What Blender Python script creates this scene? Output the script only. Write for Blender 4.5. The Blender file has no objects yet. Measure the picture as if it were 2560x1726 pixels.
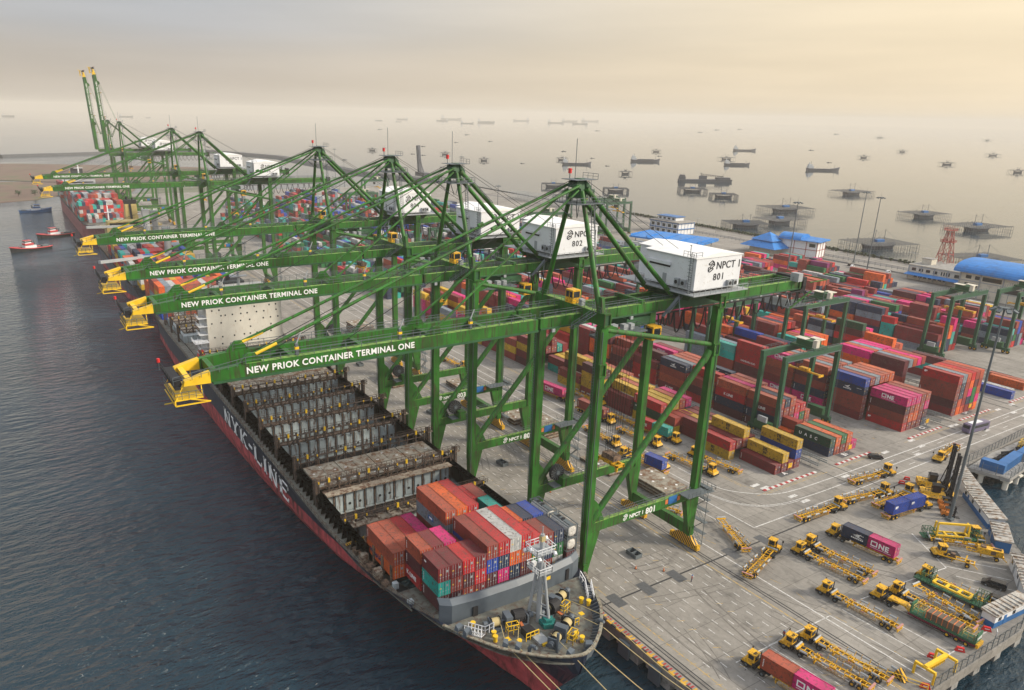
import bpy, math, random
from mathutils import Vector, Matrix
random.seed(11)
R=math.radians; PI=math.pi
sc=bpy.context.scene; COL=sc.collection
# ---------------------------------------------------------------- camera, world, sun, exposure
cam=bpy.data.cameras.new('camera'); cam_o=bpy.data.objects.new('camera',cam); COL.objects.link(cam_o)
_yaw,_pit,_rol,_F=2.586395,0.337961,0.018399,1869.022
_f=Vector((math.cos(_yaw)*math.cos(_pit),math.sin(_yaw)*math.cos(_pit),-math.sin(_pit)))
_r0=Vector((math.sin(_yaw),-math.cos(_yaw),0)); _u0=_r0.cross(_f)
_r=_r0*math.cos(_rol)+_u0*math.sin(_rol); _u=-_r0*math.sin(_rol)+_u0*math.cos(_rol)
CAM=Vector((112.604,-93.765,95.634))
cam_o.matrix_world=Matrix(((_r.x,_u.x,-_f.x,CAM.x),(_r.y,_u.y,-_f.y,CAM.y),(_r.z,_u.z,-_f.z,CAM.z),(0,0,0,1)))
cam.sensor_width=36; cam.lens=_F/2560*36
cam.shift_x=(1280-1170.1)/2560; cam.shift_y=(939.9-863)/2560
cam.clip_start=1; cam.clip_end=60000
sc.camera=cam_o
SUN_AZ=R(48); SUN_EL=R(30)
w=bpy.data.worlds.new('World'); sc.world=w; w.use_nodes=True
nt=w.node_tree; N=nt.nodes; Lk=nt.links; N.clear()
def nd(t,**k):
    n=N.new(t)
    for a,b in k.items(): setattr(n,a,b)
    return n
out=nd('ShaderNodeOutputWorld'); bg=nd('ShaderNodeBackground'); Lk.new(bg.outputs[0],out.inputs[0])
sky=nd('ShaderNodeTexSky'); sky.sky_type='NISHITA'; sky.sun_disc=False
sky.sun_elevation=SUN_EL; sky.sun_rotation=PI/2-SUN_AZ; sky.air_density=1.6; sky.dust_density=6; sky.ozone_density=1.2
tc=nd('ShaderNodeTexCoord'); sep=nd('ShaderNodeSeparateXYZ'); Lk.new(tc.outputs['Generated'],sep.inputs[0])
ramp=nd('ShaderNodeValToRGB'); Lk.new(sep.outputs['Z'],ramp.inputs[0])
e=ramp.color_ramp.elements
e[0].position=0; e[0].color=(5.7,5.1,4.35,1); e[1].position=1; e[1].color=(7.0,7.3,8.0,1)
for p,c in ((.03,(5.6,5.0,4.3,1)),(.06,(5.2,4.8,4.4,1)),(.09,(4.75,4.8,5.05,1)),(.14,(4.6,4.8,5.3,1)),(.2,(5.6,5.7,6.0,1)),(.4,(7.0,7.2,7.8,1))):
    q=e.new(p); q.color=c
# warm glow around the veiled sun, high and to the right
dv=nd('ShaderNodeVectorMath',operation='DOT_PRODUCT'); Lk.new(tc.outputs['Generated'],dv.inputs[0])
GA=R(112); dv.inputs[1].default_value=(math.cos(GA)*math.cos(R(10)),math.sin(GA)*math.cos(R(10)),math.sin(R(10)))
mr=nd('ShaderNodeMapRange'); mr.inputs[1].default_value=.55; mr.inputs[2].default_value=1.0; Lk.new(dv.outputs['Value'],mr.inputs[0])
pw=nd('ShaderNodeMath',operation='POWER'); pw.inputs[1].default_value=1.5; Lk.new(mr.outputs[0],pw.inputs[0])
glow=nd('ShaderNodeMixRGB',blend_type='MIX'); glow.inputs[2].default_value=(7.3,6.1,4.35,1); Lk.new(ramp.outputs[0],glow.inputs[1]); Lk.new(pw.outputs[0],glow.inputs[0])
# soft cloud streaks
mp=nd('ShaderNodeMapping'); mp.inputs['Scale'].default_value=(1.2,1.2,14); Lk.new(tc.outputs['Generated'],mp.inputs[0])
nz=nd('ShaderNodeTexNoise'); nz.inputs['Scale'].default_value=1.7; nz.inputs['Detail'].default_value=5; nz.inputs['Roughness'].default_value=.5; Lk.new(mp.outputs[0],nz.inputs[0])
cr=nd('ShaderNodeMapRange'); cr.inputs[1].default_value=.36; cr.inputs[2].default_value=.68; cr.inputs[3].default_value=.92; cr.inputs[4].default_value=1.05; Lk.new(nz.outputs[0],cr.inputs[0])
mc=nd('ShaderNodeVectorMath',operation='SCALE'); Lk.new(glow.outputs[0],mc.inputs[0]); Lk.new(cr.outputs[0],mc.inputs['Scale'])
dv2=nd('ShaderNodeVectorMath',operation='DOT_PRODUCT'); Lk.new(tc.outputs['Generated'],dv2.inputs[0]); dv2.inputs[1].default_value=(math.cos(SUN_AZ),math.sin(SUN_AZ),.35)
mr2=nd('ShaderNodeMapRange'); mr2.inputs[1].default_value=-1; mr2.inputs[2].default_value=1; mr2.inputs[3].default_value=.70; mr2.inputs[4].default_value=1.22; Lk.new(dv2.outputs['Value'],mr2.inputs[0])
mc2=nd('ShaderNodeVectorMath',operation='SCALE'); Lk.new(mc.outputs[0],mc2.inputs[0]); Lk.new(mr2.outputs[0],mc2.inputs['Scale']); mc=mc2
mix=nd('ShaderNodeMixRGB'); mix.inputs[0].default_value=.8; Lk.new(sky.outputs[0],mix.inputs[1]); Lk.new(mc.outputs[0],mix.inputs[2])
Lk.new(mix.outputs[0],bg.inputs[0]); bg.inputs[1].default_value=.125
sun=bpy.data.lights.new('sun','SUN'); sun.energy=3.4; sun.angle=R(9); sun.color=(1,.9,.74)
sun_o=bpy.data.objects.new('sun',sun); COL.objects.link(sun_o)
sd=Vector((math.cos(SUN_AZ)*math.cos(SUN_EL),math.sin(SUN_AZ)*math.cos(SUN_EL),math.sin(SUN_EL)))
sun_o.rotation_euler=sd.to_track_quat('Z','Y').to_euler()
sc.view_settings.view_transform='Standard'; sc.view_settings.look='None'; sc.view_settings.exposure=0.25; sc.view_settings.gamma=1
sc.view_settings.use_curve_mapping=False
sc.render.engine='CYCLES'
sc.cycles.use_denoising=True
try: sc.cycles.denoiser='OPENIMAGEDENOISE'
except Exception: pass
sc.cycles.max_bounces=5; sc.cycles.diffuse_bounces=1; sc.cycles.glossy_bounces=2; sc.cycles.volume_bounces=3; sc.cycles.transparent_max_bounces=4
sc.cycles.caustics_reflective=False; sc.cycles.caustics_refractive=False

# ---------------------------------------------------------------- materials
def mat(name,col=(.5,.5,.5),rough=.6,metal=0,var=.0,vscale=.3,bump=0,bscale=2,wear=None,wamt=.0,wscale=.5,src=None,corr=0,wdetail=6,aniso=None,spec=.5):
    """principled paint with blotchy variation, optional rust/dirt patches and corrugation bump"""
    m=bpy.data.materials.new(name); m.use_nodes=True; t=m.node_tree; n=t.nodes; l=t.links
    b=n['Principled BSDF']; b.inputs['Roughness'].default_value=rough; b.inputs['Metallic'].default_value=metal
    b.inputs['Specular IOR Level'].default_value=spec
    co=n.new('ShaderNodeTexCoord').outputs['Object']
    geo=n.new('ShaderNodeNewGeometry').outputs['Position']
    if src=='obj': c=n.new('ShaderNodeObjectInfo').outputs['Color']
    elif src=='attr':
        a=n.new('ShaderNodeAttribute'); a.attribute_name='Col'; c=a.outputs['Color']
    else:
        rgb=n.new('ShaderNodeRGB'); rgb.outputs[0].default_value=(*col,1); c=rgb.outputs[0]
    if var:
        z=n.new('ShaderNodeTexNoise'); z.inputs['Scale'].default_value=vscale; z.inputs['Detail'].default_value=5; l.new(geo,z.inputs[0])
        r=n.new('ShaderNodeMapRange'); r.inputs[1].default_value=.3; r.inputs[2].default_value=.7; r.inputs[3].default_value=1-var; r.inputs[4].default_value=1+var; l.new(z.outputs[0],r.inputs[0])
        s=n.new('ShaderNodeVectorMath'); s.operation='SCALE'; l.new(c,s.inputs[0]); l.new(r.outputs[0],s.inputs['Scale']); c=s.outputs[0]
    if wear:
        z=n.new('ShaderNodeTexNoise'); z.inputs['Scale'].default_value=wscale; z.inputs['Detail'].default_value=wdetail; z.inputs['Roughness'].default_value=.68
        if aniso:
            mpp=n.new('ShaderNodeMapping'); mpp.inputs['Scale'].default_value=aniso; l.new(geo,mpp.inputs[0]); l.new(mpp.outputs[0],z.inputs[0])
        else: l.new(geo,z.inputs[0])
        r=n.new('ShaderNodeMapRange'); r.inputs[1].default_value=1-wamt-.45; r.inputs[2].default_value=1-wamt-.30; l.new(z.outputs[0],r.inputs[0])
        x=n.new('ShaderNodeMixRGB'); x.inputs[2].default_value=(*wear,1); l.new(r.outputs[0],x.inputs[0]); l.new(c,x.inputs[1]); c=x.outputs[0]
    l.new(c,b.inputs['Base Color'])
    h=None
    if corr:
        wv=n.new('ShaderNodeTexWave'); wv.wave_type='BANDS'; wv.bands_direction='X'; wv.inputs['Scale'].default_value=corr; l.new(co,wv.inputs[0])
        h=wv.outputs[1]; amt=.06
    elif bump:
        z=n.new('ShaderNodeTexNoise'); z.inputs['Scale'].default_value=bscale; z.inputs['Detail'].default_value=6; l.new(geo,z.inputs[0]); h=z.outputs[0]; amt=bump
    if h:
        bp=n.new('ShaderNodeBump'); bp.inputs['Strength'].default_value=.9; bp.inputs['Distance'].default_value=amt; l.new(h,bp.inputs['Height']); l.new(bp.outputs[0],b.inputs['Normal'])
    return m
RUST=(.11,.05,.025)
M={}
M['green']=mat('crane_green',(.024,.135,.014),.5,var=.38,vscale=.22,wear=(.045,.045,.02),wamt=.07,wscale=1.3,aniso=(1.6,1.6,.14),spec=.35)
M['dgreen']=mat('dark_green',(.02,.085,.03),.6,var=.2)
M['rgreen']=mat('yard_crane_green',(.015,.08,.036),.55,var=.18,wear=(.02,.04,.03),wamt=.03,wscale=1.2)
M['steel']=mat('grey_steel',(.10,.12,.13),.6,var=.15)
M['lsteel']=mat('light_steel',(.32,.34,.35),.5,var=.1)
M['black']=mat('black_rubber',(.012,.012,.014),.75)
M['white']=mat('white_panel',(.72,.73,.74),.55,var=.05,vscale=.6,wear=(.5,.48,.44),wamt=-.02,wscale=1.2)
M['letw']=mat('white_lettering',(.8,.8,.78),.6)
M['letk']=mat('black_lettering',(.02,.02,.025),.6)
M['yellow']=mat('safety_yellow',(.66,.37,.012),.5,var=.15,vscale=.8,wear=(.16,.08,.03),wamt=.04,wscale=2.0)
M['byellow']=mat('bright_yellow',(.80,.50,.02),.5,var=.1,vscale=.8)
M['oyellow']=mat('truck_orange_yellow',(.74,.40,.008),.45,var=.16,vscale=1.2,wear=(.12,.06,.03),wamt=.05,wscale=3.0)
M['red']=mat('signal_red',(.6,.02,.02),.5)
M['glass']=mat('dark_glass',(.015,.02,.025),.12)
M['rust']=mat('rusty_steel',(.17,.11,.07),.85,var=.35,vscale=.8,wear=(.035,.022,.018),wamt=.10,wscale=1.4)
M['hatch']=mat('rusty_hatch_cover',(.30,.275,.22),.8,var=.3,vscale=.5,wear=(.15,.075,.035),wamt=.10,wscale=.6,bump=.02,bscale=3)
M['hold']=mat('hold_grey_paint',(.40,.46,.47),.55,var=.2,vscale=.3,wear=(.13,.07,.045),wamt=.03,wscale=1.2,aniso=(1,1,.2))
M['deck']=mat('deck_grey_green',(.15,.15,.125),.75,var=.35,vscale=.5,wear=(.09,.05,.035),wamt=.05,wscale=.8,bump=.01)
M['breaker']=mat('grey_blue_steel',(.085,.105,.125),.5,var=.15,vscale=.3)
M['navy']=mat('hull_navy',(.012,.02,.042),.45,var=.3,vscale=.25,wear=(.05,.05,.06),wamt=-.01,wscale=.6,aniso=(1,1,.15))
M['boot']=mat('hull_red',(.48,.075,.085),.6,var=.35,vscale=.35,wear=(.12,.03,.03),wamt=.08,wscale=.5,aniso=(1,1,.2))
M['cream']=mat('deckhouse_cream',(.66,.63,.55),.6,var=.06,vscale=.4,wear=(.38,.2,.08),wamt=-.04,wscale=1.1,aniso=(2.2,2.2,.35))
M['cont']=mat('container_paint',(.5,.5,.5),.55,var=.2,vscale=.35,wear=(.09,.05,.04),wamt=.03,wscale=1.6,src='obj',corr=3.6)
M['cdoor']=mat('container_door_paint',(.5,.5,.5),.55,var=.25,vscale=1.2,src='obj')
M['stuff']=mat('stacked_container_paint',(.5,.5,.5),.6,var=.22,vscale=.3,wear=(.10,.06,.05),wamt=.02,wscale=1.2,src='attr')
M['blue']=mat('roof_blue',(.01,.19,.55),.5,var=.12,vscale=.15,wear=(.02,.13,.36),wamt=.05,wscale=.25)
M['dblue']=mat('paint_blue',(.015,.12,.33),.5,var=.15)
M['wall']=mat('plaster_cream',(.60,.56,.46),.8,var=.1,vscale=.3,wear=(.4,.36,.3),wamt=.02,wscale=.5)
M['conc']=mat('concrete_grey',(.30,.29,.27),.85,var=.18,vscale=.4,wear=(.17,.16,.15),wamt=.06,wscale=.5)
M['rroof']=mat('weathered_roof',(.42,.40,.36),.75,var=.2,vscale=.7,wear=(.20,.13,.08),wamt=.08,wscale=.9)
M['bamboo']=mat('weathered_bamboo',(.13,.135,.14),.85,var=.3,vscale=.5)
M['shull']=mat('far_hull',(.045,.055,.075),.6,var=.2,vscale=.1)
M['shouse']=mat('far_house',(.50,.52,.53),.6)
M['leaf']=mat('hedge_leaves',(.035,.055,.02),.8,var=.4,vscale=.8,bump=.2)
M['rope']=mat('mooring_rope',(.45,.36,.17),.8)
M['teal']=mat('teal_net',(.01,.16,.14),.7,var=.3,vscale=3)
M['skin']=mat('skin',(.25,.13,.08),.6)
M['maroonp']=mat('funnel_maroon',(.14,.01,.03),.5)
M['car']=mat('car_black',(.012,.013,.016),.15)
M['purple']=mat('bus_purple',(.14,.12,.20),.3)
M['mud']=mat('mud',(.15,.095,.07),.9,var=.3,vscale=.02,wear=(.10,.10,.05),wamt=.06,wscale=.02)
M['rock']=mat('breakwater_rock',(.06,.065,.07),.9,var=.4,vscale=.3,bump=.5,bscale=.5)
M['tred']=mat('tower_red',(.30,.05,.04),.7)
M['pinkl']=mat('pink_lettering',(.5,.02,.2),.6)
M['red2']=mat('tug_red',(.5,.04,.05),.6)
M['frust']=mat('orange_steel',(.55,.16,.05),.6,var=.2)
# striped material (yellow/black diagonals) for bogies
def striped(name,c1,c2,period):
    m=bpy.data.materials.new(name); m.use_nodes=True; t=m.node_tree; n=t.nodes; l=t.links; b=n['Principled BSDF']; b.inputs['Roughness'].default_value=.55
    co=n.new('ShaderNodeTexCoord'); sp=n.new('ShaderNodeSeparateXYZ'); l.new(co.outputs['Object'],sp.inputs[0])
    a=n.new('ShaderNodeMath'); a.operation='ADD'; l.new(sp.outputs['X'],a.inputs[0]); l.new(sp.outputs['Z'],a.inputs[1])
    a2=n.new('ShaderNodeMath'); a2.operation='ADD'; l.new(a.outputs[0],a2.inputs[0]); l.new(sp.outputs['Y'],a2.inputs[1])
    d=n.new('ShaderNodeMath'); d.operation='DIVIDE'; d.inputs[1].default_value=period; l.new(a2.outputs[0],d.inputs[0])
    fr=n.new('ShaderNodeMath'); fr.operation='FRACT'; l.new(d.outputs[0],fr.inputs[0])
    gt=n.new('ShaderNodeMath'); gt.operation='GREATER_THAN'; gt.inputs[1].default_value=.5; l.new(fr.outputs[0],gt.inputs[0])
    x=n.new('ShaderNodeMixRGB'); x.inputs[1].default_value=(*c1,1); x.inputs[2].default_value=(*c2,1); l.new(gt.outputs[0],x.inputs[0]); l.new(x.outputs[0],b.inputs['Base Color'])
    return m
M['stripe']=striped('yellow_black_stripe',(.72,.38,.02),(.02,.02,.02),.9)
# quay concrete
def quay_mat():
    m=bpy.data.materials.new('quay_concrete'); m.use_nodes=True; t=m.node_tree; n=t.nodes; l=t.links; b=n['Principled BSDF']; b.inputs['Roughness'].default_value=.82
    b.inputs['Specular IOR Level'].default_value=.3
    g=n.new('ShaderNodeNewGeometry').outputs['Position']
    def noise(s,d=6,ro=.6,an=None):
        z=n.new('ShaderNodeTexNoise'); z.inputs['Scale'].default_value=s; z.inputs['Detail'].default_value=d; z.inputs['Roughness'].default_value=ro
        if an:
            mm=n.new('ShaderNodeMapping'); mm.inputs['Scale'].default_value=an; l.new(g,mm.inputs[0]); l.new(mm.outputs[0],z.inputs[0])
        else: l.new(g,z.inputs[0])
        return z.outputs[0]
    def rng(s,a,c,d,e):
        r=n.new('ShaderNodeMapRange'); r.inputs[1].default_value=a; r.inputs[2].default_value=c; r.inputs[3].default_value=d; r.inputs[4].default_value=e; l.new(s,r.inputs[0]); return r.outputs[0]
    def mul(a,c):
        x=n.new('ShaderNodeMath'); x.operation='MULTIPLY'; l.new(a,x.inputs[0]); l.new(c,x.inputs[1]); return x.outputs[0]
    v=rng(noise(.045,4),.3,.7,.80,1.18)
    v=mul(v,rng(noise(.9,8,.7),.3,.7,.84,1.14))
    v=mul(v,rng(noise(.3,8,.72,(.12,1,1)),.52,.74,1,.62)); v=mul(v,rng(noise(.35,8,.7,(1,.2,1)),.57,.75,1,.72)); v=mul(v,rng(noise(2.2,3,.5),.66,.72,1,.62))       # tyre-worn streaks along the quay
    v=mul(v,rng(noise(.13,6,.65),.56,.70,1,.55))                   # oil-dark patches
    br=n.new('ShaderNodeTexBrick'); br.inputs['Scale'].default_value=1; br.inputs['Brick Width'].default_value=8; br.inputs['Row Height'].default_value=5; br.inputs['Mortar Size'].default_value=.06; br.offset=0
    br.inputs['Color1'].default_value=(1,1,1,1); br.inputs['Color2'].default_value=(.86,.86,.86,1); br.inputs['Mortar'].default_value=(.5,.5,.5,1); l.new(g,br.inputs[0])
    sepc=n.new('ShaderNodeSeparateColor'); l.new(br.outputs[0],sepc.inputs[0]); v=mul(v,sepc.outputs[0])
    rgb=n.new('ShaderNodeRGB'); rgb.outputs[0].default_value=(.285,.265,.235,1)
    s=n.new('ShaderNodeVectorMath'); s.operation='SCALE'; l.new(rgb.outputs[0],s.inputs[0]); l.new(v,s.inputs['Scale']); l.new(s.outputs[0],b.inputs['Base Color'])
    return m
M['quay']=quay_mat()
def water_mat():
    m=bpy.data.materials.new('sea_water'); m.use_nodes=True; t=m.node_tree; n=t.nodes; l=t.links; b=n['Principled BSDF']
    b.inputs['Base Color'].default_value=(.008,.028,.045,1); b.inputs['Roughness'].default_value=.04; b.inputs['IOR'].default_value=1.33
    g=n.new('ShaderNodeNewGeometry').outputs['Position']
    def noise(s,d,an,rot=0):
        mm=n.new('ShaderNodeMapping'); mm.inputs['Scale'].default_value=an; mm.inputs['Rotation'].default_value=(0,0,rot); l.new(g,mm.inputs[0])
        z=n.new('ShaderNodeTexNoise'); z.inputs['Scale'].default_value=s; z.inputs['Detail'].default_value=d; z.inputs['Roughness'].default_value=.55; l.new(mm.outputs[0],z.inputs[0]); return z.outputs[0]
    a=noise(.42,5,(1,.45,1),R(58)); c=noise(.07,3,(1,.5,1),R(40)); big=noise(.006,3,(1,.6,1),R(50))
    r=n.new('ShaderNodeMapRange'); r.inputs[1].default_value=.35; r.inputs[2].default_value=.7; r.inputs[3].default_value=.18; r.inputs[4].default_value=1.35; l.new(big,r.inputs[0])
    x=n.new('ShaderNodeMath'); x.operation='MULTIPLY'; l.new(a,x.inputs[0]); l.new(r.outputs[0],x.inputs[1])
    ad=n.new('ShaderNodeMath'); ad.operation='MULTIPLY_ADD'; ad.inputs[1].default_value=.7; l.new(c,ad.inputs[0]); l.new(x.outputs[0],ad.inputs[2])
    sp=n.new('ShaderNodeSeparateXYZ'); l.new(g,sp.inputs[0]); ry=n.new('ShaderNodeMapRange'); ry.inputs[1].default_value=20; ry.inputs[2].default_value=420; ry.inputs[3].default_value=1; ry.inputs[4].default_value=.07; l.new(sp.outputs['Y'],ry.inputs[0])
    rx_=n.new('ShaderNodeMapRange'); rx_.inputs[1].default_value=-260; rx_.inputs[2].default_value=-900; rx_.inputs[3].default_value=1; rx_.inputs[4].default_value=.12; l.new(sp.outputs['X'],rx_.inputs[0])
    mm2=n.new('ShaderNodeMath'); mm2.operation='MULTIPLY'; l.new(ry.outputs[0],mm2.inputs[0]); l.new(rx_.outputs[0],mm2.inputs[1]); mm3=n.new('ShaderNodeMath'); mm3.operation='MULTIPLY'; l.new(mm2.outputs[0],mm3.inputs[0]); l.new(ad.outputs[0],mm3.inputs[1]); ad=mm3
    bp=n.new('ShaderNodeBump'); bp.inputs['Strength'].default_value=1; bp.inputs['Distance'].default_value=2.7; l.new(ad.outputs[0],bp.inputs['Height']); l.new(bp.outputs[0],b.inputs['Normal'])
    return m
M['sea']=water_mat()

# ---------------------------------------------------------------- mesh helpers
class MB:
    def __init__(s): s.v=[]; s.f=[]; s.m=[]; s.c=None
    def add(s,vs,fs,m=0):
        o=len(s.v); s.v+=[tuple(p) for p in vs]; s.f+=[tuple(i+o for i in q) for q in fs]; s.m+=[m]*len(fs); return s
    def box(s,x0,x1,y0,y1,z0,z1,m=0):
        return s.add([(x0,y0,z0),(x1,y0,z0),(x1,y1,z0),(x0,y1,z0),(x0,y0,z1),(x1,y0,z1),(x1,y1,z1),(x0,y1,z1)],
            [(0,3,2,1),(4,5,6,7),(0,1,5,4),(1,2,6,5),(2,3,7,6),(3,0,4,7)],m)
    def hexa(s,lo,hi,m=0):  # 4 low points ccw, 4 high points
        return s.add(list(lo)+list(hi),[(0,3,2,1),(4,5,6,7),(0,1,5,4),(1,2,6,5),(2,3,7,6),(3,0,4,7)],m)
    def beam(s,a,b,w=.1,h=None,m=0,up=(0,0,1)):
        h=h or w; a=Vector(a); b=Vector(b); d=(b-a)
        if d.length<1e-6: return s
        d.normalize(); u=Vector(up)
        if abs(d.dot(u))>.98: u=Vector((1,0,0))
        r=d.cross(u).normalized()*w/2; q=r.cross(d).normalized()*h/2
        return s.add([a-r-q,a+r-q,a+r+q,a-r+q,b-r-q,b+r-q,b+r+q,b-r+q],[(0,1,2,3),(7,6,5,4),(0,4,5,1),(1,5,6,2),(2,6,7,3),(3,7,4,0)],m)
    def tube(s,a,b,r=.1,n=8,m=0,r2=None):
        r2=r if r2 is None else r2; a=Vector(a); b=Vector(b); d=(b-a).normalized(); u=Vector((0,0,1)) if abs(d.z)<.95 else Vector((1,0,0))
        x=d.cross(u).normalized(); y=d.cross(x)
        vs=[a+(x*math.cos(2*PI*i/n)+y*math.sin(2*PI*i/n))*r for i in range(n)]+[b+(x*math.cos(2*PI*i/n)+y*math.sin(2*PI*i/n))*r2 for i in range(n)]
        return s.add(vs,[(i,(i+1)%n,n+(i+1)%n,n+i) for i in range(n)]+[tuple(range(n-1,-1,-1)),tuple(range(n,2*n))],m)
    def path(s,pts,r=.05,n=5,m=0):
        for a,b in zip(pts,pts[1:]): s.tube(a,b,r,n,m)
        return s
    def prism(s,poly,z0,z1,m=0):  # poly xy ccw
        n=len(poly); return s.add([(x,y,z0) for x,y in poly]+[(x,y,z1) for x,y in poly],[tuple(range(n-1,-1,-1)),tuple(range(n,2*n))]+[(i,(i+1)%n,n+(i+1)%n,n+i) for i in range(n)],m)
    def prof(s,pts,y0,y1,m=0): # polygon in xz extruded along y
        n=len(pts); return s.add([(x,y0,z) for x,z in pts]+[(x,y1,z) for x,z in pts],[tuple(range(n)),tuple(range(2*n-1,n-1,-1))]+[(i,n+i,n+(i+1)%n,(i+1)%n) for i in range(n)],m)
    def profx(s,pts,x0,x1,m=0): # polygon in yz extruded along x
        n=len(pts); return s.add([(x0,y,z) for y,z in pts]+[(x1,y,z) for y,z in pts],[tuple(range(n-1,-1,-1)),tuple(range(n,2*n))]+[(i,(i+1)%n,n+(i+1)%n,n+i) for i in range(n)],m)
    def quad(s,a,b,c,d,m=0): return s.add([a,b,c,d],[(0,1,2,3)],m)
    def rail(s,pts,h=1.1,sp=2.2,w=.06,m=0):
        for a,b in zip(pts,pts[1:]):
            a=Vector(a); b=Vector(b); L=(b-a).length; k=max(1,int(L/sp)); up=Vector((0,0,h))
            for i in range(k+1): p=a+(b-a)*i/k; s.beam(p,p+up,w,m=m)
            s.beam(a+up,b+up,w,m=m); s.beam(a+up*.5,b+up*.5,w*.7,m=m)
        return s
    def ladder(s,a,b,wd=.8,st=.5,r=.07,m=0,side=(1,0,0)):
        a=Vector(a); b=Vector(b); sd_=Vector(side).normalized()*wd/2
        s.beam(a-sd_,b-sd_,r,m=m); s.beam(a+sd_,b+sd_,r,m=m); k=max(2,int((b-a).length/st))
        for i in range(k+1): p=a+(b-a)*i/k; s.beam(p-sd_,p+sd_,r*.8,m=m)
        return s
    def wheel(s,x,y,z,r,w,m=0,m2=1,n=14,ax=(0,1,0)):
        a=Vector(ax)*w/2; c=Vector((x,y,z)); s.tube(c-a,c+a,r,n,m); s.tube(c-a*1.06,c+a*1.06,r*.5,n,m2); return s
    def mesh(s,name,mats):
        me=bpy.data.meshes.new(name); me.from_pydata(s.v,[],s.f); me.update()
        for k in (mats if isinstance(mats,(list,tuple)) else [mats]): me.materials.append(M[k] if isinstance(k,str) else k)
        if any(s.m): me.polygons.foreach_set('material_index',s.m)
        if s.c: 
            a=me.color_attributes.new('Col','FLOAT_COLOR','CORNER'); buf=[]
            for f,c in zip(s.f,s.c): buf+=[*c,1.0]*len(f)
            a.data.foreach_set('color',buf)
        return me
    def build(s,name,mats,parent=None,loc=(0,0,0),rz=0):
        return obj(name,s.mesh(name,mats),parent,loc,rz)
def obj(name,me,parent=None,loc=(0,0,0),rz=0):
    o=bpy.data.objects.new(name,me); COL.objects.link(o); o.location=loc; o.rotation_euler=(0,0,rz)
    if parent: o.parent=parent
    return o
def tag(o,label,cat,group=None):
    o['label']=label; o['category']=cat
    if group: o['group']=group
    return o
def empty(name,loc=(0,0,0),rz=0):
    o=bpy.data.objects.new(name,None); COL.objects.link(o); o.location=loc; o.rotation_euler=(0,0,rz); o.empty_display_size=.5; return o
KIDS={}
def copy_tree(o,parent=None):
    c=o.copy(); COL.objects.link(c)
    if parent: c.parent=parent
    for k in list(o.children): copy_tree(k,c)
    return c
def struct(o): o['kind']='structure'; return o
_txt={}
def text_mesh(s,size,mk,off=0.0,depth=.03,sp=1.0,align='LEFT'):
    k=(s,size,mk,off,depth,sp,align)
    if k in _txt: return _txt[k]
    cu=bpy.data.curves.new('t','FONT'); cu.body=s; cu.size=size; cu.offset=off; cu.extrude=depth; cu.space_character=sp; cu.align_x=align; cu.resolution_u=3
    o=bpy.data.objects.new('t',cu); COL.objects.link(o); dg=bpy.context.evaluated_depsgraph_get(); dg.update()
    me=bpy.data.meshes.new_from_object(o.evaluated_get(dg)); me.materials.clear(); me.materials.append(M[mk])
    bpy.data.objects.remove(o); bpy.data.curves.remove(cu); me.name='lettering'; _txt[k]=me; return me
ROT_PX=Matrix(((0,0,1),(1,0,0),(0,1,0)))   # reads along +y on a face looking to +x
ROT_NY=Matrix(((1,0,0),(0,0,-1),(0,1,0)))  # reads along +x on a face looking to -y
def letter(s,size,mk,parent,loc,rot,off=0,sp=1.0,align='LEFT',name='lettering',depth=.03,sx=1):
    o=obj(name,text_mesh(s,size,mk,off,depth,sp,align),parent,loc); o.rotation_euler=rot.to_euler()
    if sx!=1: o.scale=(sx,1,1)
    return o
def emblem(parent,loc,rot,s,mk):
    b=MB(); t=.13
    def rh(cx,cy):
        P=[(cx-.5,cy-.12),(cx+.18,cy+.3),(cx+.5,cy+.12),(cx-.18,cy-.3)]
        for i in range(4):
            a=P[i]; c=P[(i+1)%4]; b.beam((a[0]*s,a[1]*s,0),(c[0]*s,c[1]*s,0),t*s,.06)
    rh(-.12,.5); rh(.1,0); rh(-.12,-.5)
    b.beam((.42*s,.6*s,0),(.62*s,.1*s,0),t*s,.06); b.beam((-.62*s,-.1*s,0),(-.64*s,-.6*s,0),t*s,.06)
    o=b.build('emblem',mk,parent,loc); o.rotation_euler=rot.to_euler(); return o

# ================================================================ setting
n_=96; pts=[(CAM.x+15500*math.cos(2*PI*i/n_),CAM.y+15500*math.sin(2*PI*i/n_)) for i in range(n_)]
sea=MB().add([(x,y,-4) for x,y in pts],[tuple(range(n_))]).build('sea_water','sea'); struct(sea)
QP=[(-845,-3.5),(65.5,-3.5),(65.5,67),(62,80),(53.5,97),(36.8,113.5),(21.5,130),(19.6,150),(17.8,180),(14,260),(10,340),(-10,400),(-60,446),(-165,451),(-244,456),(-358,460),(-480,461),(-674,464),(-845,470)]
b=MB().prism(QP,-2.0,0); 
struct(b.build('quay','quay'))
b=MB()
x=-300
while x<66:   # piers and cross beams under the quay deck
    b.box(x,x+2.6,-3.3,4,-7,-2.003); b.box(x+3.6,x+4.6,-2.2,4,-7,-2.004); x+=8.2
for i in range(9): b.box(61.5,65.2,2+i*8,4.4+i*8,-7,-2.003)
b.box(-845,60,5,7,-7,-2.003); b.box(52,54,6,60,-7,-2.003)
for (p,q) in zip(QP[2:13],QP[3:14]):
    v=Vector((q[0]-p[0],q[1]-p[1])); L=v.length; v/=L
    b.beam((p[0]-v.y*1.2,p[1]+v.x*1.2,-4.5),(q[0]-v.y*1.2,q[1]+v.x*1.2,-4.5),1.6,4.99)
struct(b.build('quay_wall','conc'))
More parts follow.
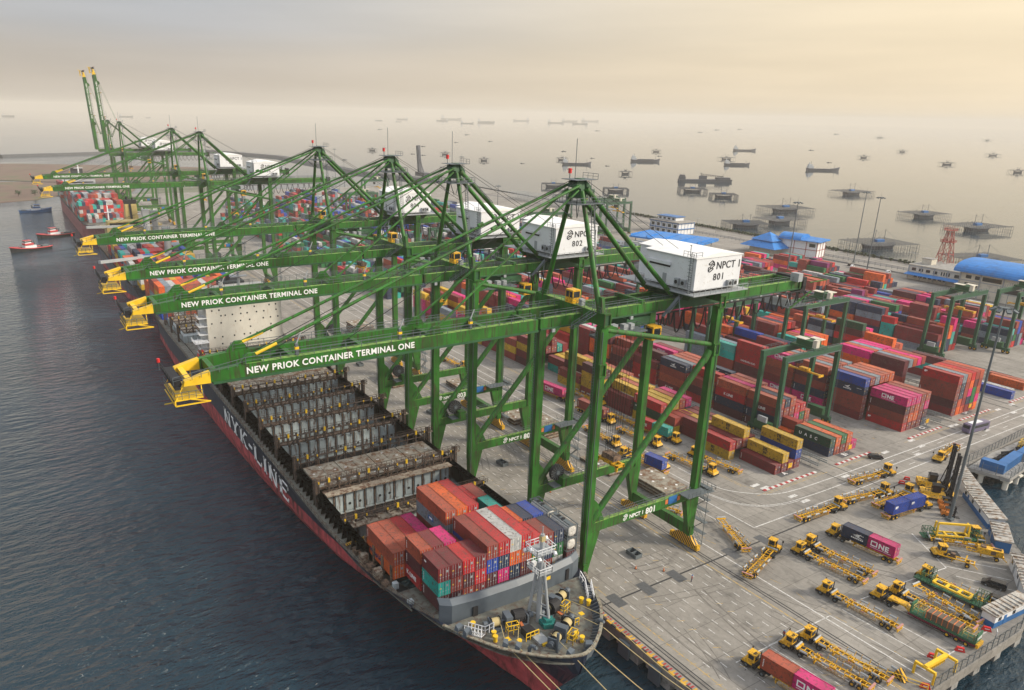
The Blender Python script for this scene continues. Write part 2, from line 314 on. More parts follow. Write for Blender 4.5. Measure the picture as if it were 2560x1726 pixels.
# ground paint
W=MB(); Y=MB(); D=MB(); RW=MB(); GR=MB()
def strip(B,pts,w,z=.012,m=0):
    for a,c in zip(pts,pts[1:]):
        a=Vector((*a,z)); c=Vector((*c,z)); d=(c-a).normalized(); n=Vector((-d.y,d.x,0))*w/2
        B.quad(a-n,c-n,c+n,a+n,m)
def dashes(B,a,b_,w,on,per,z=.012):
    a=Vector(a); b_=Vector(b_); L=(b_-a).length; d=(b_-a)/L; t=0
    while t+on<=L: strip(B,[tuple(a+d*t),tuple(a+d*(t+on))],w,z); t+=per
for k,y in enumerate([4.2,7.0,9.8,12.6,15.4,18.2,21.0,23.8,26.6]): dashes(W,(-140+(k%2)*1.7,y),(64,y),.17,1.6,3.9)
dashes(W,(-300,29.1),(64,29.1),.22,2.6,5.2)
strip(Y,[(-420,30.0),(65,30.0)],.28,.014); strip(Y,[(-420,2.2),(65,2.2)],.2,.014)
for y,wd in ((36.0,.28),(52.7,.28),(47.5,.22),(56.7,.28),(61.2,.28)): strip(W,[(-420,y),((64 if y<37 else 12.0 if y<53 else -6 if y<58 else -12),y)],wd)
def smooth(P,k=6):
    o=[]
    for i in range(len(P)-1):
        p0=P[max(0,i-1)];p1=P[i];p2=P[i+1];p3=P[min(len(P)-1,i+2)]
        for j in range(k):
            t=j/k; o.append(tuple(.5*((2*p1[c])+(-p0[c]+p2[c])*t+(2*p0[c]-5*p1[c]+4*p2[c]-p3[c])*t*t+(-p0[c]+3*p1[c]-3*p2[c]+p3[c])*t**3) for c in (0,1)))
    return o+[P[-1]]
strip(W,smooth([(-12.6,61.1),(-5.1,62.4),(1.1,68.5),(3.6,73.4),(4.6,80.3),(5.0,91.6),(5.2,103)]),.28)
strip(W,smooth([(-6,56.6),(.6,58.7),(5.3,63.2),(7.7,69.9),(8.4,76.6),(8.8,85.8),(8.9,100)]),.25)
strip(W,smooth([(-6,56.1),(.8,58.1),(5.9,62.9),(8.3,69.9),(8.9,75)]),.18)
strip(W,[(5.2,103),(5.6,150),(5.6,330)],.32); strip(W,[(8.9,100),(9,330)],.25); strip(W,[(12.1,52.7),(12.9,90),(13.4,330)],.3)
for y in range(118,320,14): strip(W,[(7.1,y),(7.1,y+4)],.2); strip(W,[(11.2,y+5),(11.2,y+8)],.2)
for (x,y) in [(-3.3,70.2),(-1.0,71.4),(5.9,74),(9.3,74.6),(5.9,97.5),(9.3,97.8),(2.2,123.5),(5.2,138),(1.2,139.5),(1.2,163.5),(8,131),(5.4,168.2),(1.4,166),(1.4,194),(5.6,196),(9,196),(9,170),(1.4,204)]: W.box(x,x+1.1,y,y+3,.008,.016)
for (y0,y1) in ((71,94),(103.4,120.5),(141.4,160),(172.3,192.6),(207,226),(242,260)):
    y=y0; k=0
    while y<y1: RW.box(.1,.9,y,y+1.15,.0,.14,k%2); y+=1.15; k+=1
    strip(Y,[(2.2,y0-1),(2.2,y1+3)],.16,.014); strip(Y,[(1.6,y0-4),(1.6,y1+2)],.12,.013)
strip(Y,[(-420,68.6),(-4,68.6),(-1.5,70)],.18,.014); strip(Y,[(-420,67.9),(-4,67.9)],.14,.014)
strip(Y,[(65,29.4),(41,30)],.2,.018)
# parking bays at the quay end
strip(W,[(42.6,18.9),(43.0,37.5)],.22); strip(W,[(42.6,9.5),(42.8,22)],.22); 
for y in (18.9,22.6,26.4,37.5,41.6,46.6,51.5,56.2,60.6): strip(W,[(43,y),(61.9,y+.8)],.2)
strip(W,[(61.6,40),(62.1,66.5)],.22); strip(W,[(33.5,84.5),(45.8,76.5),(44.2,63.5),(42.9,48.0)],.22)
for i in range(6): strip(W,[(35.5+i*3.3,83.4-i*2.1),(48+i*2.6,95-i*3.6)],.18)
for i in range(60):   # worn yellow lane ticks on the apron
    x=-118+i*3.05; 
    if random.random()<.8: strip(Y,[(x,20.3),(x+.7,21.7)],.13,.013)
    if random.random()<.75: strip(Y,[(x,9.0),(x+.7,10.4)],.13,.013)
    if random.random()<.8: strip(Y,[(x+1,1.6),(x+1.6,2.9)],.11,.013)
    if random.random()<.5: strip(Y,[(x,37.5+random.random()),(x+2.4,37.8+random.random())],.12,.013)
for i in range(300):  # clear bay ticks on yard lanes
    x=-4-random.random()*160; y=random.choice([73.5,96,99,125,131,138,163,167])+random.random()*3
    (D if random.random()<.5 else Y).box(x,x+.9,y,y+.25,.006,.015)
# drains, rail grooves, dark plates, stains
for y in (-.38,.38,31.62,32.38): D.box(-845,(62 if y>5 else 65.4),y-.13,y+.13,.004,.02)
D.box(-845,65.4,-1.7,-1.35,.004,.018)
D.box(16.8,17.2,-3.4,112,.005,.017); D.box(-845,20,95.6,95.9,.005,.017); D.box(-845,20,101.9,102.2,.005,.017)
for y in (3,11.5,20.5,38.5,50): D.box(15,19.3,y-1.3,y+1.3,.006,.019,1)
for y in (163,169,199.5,205,233,238): D.box(-600,4,y-.25,y+.25,.005,.017)
x=-200; k=0
while x<65: RW.box(x,x+1.4,-3.45,-3.0,0,.26,2+k%2); x+=1.4; k+=1
x=-60
while x<65: RW.box(x,x+.35,-2.9,-2.0,0,.05,(0 if int(x/.9)%3 else 2)); x+=.75
TM=MB(); tr=random.Random(21)
for k in range(90):   # faint tyre marks
    x=tr.uniform(-120,60); y=tr.uniform(5,70) if x<40 else tr.uniform(5,62); a=tr.uniform(-.5,.5)+(0 if tr.random()<.7 else 1.3); L=tr.uniform(6,26); cv=tr.uniform(-.05,.05); P1=[];P2=[]
    for i in range(9):
        P1.append((x,y)); P2.append((x-math.sin(a)*1.9,y+math.cos(a)*1.9)); x+=math.cos(a)*L/8; y+=math.sin(a)*L/8; a+=cv
    if max(p[0] for p in P1+P2)>64 or max(p[1] for p in P1+P2)>66 or min(p[1] for p in P1+P2)<3: continue
    w_=tr.uniform(.18,.4); strip(TM,P1,w_,.004+k*.00002); strip(TM,P2,w_,.0042+k*.00002)
struct(TM.build('tyre_marks',mat('tyre_rubber_on_concrete',(.15,.137,.12),.8,var=.3,vscale=.8)))
struct(W.build('road_markings',mat('worn_white_paint',(.62,.61,.58),.7,var=.15,vscale=2,wear=(.33,.31,.29),wamt=.07,wscale=1.5)))
struct(Y.build('yellow_markings',mat('worn_yellow_paint',(.52,.33,.06),.7,var=.2,vscale=2,wear=(.30,.27,.2),wamt=.12,wscale=1.5)))
struct(D.build('rail_grooves',[mat('groove_dark',(.03,.03,.032),.7),mat('plate_dark',(.085,.088,.092),.6,var=.2,vscale=2)]))
struct(RW.build('kerb_paint',[mat('kerb_red',(.33,.03,.03),.7,var=.2),mat('kerb_white',(.6,.58,.55),.7,var=.1),mat('kerb_yellow',(.6,.34,.03),.7,var=.2),mat('kerb_black',(.03,.03,.03),.7)]))
# far land, mud flats, breakwater
def land(name,P,z,mk,th=3):
    return struct(MB().prism(P,z-th,z).build(name,mk))
land('mud_flat',[(-850,-140),(-846,-94),(-862,-60),(-897,-34),(-880,0),(-885,40),(-960,60),(-1060,0),(-1105,-70),(-1109,-140),(-1080,-330),(-900,-300)],-3.5,'mud')
land('mud_flat',[(-1150,-160),(-1140,-90),(-1080,-20),(-990,80),(-1100,190),(-1300,230),(-1420,60),(-1490,-60),(-1500,-200),(-1400,-420),(-1200,-380)],-3.55,'mud')
land('mud_flat',[(-848,30),(-960,85),(-1080,195),(-1200,260),(-1150,300),(-990,190),(-860,120)],-3.6,mat('wet_green_flat',(.13,.14,.09),.8,var=.3,vscale=.03))
b=MB()
BW=[(-1900,-500),(-1711,-79),(-1786,109),(-1876,346),(-1700,402),(-1556,446),(-1300,440),(-1089,434),(-919,473),(-846,470)]
for a,c in zip(BW,BW[1:]): 
    a=Vector((*a,0)); c=Vector((*c,0)); d=(c-a).normalized(); n=Vector((-d.y,d.x,0)); b.hexa([a-n*17+Vector((0,0,-7)),c-n*17+Vector((0,0,-7)),c+n*17+Vector((0,0,-7)),a+n*17+Vector((0,0,-7))],[a-n*9,c-n*9,c+n*9,a+n*9])
struct(b.build('breakwater','rock'))
b=MB()
for (p,q) in zip(QP[13:],QP[14:]): 
    v=Vector((q[0]-p[0],q[1]-p[1])); L=v.length; v/=L; nx,ny=v.y,-v.x
    b.beam((p[0],p[1],.6),(q[0],q[1],.6),1.2,1.22); b.hexa([(p[0]+nx*9,p[1]+ny*9,-6),(q[0]+nx*9,q[1]+ny*9,-6),(q[0],q[1],-6),(p[0],p[1],-6)],[(p[0]+nx*1.5,p[1]+ny*1.5,-.5),(q[0]+nx*1.5,q[1]+ny*1.5,-.5),(q[0]+nx*.7,q[1]+ny*.7,-.5),(p[0]+nx*.7,p[1]+ny*.7,-.5)])
struct(b.build('sea_wall','rock'))
struct(MB().box(-700,-70,424,432,.006,.03).box(-700,-70,440,441,.006,.05).build('coast_road',mat('asphalt',(.14,.135,.13),.85,var=.2,vscale=.2)))
# haze: one closed box of even air round everything below the sky
hz=MB().box(CAM.x-16000,CAM.x+16000,CAM.y-16000,CAM.y+16000,-8,150).build('haze',[]); hz['kind']='stuff'
hm=bpy.data.materials.new('haze_air'); hm.use_nodes=True; t=hm.node_tree; t.nodes.clear(); o_=t.nodes.new('ShaderNodeOutputMaterial'); v_=t.nodes.new('ShaderNodeVolumePrincipled')
v_.inputs['Density'].default_value=.00012; v_.inputs['Color'].default_value=(.95,.89,.79,1); v_.inputs['Anisotropy'].default_value=.0; t.links.new(v_.outputs[0],o_.inputs['Volume']); hz.data.materials.append(hm)

# ================================================================ ship-to-shore gantry cranes
PIV=(0,-11,59.0)
def make_sts(num,raised=False):
    T=empty('gantry_crane'); GX=9.5; LS=32.0
    for y in (0,LS):
        for sx in (-1,1):
            b=MB(); x=sx*GX; top=58 if y==0 else 58.3
            b.box(x-.78,x+.78,y-.88,y+.88,11,top)
            s=-1 if y else 1; # foot flares towards the quay interior
            b.hexa([(x-.55,y-.6,3),(x+.55,y-.6,3),(x+.55,y+.6,3),(x-.55,y+.6,3)],[(x-.783,y-(.883 if y==0 else 3.1),13.1),(x+.783,y-(.883 if y==0 else 3.1),13.1),(x+.783,y+(3.1 if y==0 else .883),13.1),(x-.783,y+(3.1 if y==0 else .883),13.1)])
            zs=[59.3,48.8] if y else [59.3,49.2]
            for z in zs:   # open end frames on the outer face
                X=x+sx*.78; 
                for (a0,a1,c0,c1) in ((-.85,.85,1.1,1.35),(-.85,.85,-1.35,-1.1),(-.85,-.6,-1.1,1.1),(.6,.85,-1.1,1.1)): b.box(min(X,X+sx*.35),max(X,X+sx*.35),y+a0,y+a1,z+c0,z+c1)
            b.box(x-.82,x+.82,y-.92,y+.92,49,50.6); b.box(x-.82,x+.82,y-.92,y+.92,30,30.25)
            b.build('leg','green',T)
    for y in (0,LS):
        b=MB(); b.box(-GX-.8,GX+.8,y-.65,y+.65,3.2,5.7); b.build('sill_beam','green',T)
        for sx in (-1,1):
            b=MB(); x=sx*8.6
            b.prof([(x-3.7,.7),(x+3.7,.7),(x+3.7,1.5),(x+2.4,2.5),(x+1.0,3.15),(x-1.0,3.15),(x-2.4,2.5),(x-3.7,1.5)],y-.55,y+.55)
            for k in range(8): b.wheel(x-3.5+k*1.0,y,.45,.42,.5,2,2)
            b.box(x-4.3,x-3.7,y-.5,y+.5,.4,1.7,2); b.box(x+3.7,x+4.3,y-.5,y+.5,.4,1.7,2)
            b.build('bogie',['stripe','stripe','yellow'],T)
    for sx in (-1,1):
        x=sx*GX
        b=MB(); b.box(x-.55,x+.55,.7,LS-.7,13.0,15.1)
        pb=b.build('portal_beam','green',T)
        r=MB(); r.rail([(x+.5,3,15.1),(x+.5,LS-2,15.1)],1.1,2.6,.07); r.rail([(x-.5,3,15.1),(x-.5,LS-2,15.1)],1.1,2.6,.07); r.build('railing','steel',pb)
        r=MB(); r.box(x-.5,x+.5,1.2,LS-1.2,15.102,15.13); r.build('walkway',M['lime'],pb)
        if sx>0:
            letter('NPCT 1',1.25,'letw',pb,(x+.58,11.5,13.5),ROT_PX,.03); letter(num,2.0,'letw',pb,(x+.58,16.3,13.2),ROT_PX,.05,1.05)
            emblem(pb,(x+.6,10.4,14.1),ROT_PX,.95,'letw')
            MB().box(x+.56,x+.62,23.2,25.8,13.6,15.5).build('notice_board','dblue',pb); 
            MB().box(x+.56,x+.62,22.2,23.0,13.9,15.0,0).box(x+.56,x+.62,26.0,26.8,13.9,15.0).build('sign_plate','frust',pb)
        b=MB(); b.tube((x,1.6,16.2),(x,LS-1.6,47.6),.70,14); b.tube((x,1.0,15.2),(x,2.6,17.6),.8,12); b.tube((x,LS-2.6,46.2),(x,LS-1.0,48.5),.8,12)
        b.hexa([(x-.35,1,15.2),(x+.35,1,15.2),(x+.35,4.4,15.2),(x-.35,4.4,15.2)],[(x-.35,1,21),(x+.35,1,21),(x+.35,2.4,19.5),(x-.35,2.4,19.5)]); b.build('diagonal_brace','green',T)
        b=MB(); b.tube((x,1.0,57.0),(x,LS-1.0,49.9),.52,12); b.hexa([(x-.3,1,55),(x+.3,1,55),(x+.3,3.8,56),(x-.3,3.8,56)],[(x-.3,1,58.2),(x+.3,1,58.2),(x+.3,3.8,57.2),(x-.3,3.8,57.2)]); b.build('horizontal_brace','green',T)
        b=MB(); b.tube((x*.92,-.2,60.2),(sx*1.5,-.5,82.2),.55,14,r2=.42); b.hexa([(x*.92-.9,-.45,60.4),(x*.92+.9,-.45,60.4),(x*.92+.9,.45,60.4),(x*.92-.9,.45,60.4)],[(x*.92-.45,-.35,63.4),(x*.92+.35,-.35,63.4),(x*.92+.35,.3,63.4),(x*.92-.45,.3,63.4)]); b.build('a_frame_leg','green',T)
        b=MB(); b.tube((sx*1.7,.4,82.6),(sx*3.6,24.0,60.2),.50,14); b.build('backstay','green',T)
        b=MB(); b.box(sx*3.6-.5,sx*3.6+.5,-10.6,67,57.45,59.3); b.box(sx*3.6-.7,sx*3.6+.7,-10.6,67,57.15,57.45,1)
        for k in range(14): b.box(sx*3.6-.58,sx*3.6+.58,-8+k*5.5,-7.9+k*5.5,57.3,59.3)
        b.build('main_girder',['green','dgreen'],T)
    g=MB(); g.box(-GX-1.1,GX+1.1,-.75,.75,58.1,60.5); g.box(-GX+1,GX-1,-.7,.7,60.5,60.53,1)
    for s_ in (1,-1):
        X=s_*(GX+1.1); 
        for (a0,a1,c0,c1) in ((-.85,.85,60.3,60.6),(-.85,.85,58.0,58.3),(-.85,-.6,58.3,60.3),(.6,.85,58.3,60.3)): g.box(min(X,X+s_*.3),max(X,X+s_*.3),a0,a1,c0,c1)
        g.box(min(X,X+s_*.03),max(X,X+s_*.03),-.6,.6,58.3,60.3,2)
    cg=g.build('cross_girder',['green',M['lime'],'dgreen'],T)
    MB().rail([(-GX,.7,60.5),(GX,.7,60.5)]).rail([(-GX,-.7,60.5),(GX,-.7,60.5)]).build('railing','steel',cg)
    g=MB(); g.box(-GX-.9,GX+.9,LS-.8,LS+.8,59.35,61.4); g.build('cross_girder',['green'],T)
    MB().box(-4.4,4.4,66.2,67.4,57.2,59.4).build('end_tie','green',T); MB().box(-4.2,4.2,15,15.9,59.35,60.1).build('cross_tie','green',T)
    r=MB()
    for sx in (-1,1):
        X=sx*4.25; r.rail([(X,-10,59.3),(X,66,59.3)],1.1,2.6,.07); r.rail([(sx*2.95,-10,59.3),(sx*2.95,66,59.3)],1.1,4,.06)
    r.rail([(4.3,1.6,54.8),(4.3,14,54.8)],1.1,1.6,.07); r.rail([(7.2,1.6,54.8),(7.2,14,54.8),(4.3,14,54.8)],1.1,1.6,.07); r.build('railing','steel',T)
    r=MB().box(4.2,7.3,1.4,14.2,54.5,54.8).box(4.7,5.9,3,4.6,54.8,56.2,1).box(4.7,5.9,6,7.4,54.8,56.4,1).box(4.7,5.9,9,10.2,54.8,56.1,1).box(4.7,5.8,11,12,54.8,56.0,1).build('service_platform',['steel','lsteel'],T)
    MB().box(3.1,4.1,-10,66,59.302,59.33).box(-4.1,-3.1,-10,66,59.302,59.33).build('walkway',M['lime'],T)
    # apex head
    g=MB(); g.hexa([(-1.6,-.7,80.8),(1.6,-.7,80.8),(1.6,.7,80.8),(-1.6,.7,80.8)],[(-1.0,-.5,84.4),(1.0,-.5,84.4),(1.0,.5,84.4),(-1.0,.5,84.4)]); g.hexa([(-1.5,-1.8,82.9),(1.5,-1.8,82.9),(1.5,-.6,82.6),(-1.5,-.6,82.6)],[(-1.2,-1.6,83.8),(1.2,-1.6,83.8),(1.2,-.5,84.3),(-1.2,-.5,84.3)]); g.hexa([(-1.7,.6,82.0),(1.7,.6,82.0),(1.9,1.9,81.4),(-1.9,1.9,81.4)],[(-1.3,.5,84.2),(1.3,.5,84.2),(1.6,1.6,83.0),(-1.6,1.6,83.0)])
    hd=g.build('apex_head',['dgreen'],T)
    r=MB(); r.box(-3.6,3.6,-3.3,3.3,79.9,80.05); r.rail([(-3.6,-3.3,80.05),(3.6,-3.3,80.05),(3.6,3.3,80.05),(-3.6,3.3,80.05),(-3.6,-3.3,80.05)],1.1,1.4,.08)
    r.box(-2.2,2.2,-2.6,2.6,84.2,84.3); r.rail([(-2.2,2.6,84.3),(2.2,2.6,84.3)],1,1.2,.07); 
    for a in (-3.4,3.4): r.beam((a,3.2,79.9),(a*.3,.9,77.2),.14); r.beam((a,-3.2,79.9),(a*.3,-.9,77.2),.14)
    r.ladder((2.6,3.6,80),(3.4,8.5,75.2),.8,.5,.1); r.ladder((2,1.4,80),(1.6,1.2,84.2),.6,.5,.08); r.build('apex_platform','steel',hd)
    MB().tube((-.9,-.4,84.4),(-.9,-.4,91.5),.07,6).build('mast','steel',hd); 
    MB().tube((-1.0,-1.6,84.2),(-1.0,-1.6,85.3),.08,6).tube((-1.0,-1.6,85.3),(-1.0,-1.6,86.2),.34,10,1).build('beacon',['steel','red'],hd)
    # machinery house
    z0,z1=62.0,68.6; x0,x1=-10.2,9.1; y0,y1=24.2,37.8
    h=MB(); P=[(x0,y0+3.2),(x0+5.2,y0+3.2),(x0+5.2,y0),(x1,y0),(x1,y1),(x0,y1)]
    h.prism(P,z0,z1); H=h.build('machinery_house','white',T)
    h=MB(); h.profx([(y0-.25,z1+.003),(y1+.25,z1+.003),(y1+.25,z1+.15),((y0+y1)/2,z1+1.0),(y0-.25,z1+.15)],x0+5.0,x1+.15); h.profx([(y0+3.0,z1+.004),(y1+.24,z1+.004),(y1+.24,z1+.15),((y0+y1)/2+.8,z1+.98),(y0+3.0,z1+.15)],x0-.2,x0+5.0)
    for k in range(9): h.box(x0+5.4+k*1.7,x0+5.46+k*1.7,y0,y0+6.4,z1+.16,z1+.2)
    h.build('roof',mat('house_roof',(.80,.79,.77),.5,var=.06,vscale=.4) if 'house_roof' not in bpy.data.materials else bpy.data.materials['house_roof'],H)
    letter('NPCT 1',2.15,'letk',H,(x1+.03,y0+6.0,z1-2.5),ROT_PX,.02,1.05); letter(num,2.0,'letk',H,(x1+.03,y0+5.4,z1-4.8),ROT_PX,.02,1.2); emblem(H,(x1+.04,y0+4.6,z1-1.8),ROT_PX,1.45,'letk')
    for (a,c) in ((9.6,10.7),(11.2,12.3)): MB().box(x1+.05,x1+.7,y0+a,y0+c,z0+.3,z0+1.5).tube((x1+.7,y0+(a+c)/2,z0+.9),(x1+.74,y0+(a+c)/2,z0+.9),.4,12,1).build('air_conditioner',['lsteel','black'],H)
    for a in (-2.5,-4.3): MB().box(x1+a-.55,x1+a+.55,y0-.7,y0-.05,z0+.6,z0+2.0).tube((x1+a,y0-.74,z0+1.3),(x1+a,y0-.7,z0+1.3),.42,12,1).build('air_conditioner',['lsteel','black'],H)
    MB().box(x0+6.2,x0+12.6,y0-.5,y0-.02,z0+4.3,z0+4.9).box(x0+6.4,x0+12.4,y0-.06,y0-.01,z0+3.8,z0+4.3,1).build('canopy',['white','black'],H)
    MB().box(x0+10.5,x0+11.6,y0-.05,y0-.01,z0+.2,z0+2.4).build('door','lsteel',H)
    r=MB(); r.box(x0-1.3,x1+1.6,y0-1.5,y1+1.4,z0-.75,z0-.55); r.rail([(x0-1.2,y0+1.9,z0-.55),(x0+4,y0+1.9,z0-.55),(x0+4,y0-1.4,z0-.55),(x1+1.5,y0-1.4,z0-.55),(x1+1.5,y1+1.3,z0-.55)],1.15,1.5,.08); r.build('gallery',['lsteel'],H)
    r=MB(); r.ladder((x1-.8,y0-.5,z0-.5),(x1-.8,y0-.5,z1+1),.8,.45,.09)
    for k in range(8): r.box(x1-1.3,x1-.3,y0-.95,y0-.9,z0+1.5+k*.75,z0+1.57+k*.75); 
    r.rail([(x1-3.4,y0-.2,z1+.15),(x1-.1,y0-.2,z1+.15),(x1-.1,y0+1.6,z1+.15)],1.1,.9,.07); r.beam((x1-2.2,y0+.4,z1),(x1-2.2,y0+.4,z1+2.6),.09); r.beam((x1-2.6,y0+.4,z1+2.4),(x1-1.8,y0+.4,z1+2.4),.08); r.build('ladder','steel',H)
    s=MB(); s.hexa([(-6,26,59.3),(6.5,26,59.3),(6.5,36,59.3),(-6,36,59.3)],[(-9.8,24.6,61.2),(8.6,24.6,61.2),(8.6,37.4,61.2),(-9.8,37.4,61.2)]); s.box(-4.5,4.8,25,37,57.6,59.3); s.build('house_support','dgreen',T)
    MB().rail([(6.5,23,60.2),(9.6,20.5,57.4)],1,.9,.08).ladder((6.5,23.6,60.6),(6.5,20.2,57.6),1,.4,.1).beam((6.5,23,60.4),(6.0,19.5,56.6),.9,.12).build('stair','steel',T)
    # trolley, cabs, ropes
    t=MB(); t.box(-4.3,4.3,11.2,17.6,55.0,56.6); t.box(-3.4,3.4,12,16.8,54.2,55.0); 
    for a in (-3.4,-1.2,1.2,3.4): t.tube((a,12.4,55.9),(a,12.4,57.2),.5,8)
    tr=t.build('trolley','dgreen',T)
    MB().box(3.2,5.6,17.6,20.0,51.6,54.4).box(3.2,5.6,17.5,18.2,51.5,51.7).build('driver_cab',['oyellow'],tr)
    MB().box(5.6,5.64,17.9,19.7,52.6,54.0).box(3.5,5.3,17.55,17.6,52.2,54.0).build('window','glass',tr)
    lo=24.0 if num=='801' else 44.0
    r=MB()
    for a in (-2.6,-1.6,1.6,2.6):
        for c in (13.2,15.6): r.tube((a,c,54.4),(a*.6,14.4+(c-14.4)*.4,lo),.045,5)
    r.build('hoist_rope','black',tr)
    s=MB(); s.box(-1.9,1.9,13.3,15.5,lo-1.0,lo+.2,1); s.box(-3.1,3.1,13.2,13.7,lo-2.0,lo-1.5); s.box(-3.1,3.1,15.1,15.6,lo-2.0,lo-1.5)
    for a in (-3.1,-1.3,.9,2.7): s.box(a,a+.4,13.2,15.6,lo-2.1,lo-1.4)
    for a in (-3.1,3.1):
        for c in (13.1,15.4): s.box(a-.3,a+.3,c,c+.3,lo-2.8,lo-1.9)
    s.box(-1.2,1.2,13.6,15.2,lo-1.9,lo-1.0); s.box(-2.6,-1.4,13.8,14.8,lo-1.5,lo-.9,1); s.build('spreader',['oyellow','rust'],tr)
    c=MB(); c.box(-1.1,1.2,-.8,1.1,60.55,63.2); oc=c.build('operator_cabin','oyellow',T)
    MB().box(1.2,1.24,-.6,.9,61.7,62.9).box(-.9,.0,-.84,-.8,61.7,62.9).box(.25,1.05,-.84,-.8,61.7,62.9).build('window','glass',oc)
    MB().box(2.4,3.4,-.3,.6,60.55,61.8).build('cabinet','lsteel',T)
    f=MB()
    yy=19.5; k=0
    while yy<66:
        wd=2.6+(k%3)*.35 if yy>24 else 1.3; dp=(4.6 if yy<42 else 3.6) if yy>24 else 2.6
        for o in (-.22,.22):
            P=[(4.75+o*.5,yy+wd*(j/8),56.7-dp*math.sin(PI*j/8)**.6+o*.4) for j in range(9)]; f.path(P,.09,5)
        yy+=wd+.25; k+=1
    f.box(4.6,4.9,19,66.5,56.7,56.95); f.build('festoon_cable','black',T)
    p=MB(); p.box(-5.0,6.5,60.0,68.0,53.6,53.8); p.rail([(6.5,58,53.8),(6.5,70,53.8),(-5,70,53.8)],1.1,1.6,.08); p.tube((2,66.2,57.5),(2,68.6,57.0),1.1,14,1); p.box(-3,4.4,66.8,68.6,56.0,59.9,1); p.box(3.2,5.4,63.8,65.4,59.35,61.3,2)
    for a in (-4.8,6.3): p.beam((a,61,53.7),(a*.6,62,57.2),.2); p.beam((a,69.6,53.7),(a*.6,67,57.2),.2)
    p.beam((6.4,67,59.2),(6.4,73.5,59.2),.22,m=3); p.beam((-5,73.5,59.2),(6.4,73.5,59.2),.22,m=3); p.beam((6.4,60.5,53.5),(6.4,68,57.0),.3,m=3); p.tube((5.8,60.5,53.3),(5.8,73.4,53.3),.12,6,3); p.beam((6.4,73.4,53.3),(6.4,73.4,59.2),.1)
    p.build('rear_platform',['steel','black','lsteel','green'],T)
    rl=MB(); rl.tube((-8.1,5.2,18.4),(-7.3,5.2,18.4),1.9,22,0); rl.tube((-8.4,5.2,18.4),(-7.0,5.2,18.4),.5,12,1)
    for k in range(16): a=2*PI*k/16; rl.beam((-7.25,5.2,18.4),(-7.25,5.2+1.9*math.cos(a),18.4+1.9*math.sin(a)),.07,m=1)
    rl.box(-8.6,-5.6,5.6,7.6,15.3,17.4,2); rl.box(-8.8,-6.2,3.6,7.6,15.25,15.5,1); rl.build('cable_reel',['black','steel','green'],T)
    # landside stair tower
    st=MB(); y=LS+2.4; z=0.8; k=0
    while z<15: st.ladder((8.6 if k%2 else 11.4,y,z),(11.4 if k%2 else 8.6,y,z+2.9),.9,.35,.1,side=(0,1,0)); st.box(8,12.2,y-.6,y+.6,z+2.85,z+2.95); z+=2.95; k+=1
    for (a,c) in ((8.2,y),(12,y)): st.beam((a,c-.5,.8),(a,c-.5,16),.1)
    st.box(7.6,12.6,LS+1.1,LS+3.2,14.9,15.1); st.box(9.8,12.8,LS-5.5,LS+1.0,15.3,15.45); st.rail([(12.8,LS-5.5,15.45),(12.8,LS+3.2,15.45),(8,LS+3.2,15.45)],1.1,1.2,.08); st.build('stair_tower','steel',T)
    st=MB()
    for k in range(9):
        z=17+k*4.4; st.ladder((GX-2.8 if k%2 else GX-1.3,LS+1.9,z),(GX-1.3 if k%2 else GX-2.8,LS+1.9,z+4.2),.8,.5,.08,side=(0,1,0))
    for a in (GX-3.1,GX-1.05): st.beam((a,LS+2.3,15),(a,LS+2.3,58),.1)
    st.build('elevator_ladder','steel',T)
    st=MB(); st.ladder((5.6,.9,60.6),(2.6,1.4,79.6),.9,.5,.1); st.rail([(5.6,1.6,60.6),(2.6,1.8,79.6)],1,2,.06); st.ladder((6.6,-5.2,57.5),(8.6,-1.5,60.5),1.1,.4,.1); st.rail([(6.6,-5.2,57.5),(8.6,-1.5,60.5)],1,1.4,.07); st.build('ladder','steel',T)
    for sx in (-1,1):
        q=MB(); X=sx*GX; q.ladder((X-.2,-1.25,16),(X-.2,-1.25,57),.6,.6,.07); 
        for k in range(14): q.beam((X-.55,-1.75,18+k*2.9),(X+.15,-1.75,18+k*2.9),.06)
        q.build('leg_ladder','steel',T); q=MB(); q.tube((X+sx*.9,-.5,6),(X+sx*.9,-.5,57),.07,6); q.build('cable_pipe','steel',T); MB().tube((X+sx*.9,LS+.4,15),(X+sx*.9,LS+.4,57),.07,6).build('cable_pipe','steel',T)
    for k in range(7): MB().box(4.1,4.5,-8+k*10,-7.3+k*10,56.5,57.15).build('floodlight','lsteel',T)
    # boom and everything on it (hinged at PIV)
    def P3(y,z,x=0):
        if not raised: return (x,y,z)
        a=R(-88); dy,dz=y-PIV[1],z-PIV[2]; return (x,PIV[1]+dy*math.cos(a)-dz*math.sin(a),PIV[2]+dy*math.sin(a)+dz*math.cos(a))
    def xf(mb):
        if raised: mb.v=[P3(q[1],q[2],q[0]) for q in mb.v]
        return mb
    b=MB()
    for sx in (-1,1):
        X=sx*3.6; y0b,y1b=-71.3,-11.2
        b.box(X-.55,X+.55,-66.5,y1b,57.3,59.3); b.box(X-.8,X+.8,-71,y1b,56.95,57.3,1)
        b.hexa([(X-.55,y0b,57.3),(X+.55,y0b,57.3),(X+.55,-66.5,57.3),(X-.55,-66.5,57.3)],[(X-.551,y0b,58.9),(X+.551,y0b,58.9),(X+.551,-66.5,59.303),(X-.551,-66.5,59.303)])
        for yy in (-65,-33): b.hexa([(X-.3,yy-2.0,59.3),(X+.3,yy-2.0,59.3),(X+.3,yy+1.6,59.3),(X-.3,yy+1.6,59.3)],[(X-.3,yy-.5,60.8),(X+.3,yy-.5,60.8),(X+.3,yy+.6,60.8),(X-.3,yy+.6,60.8)])
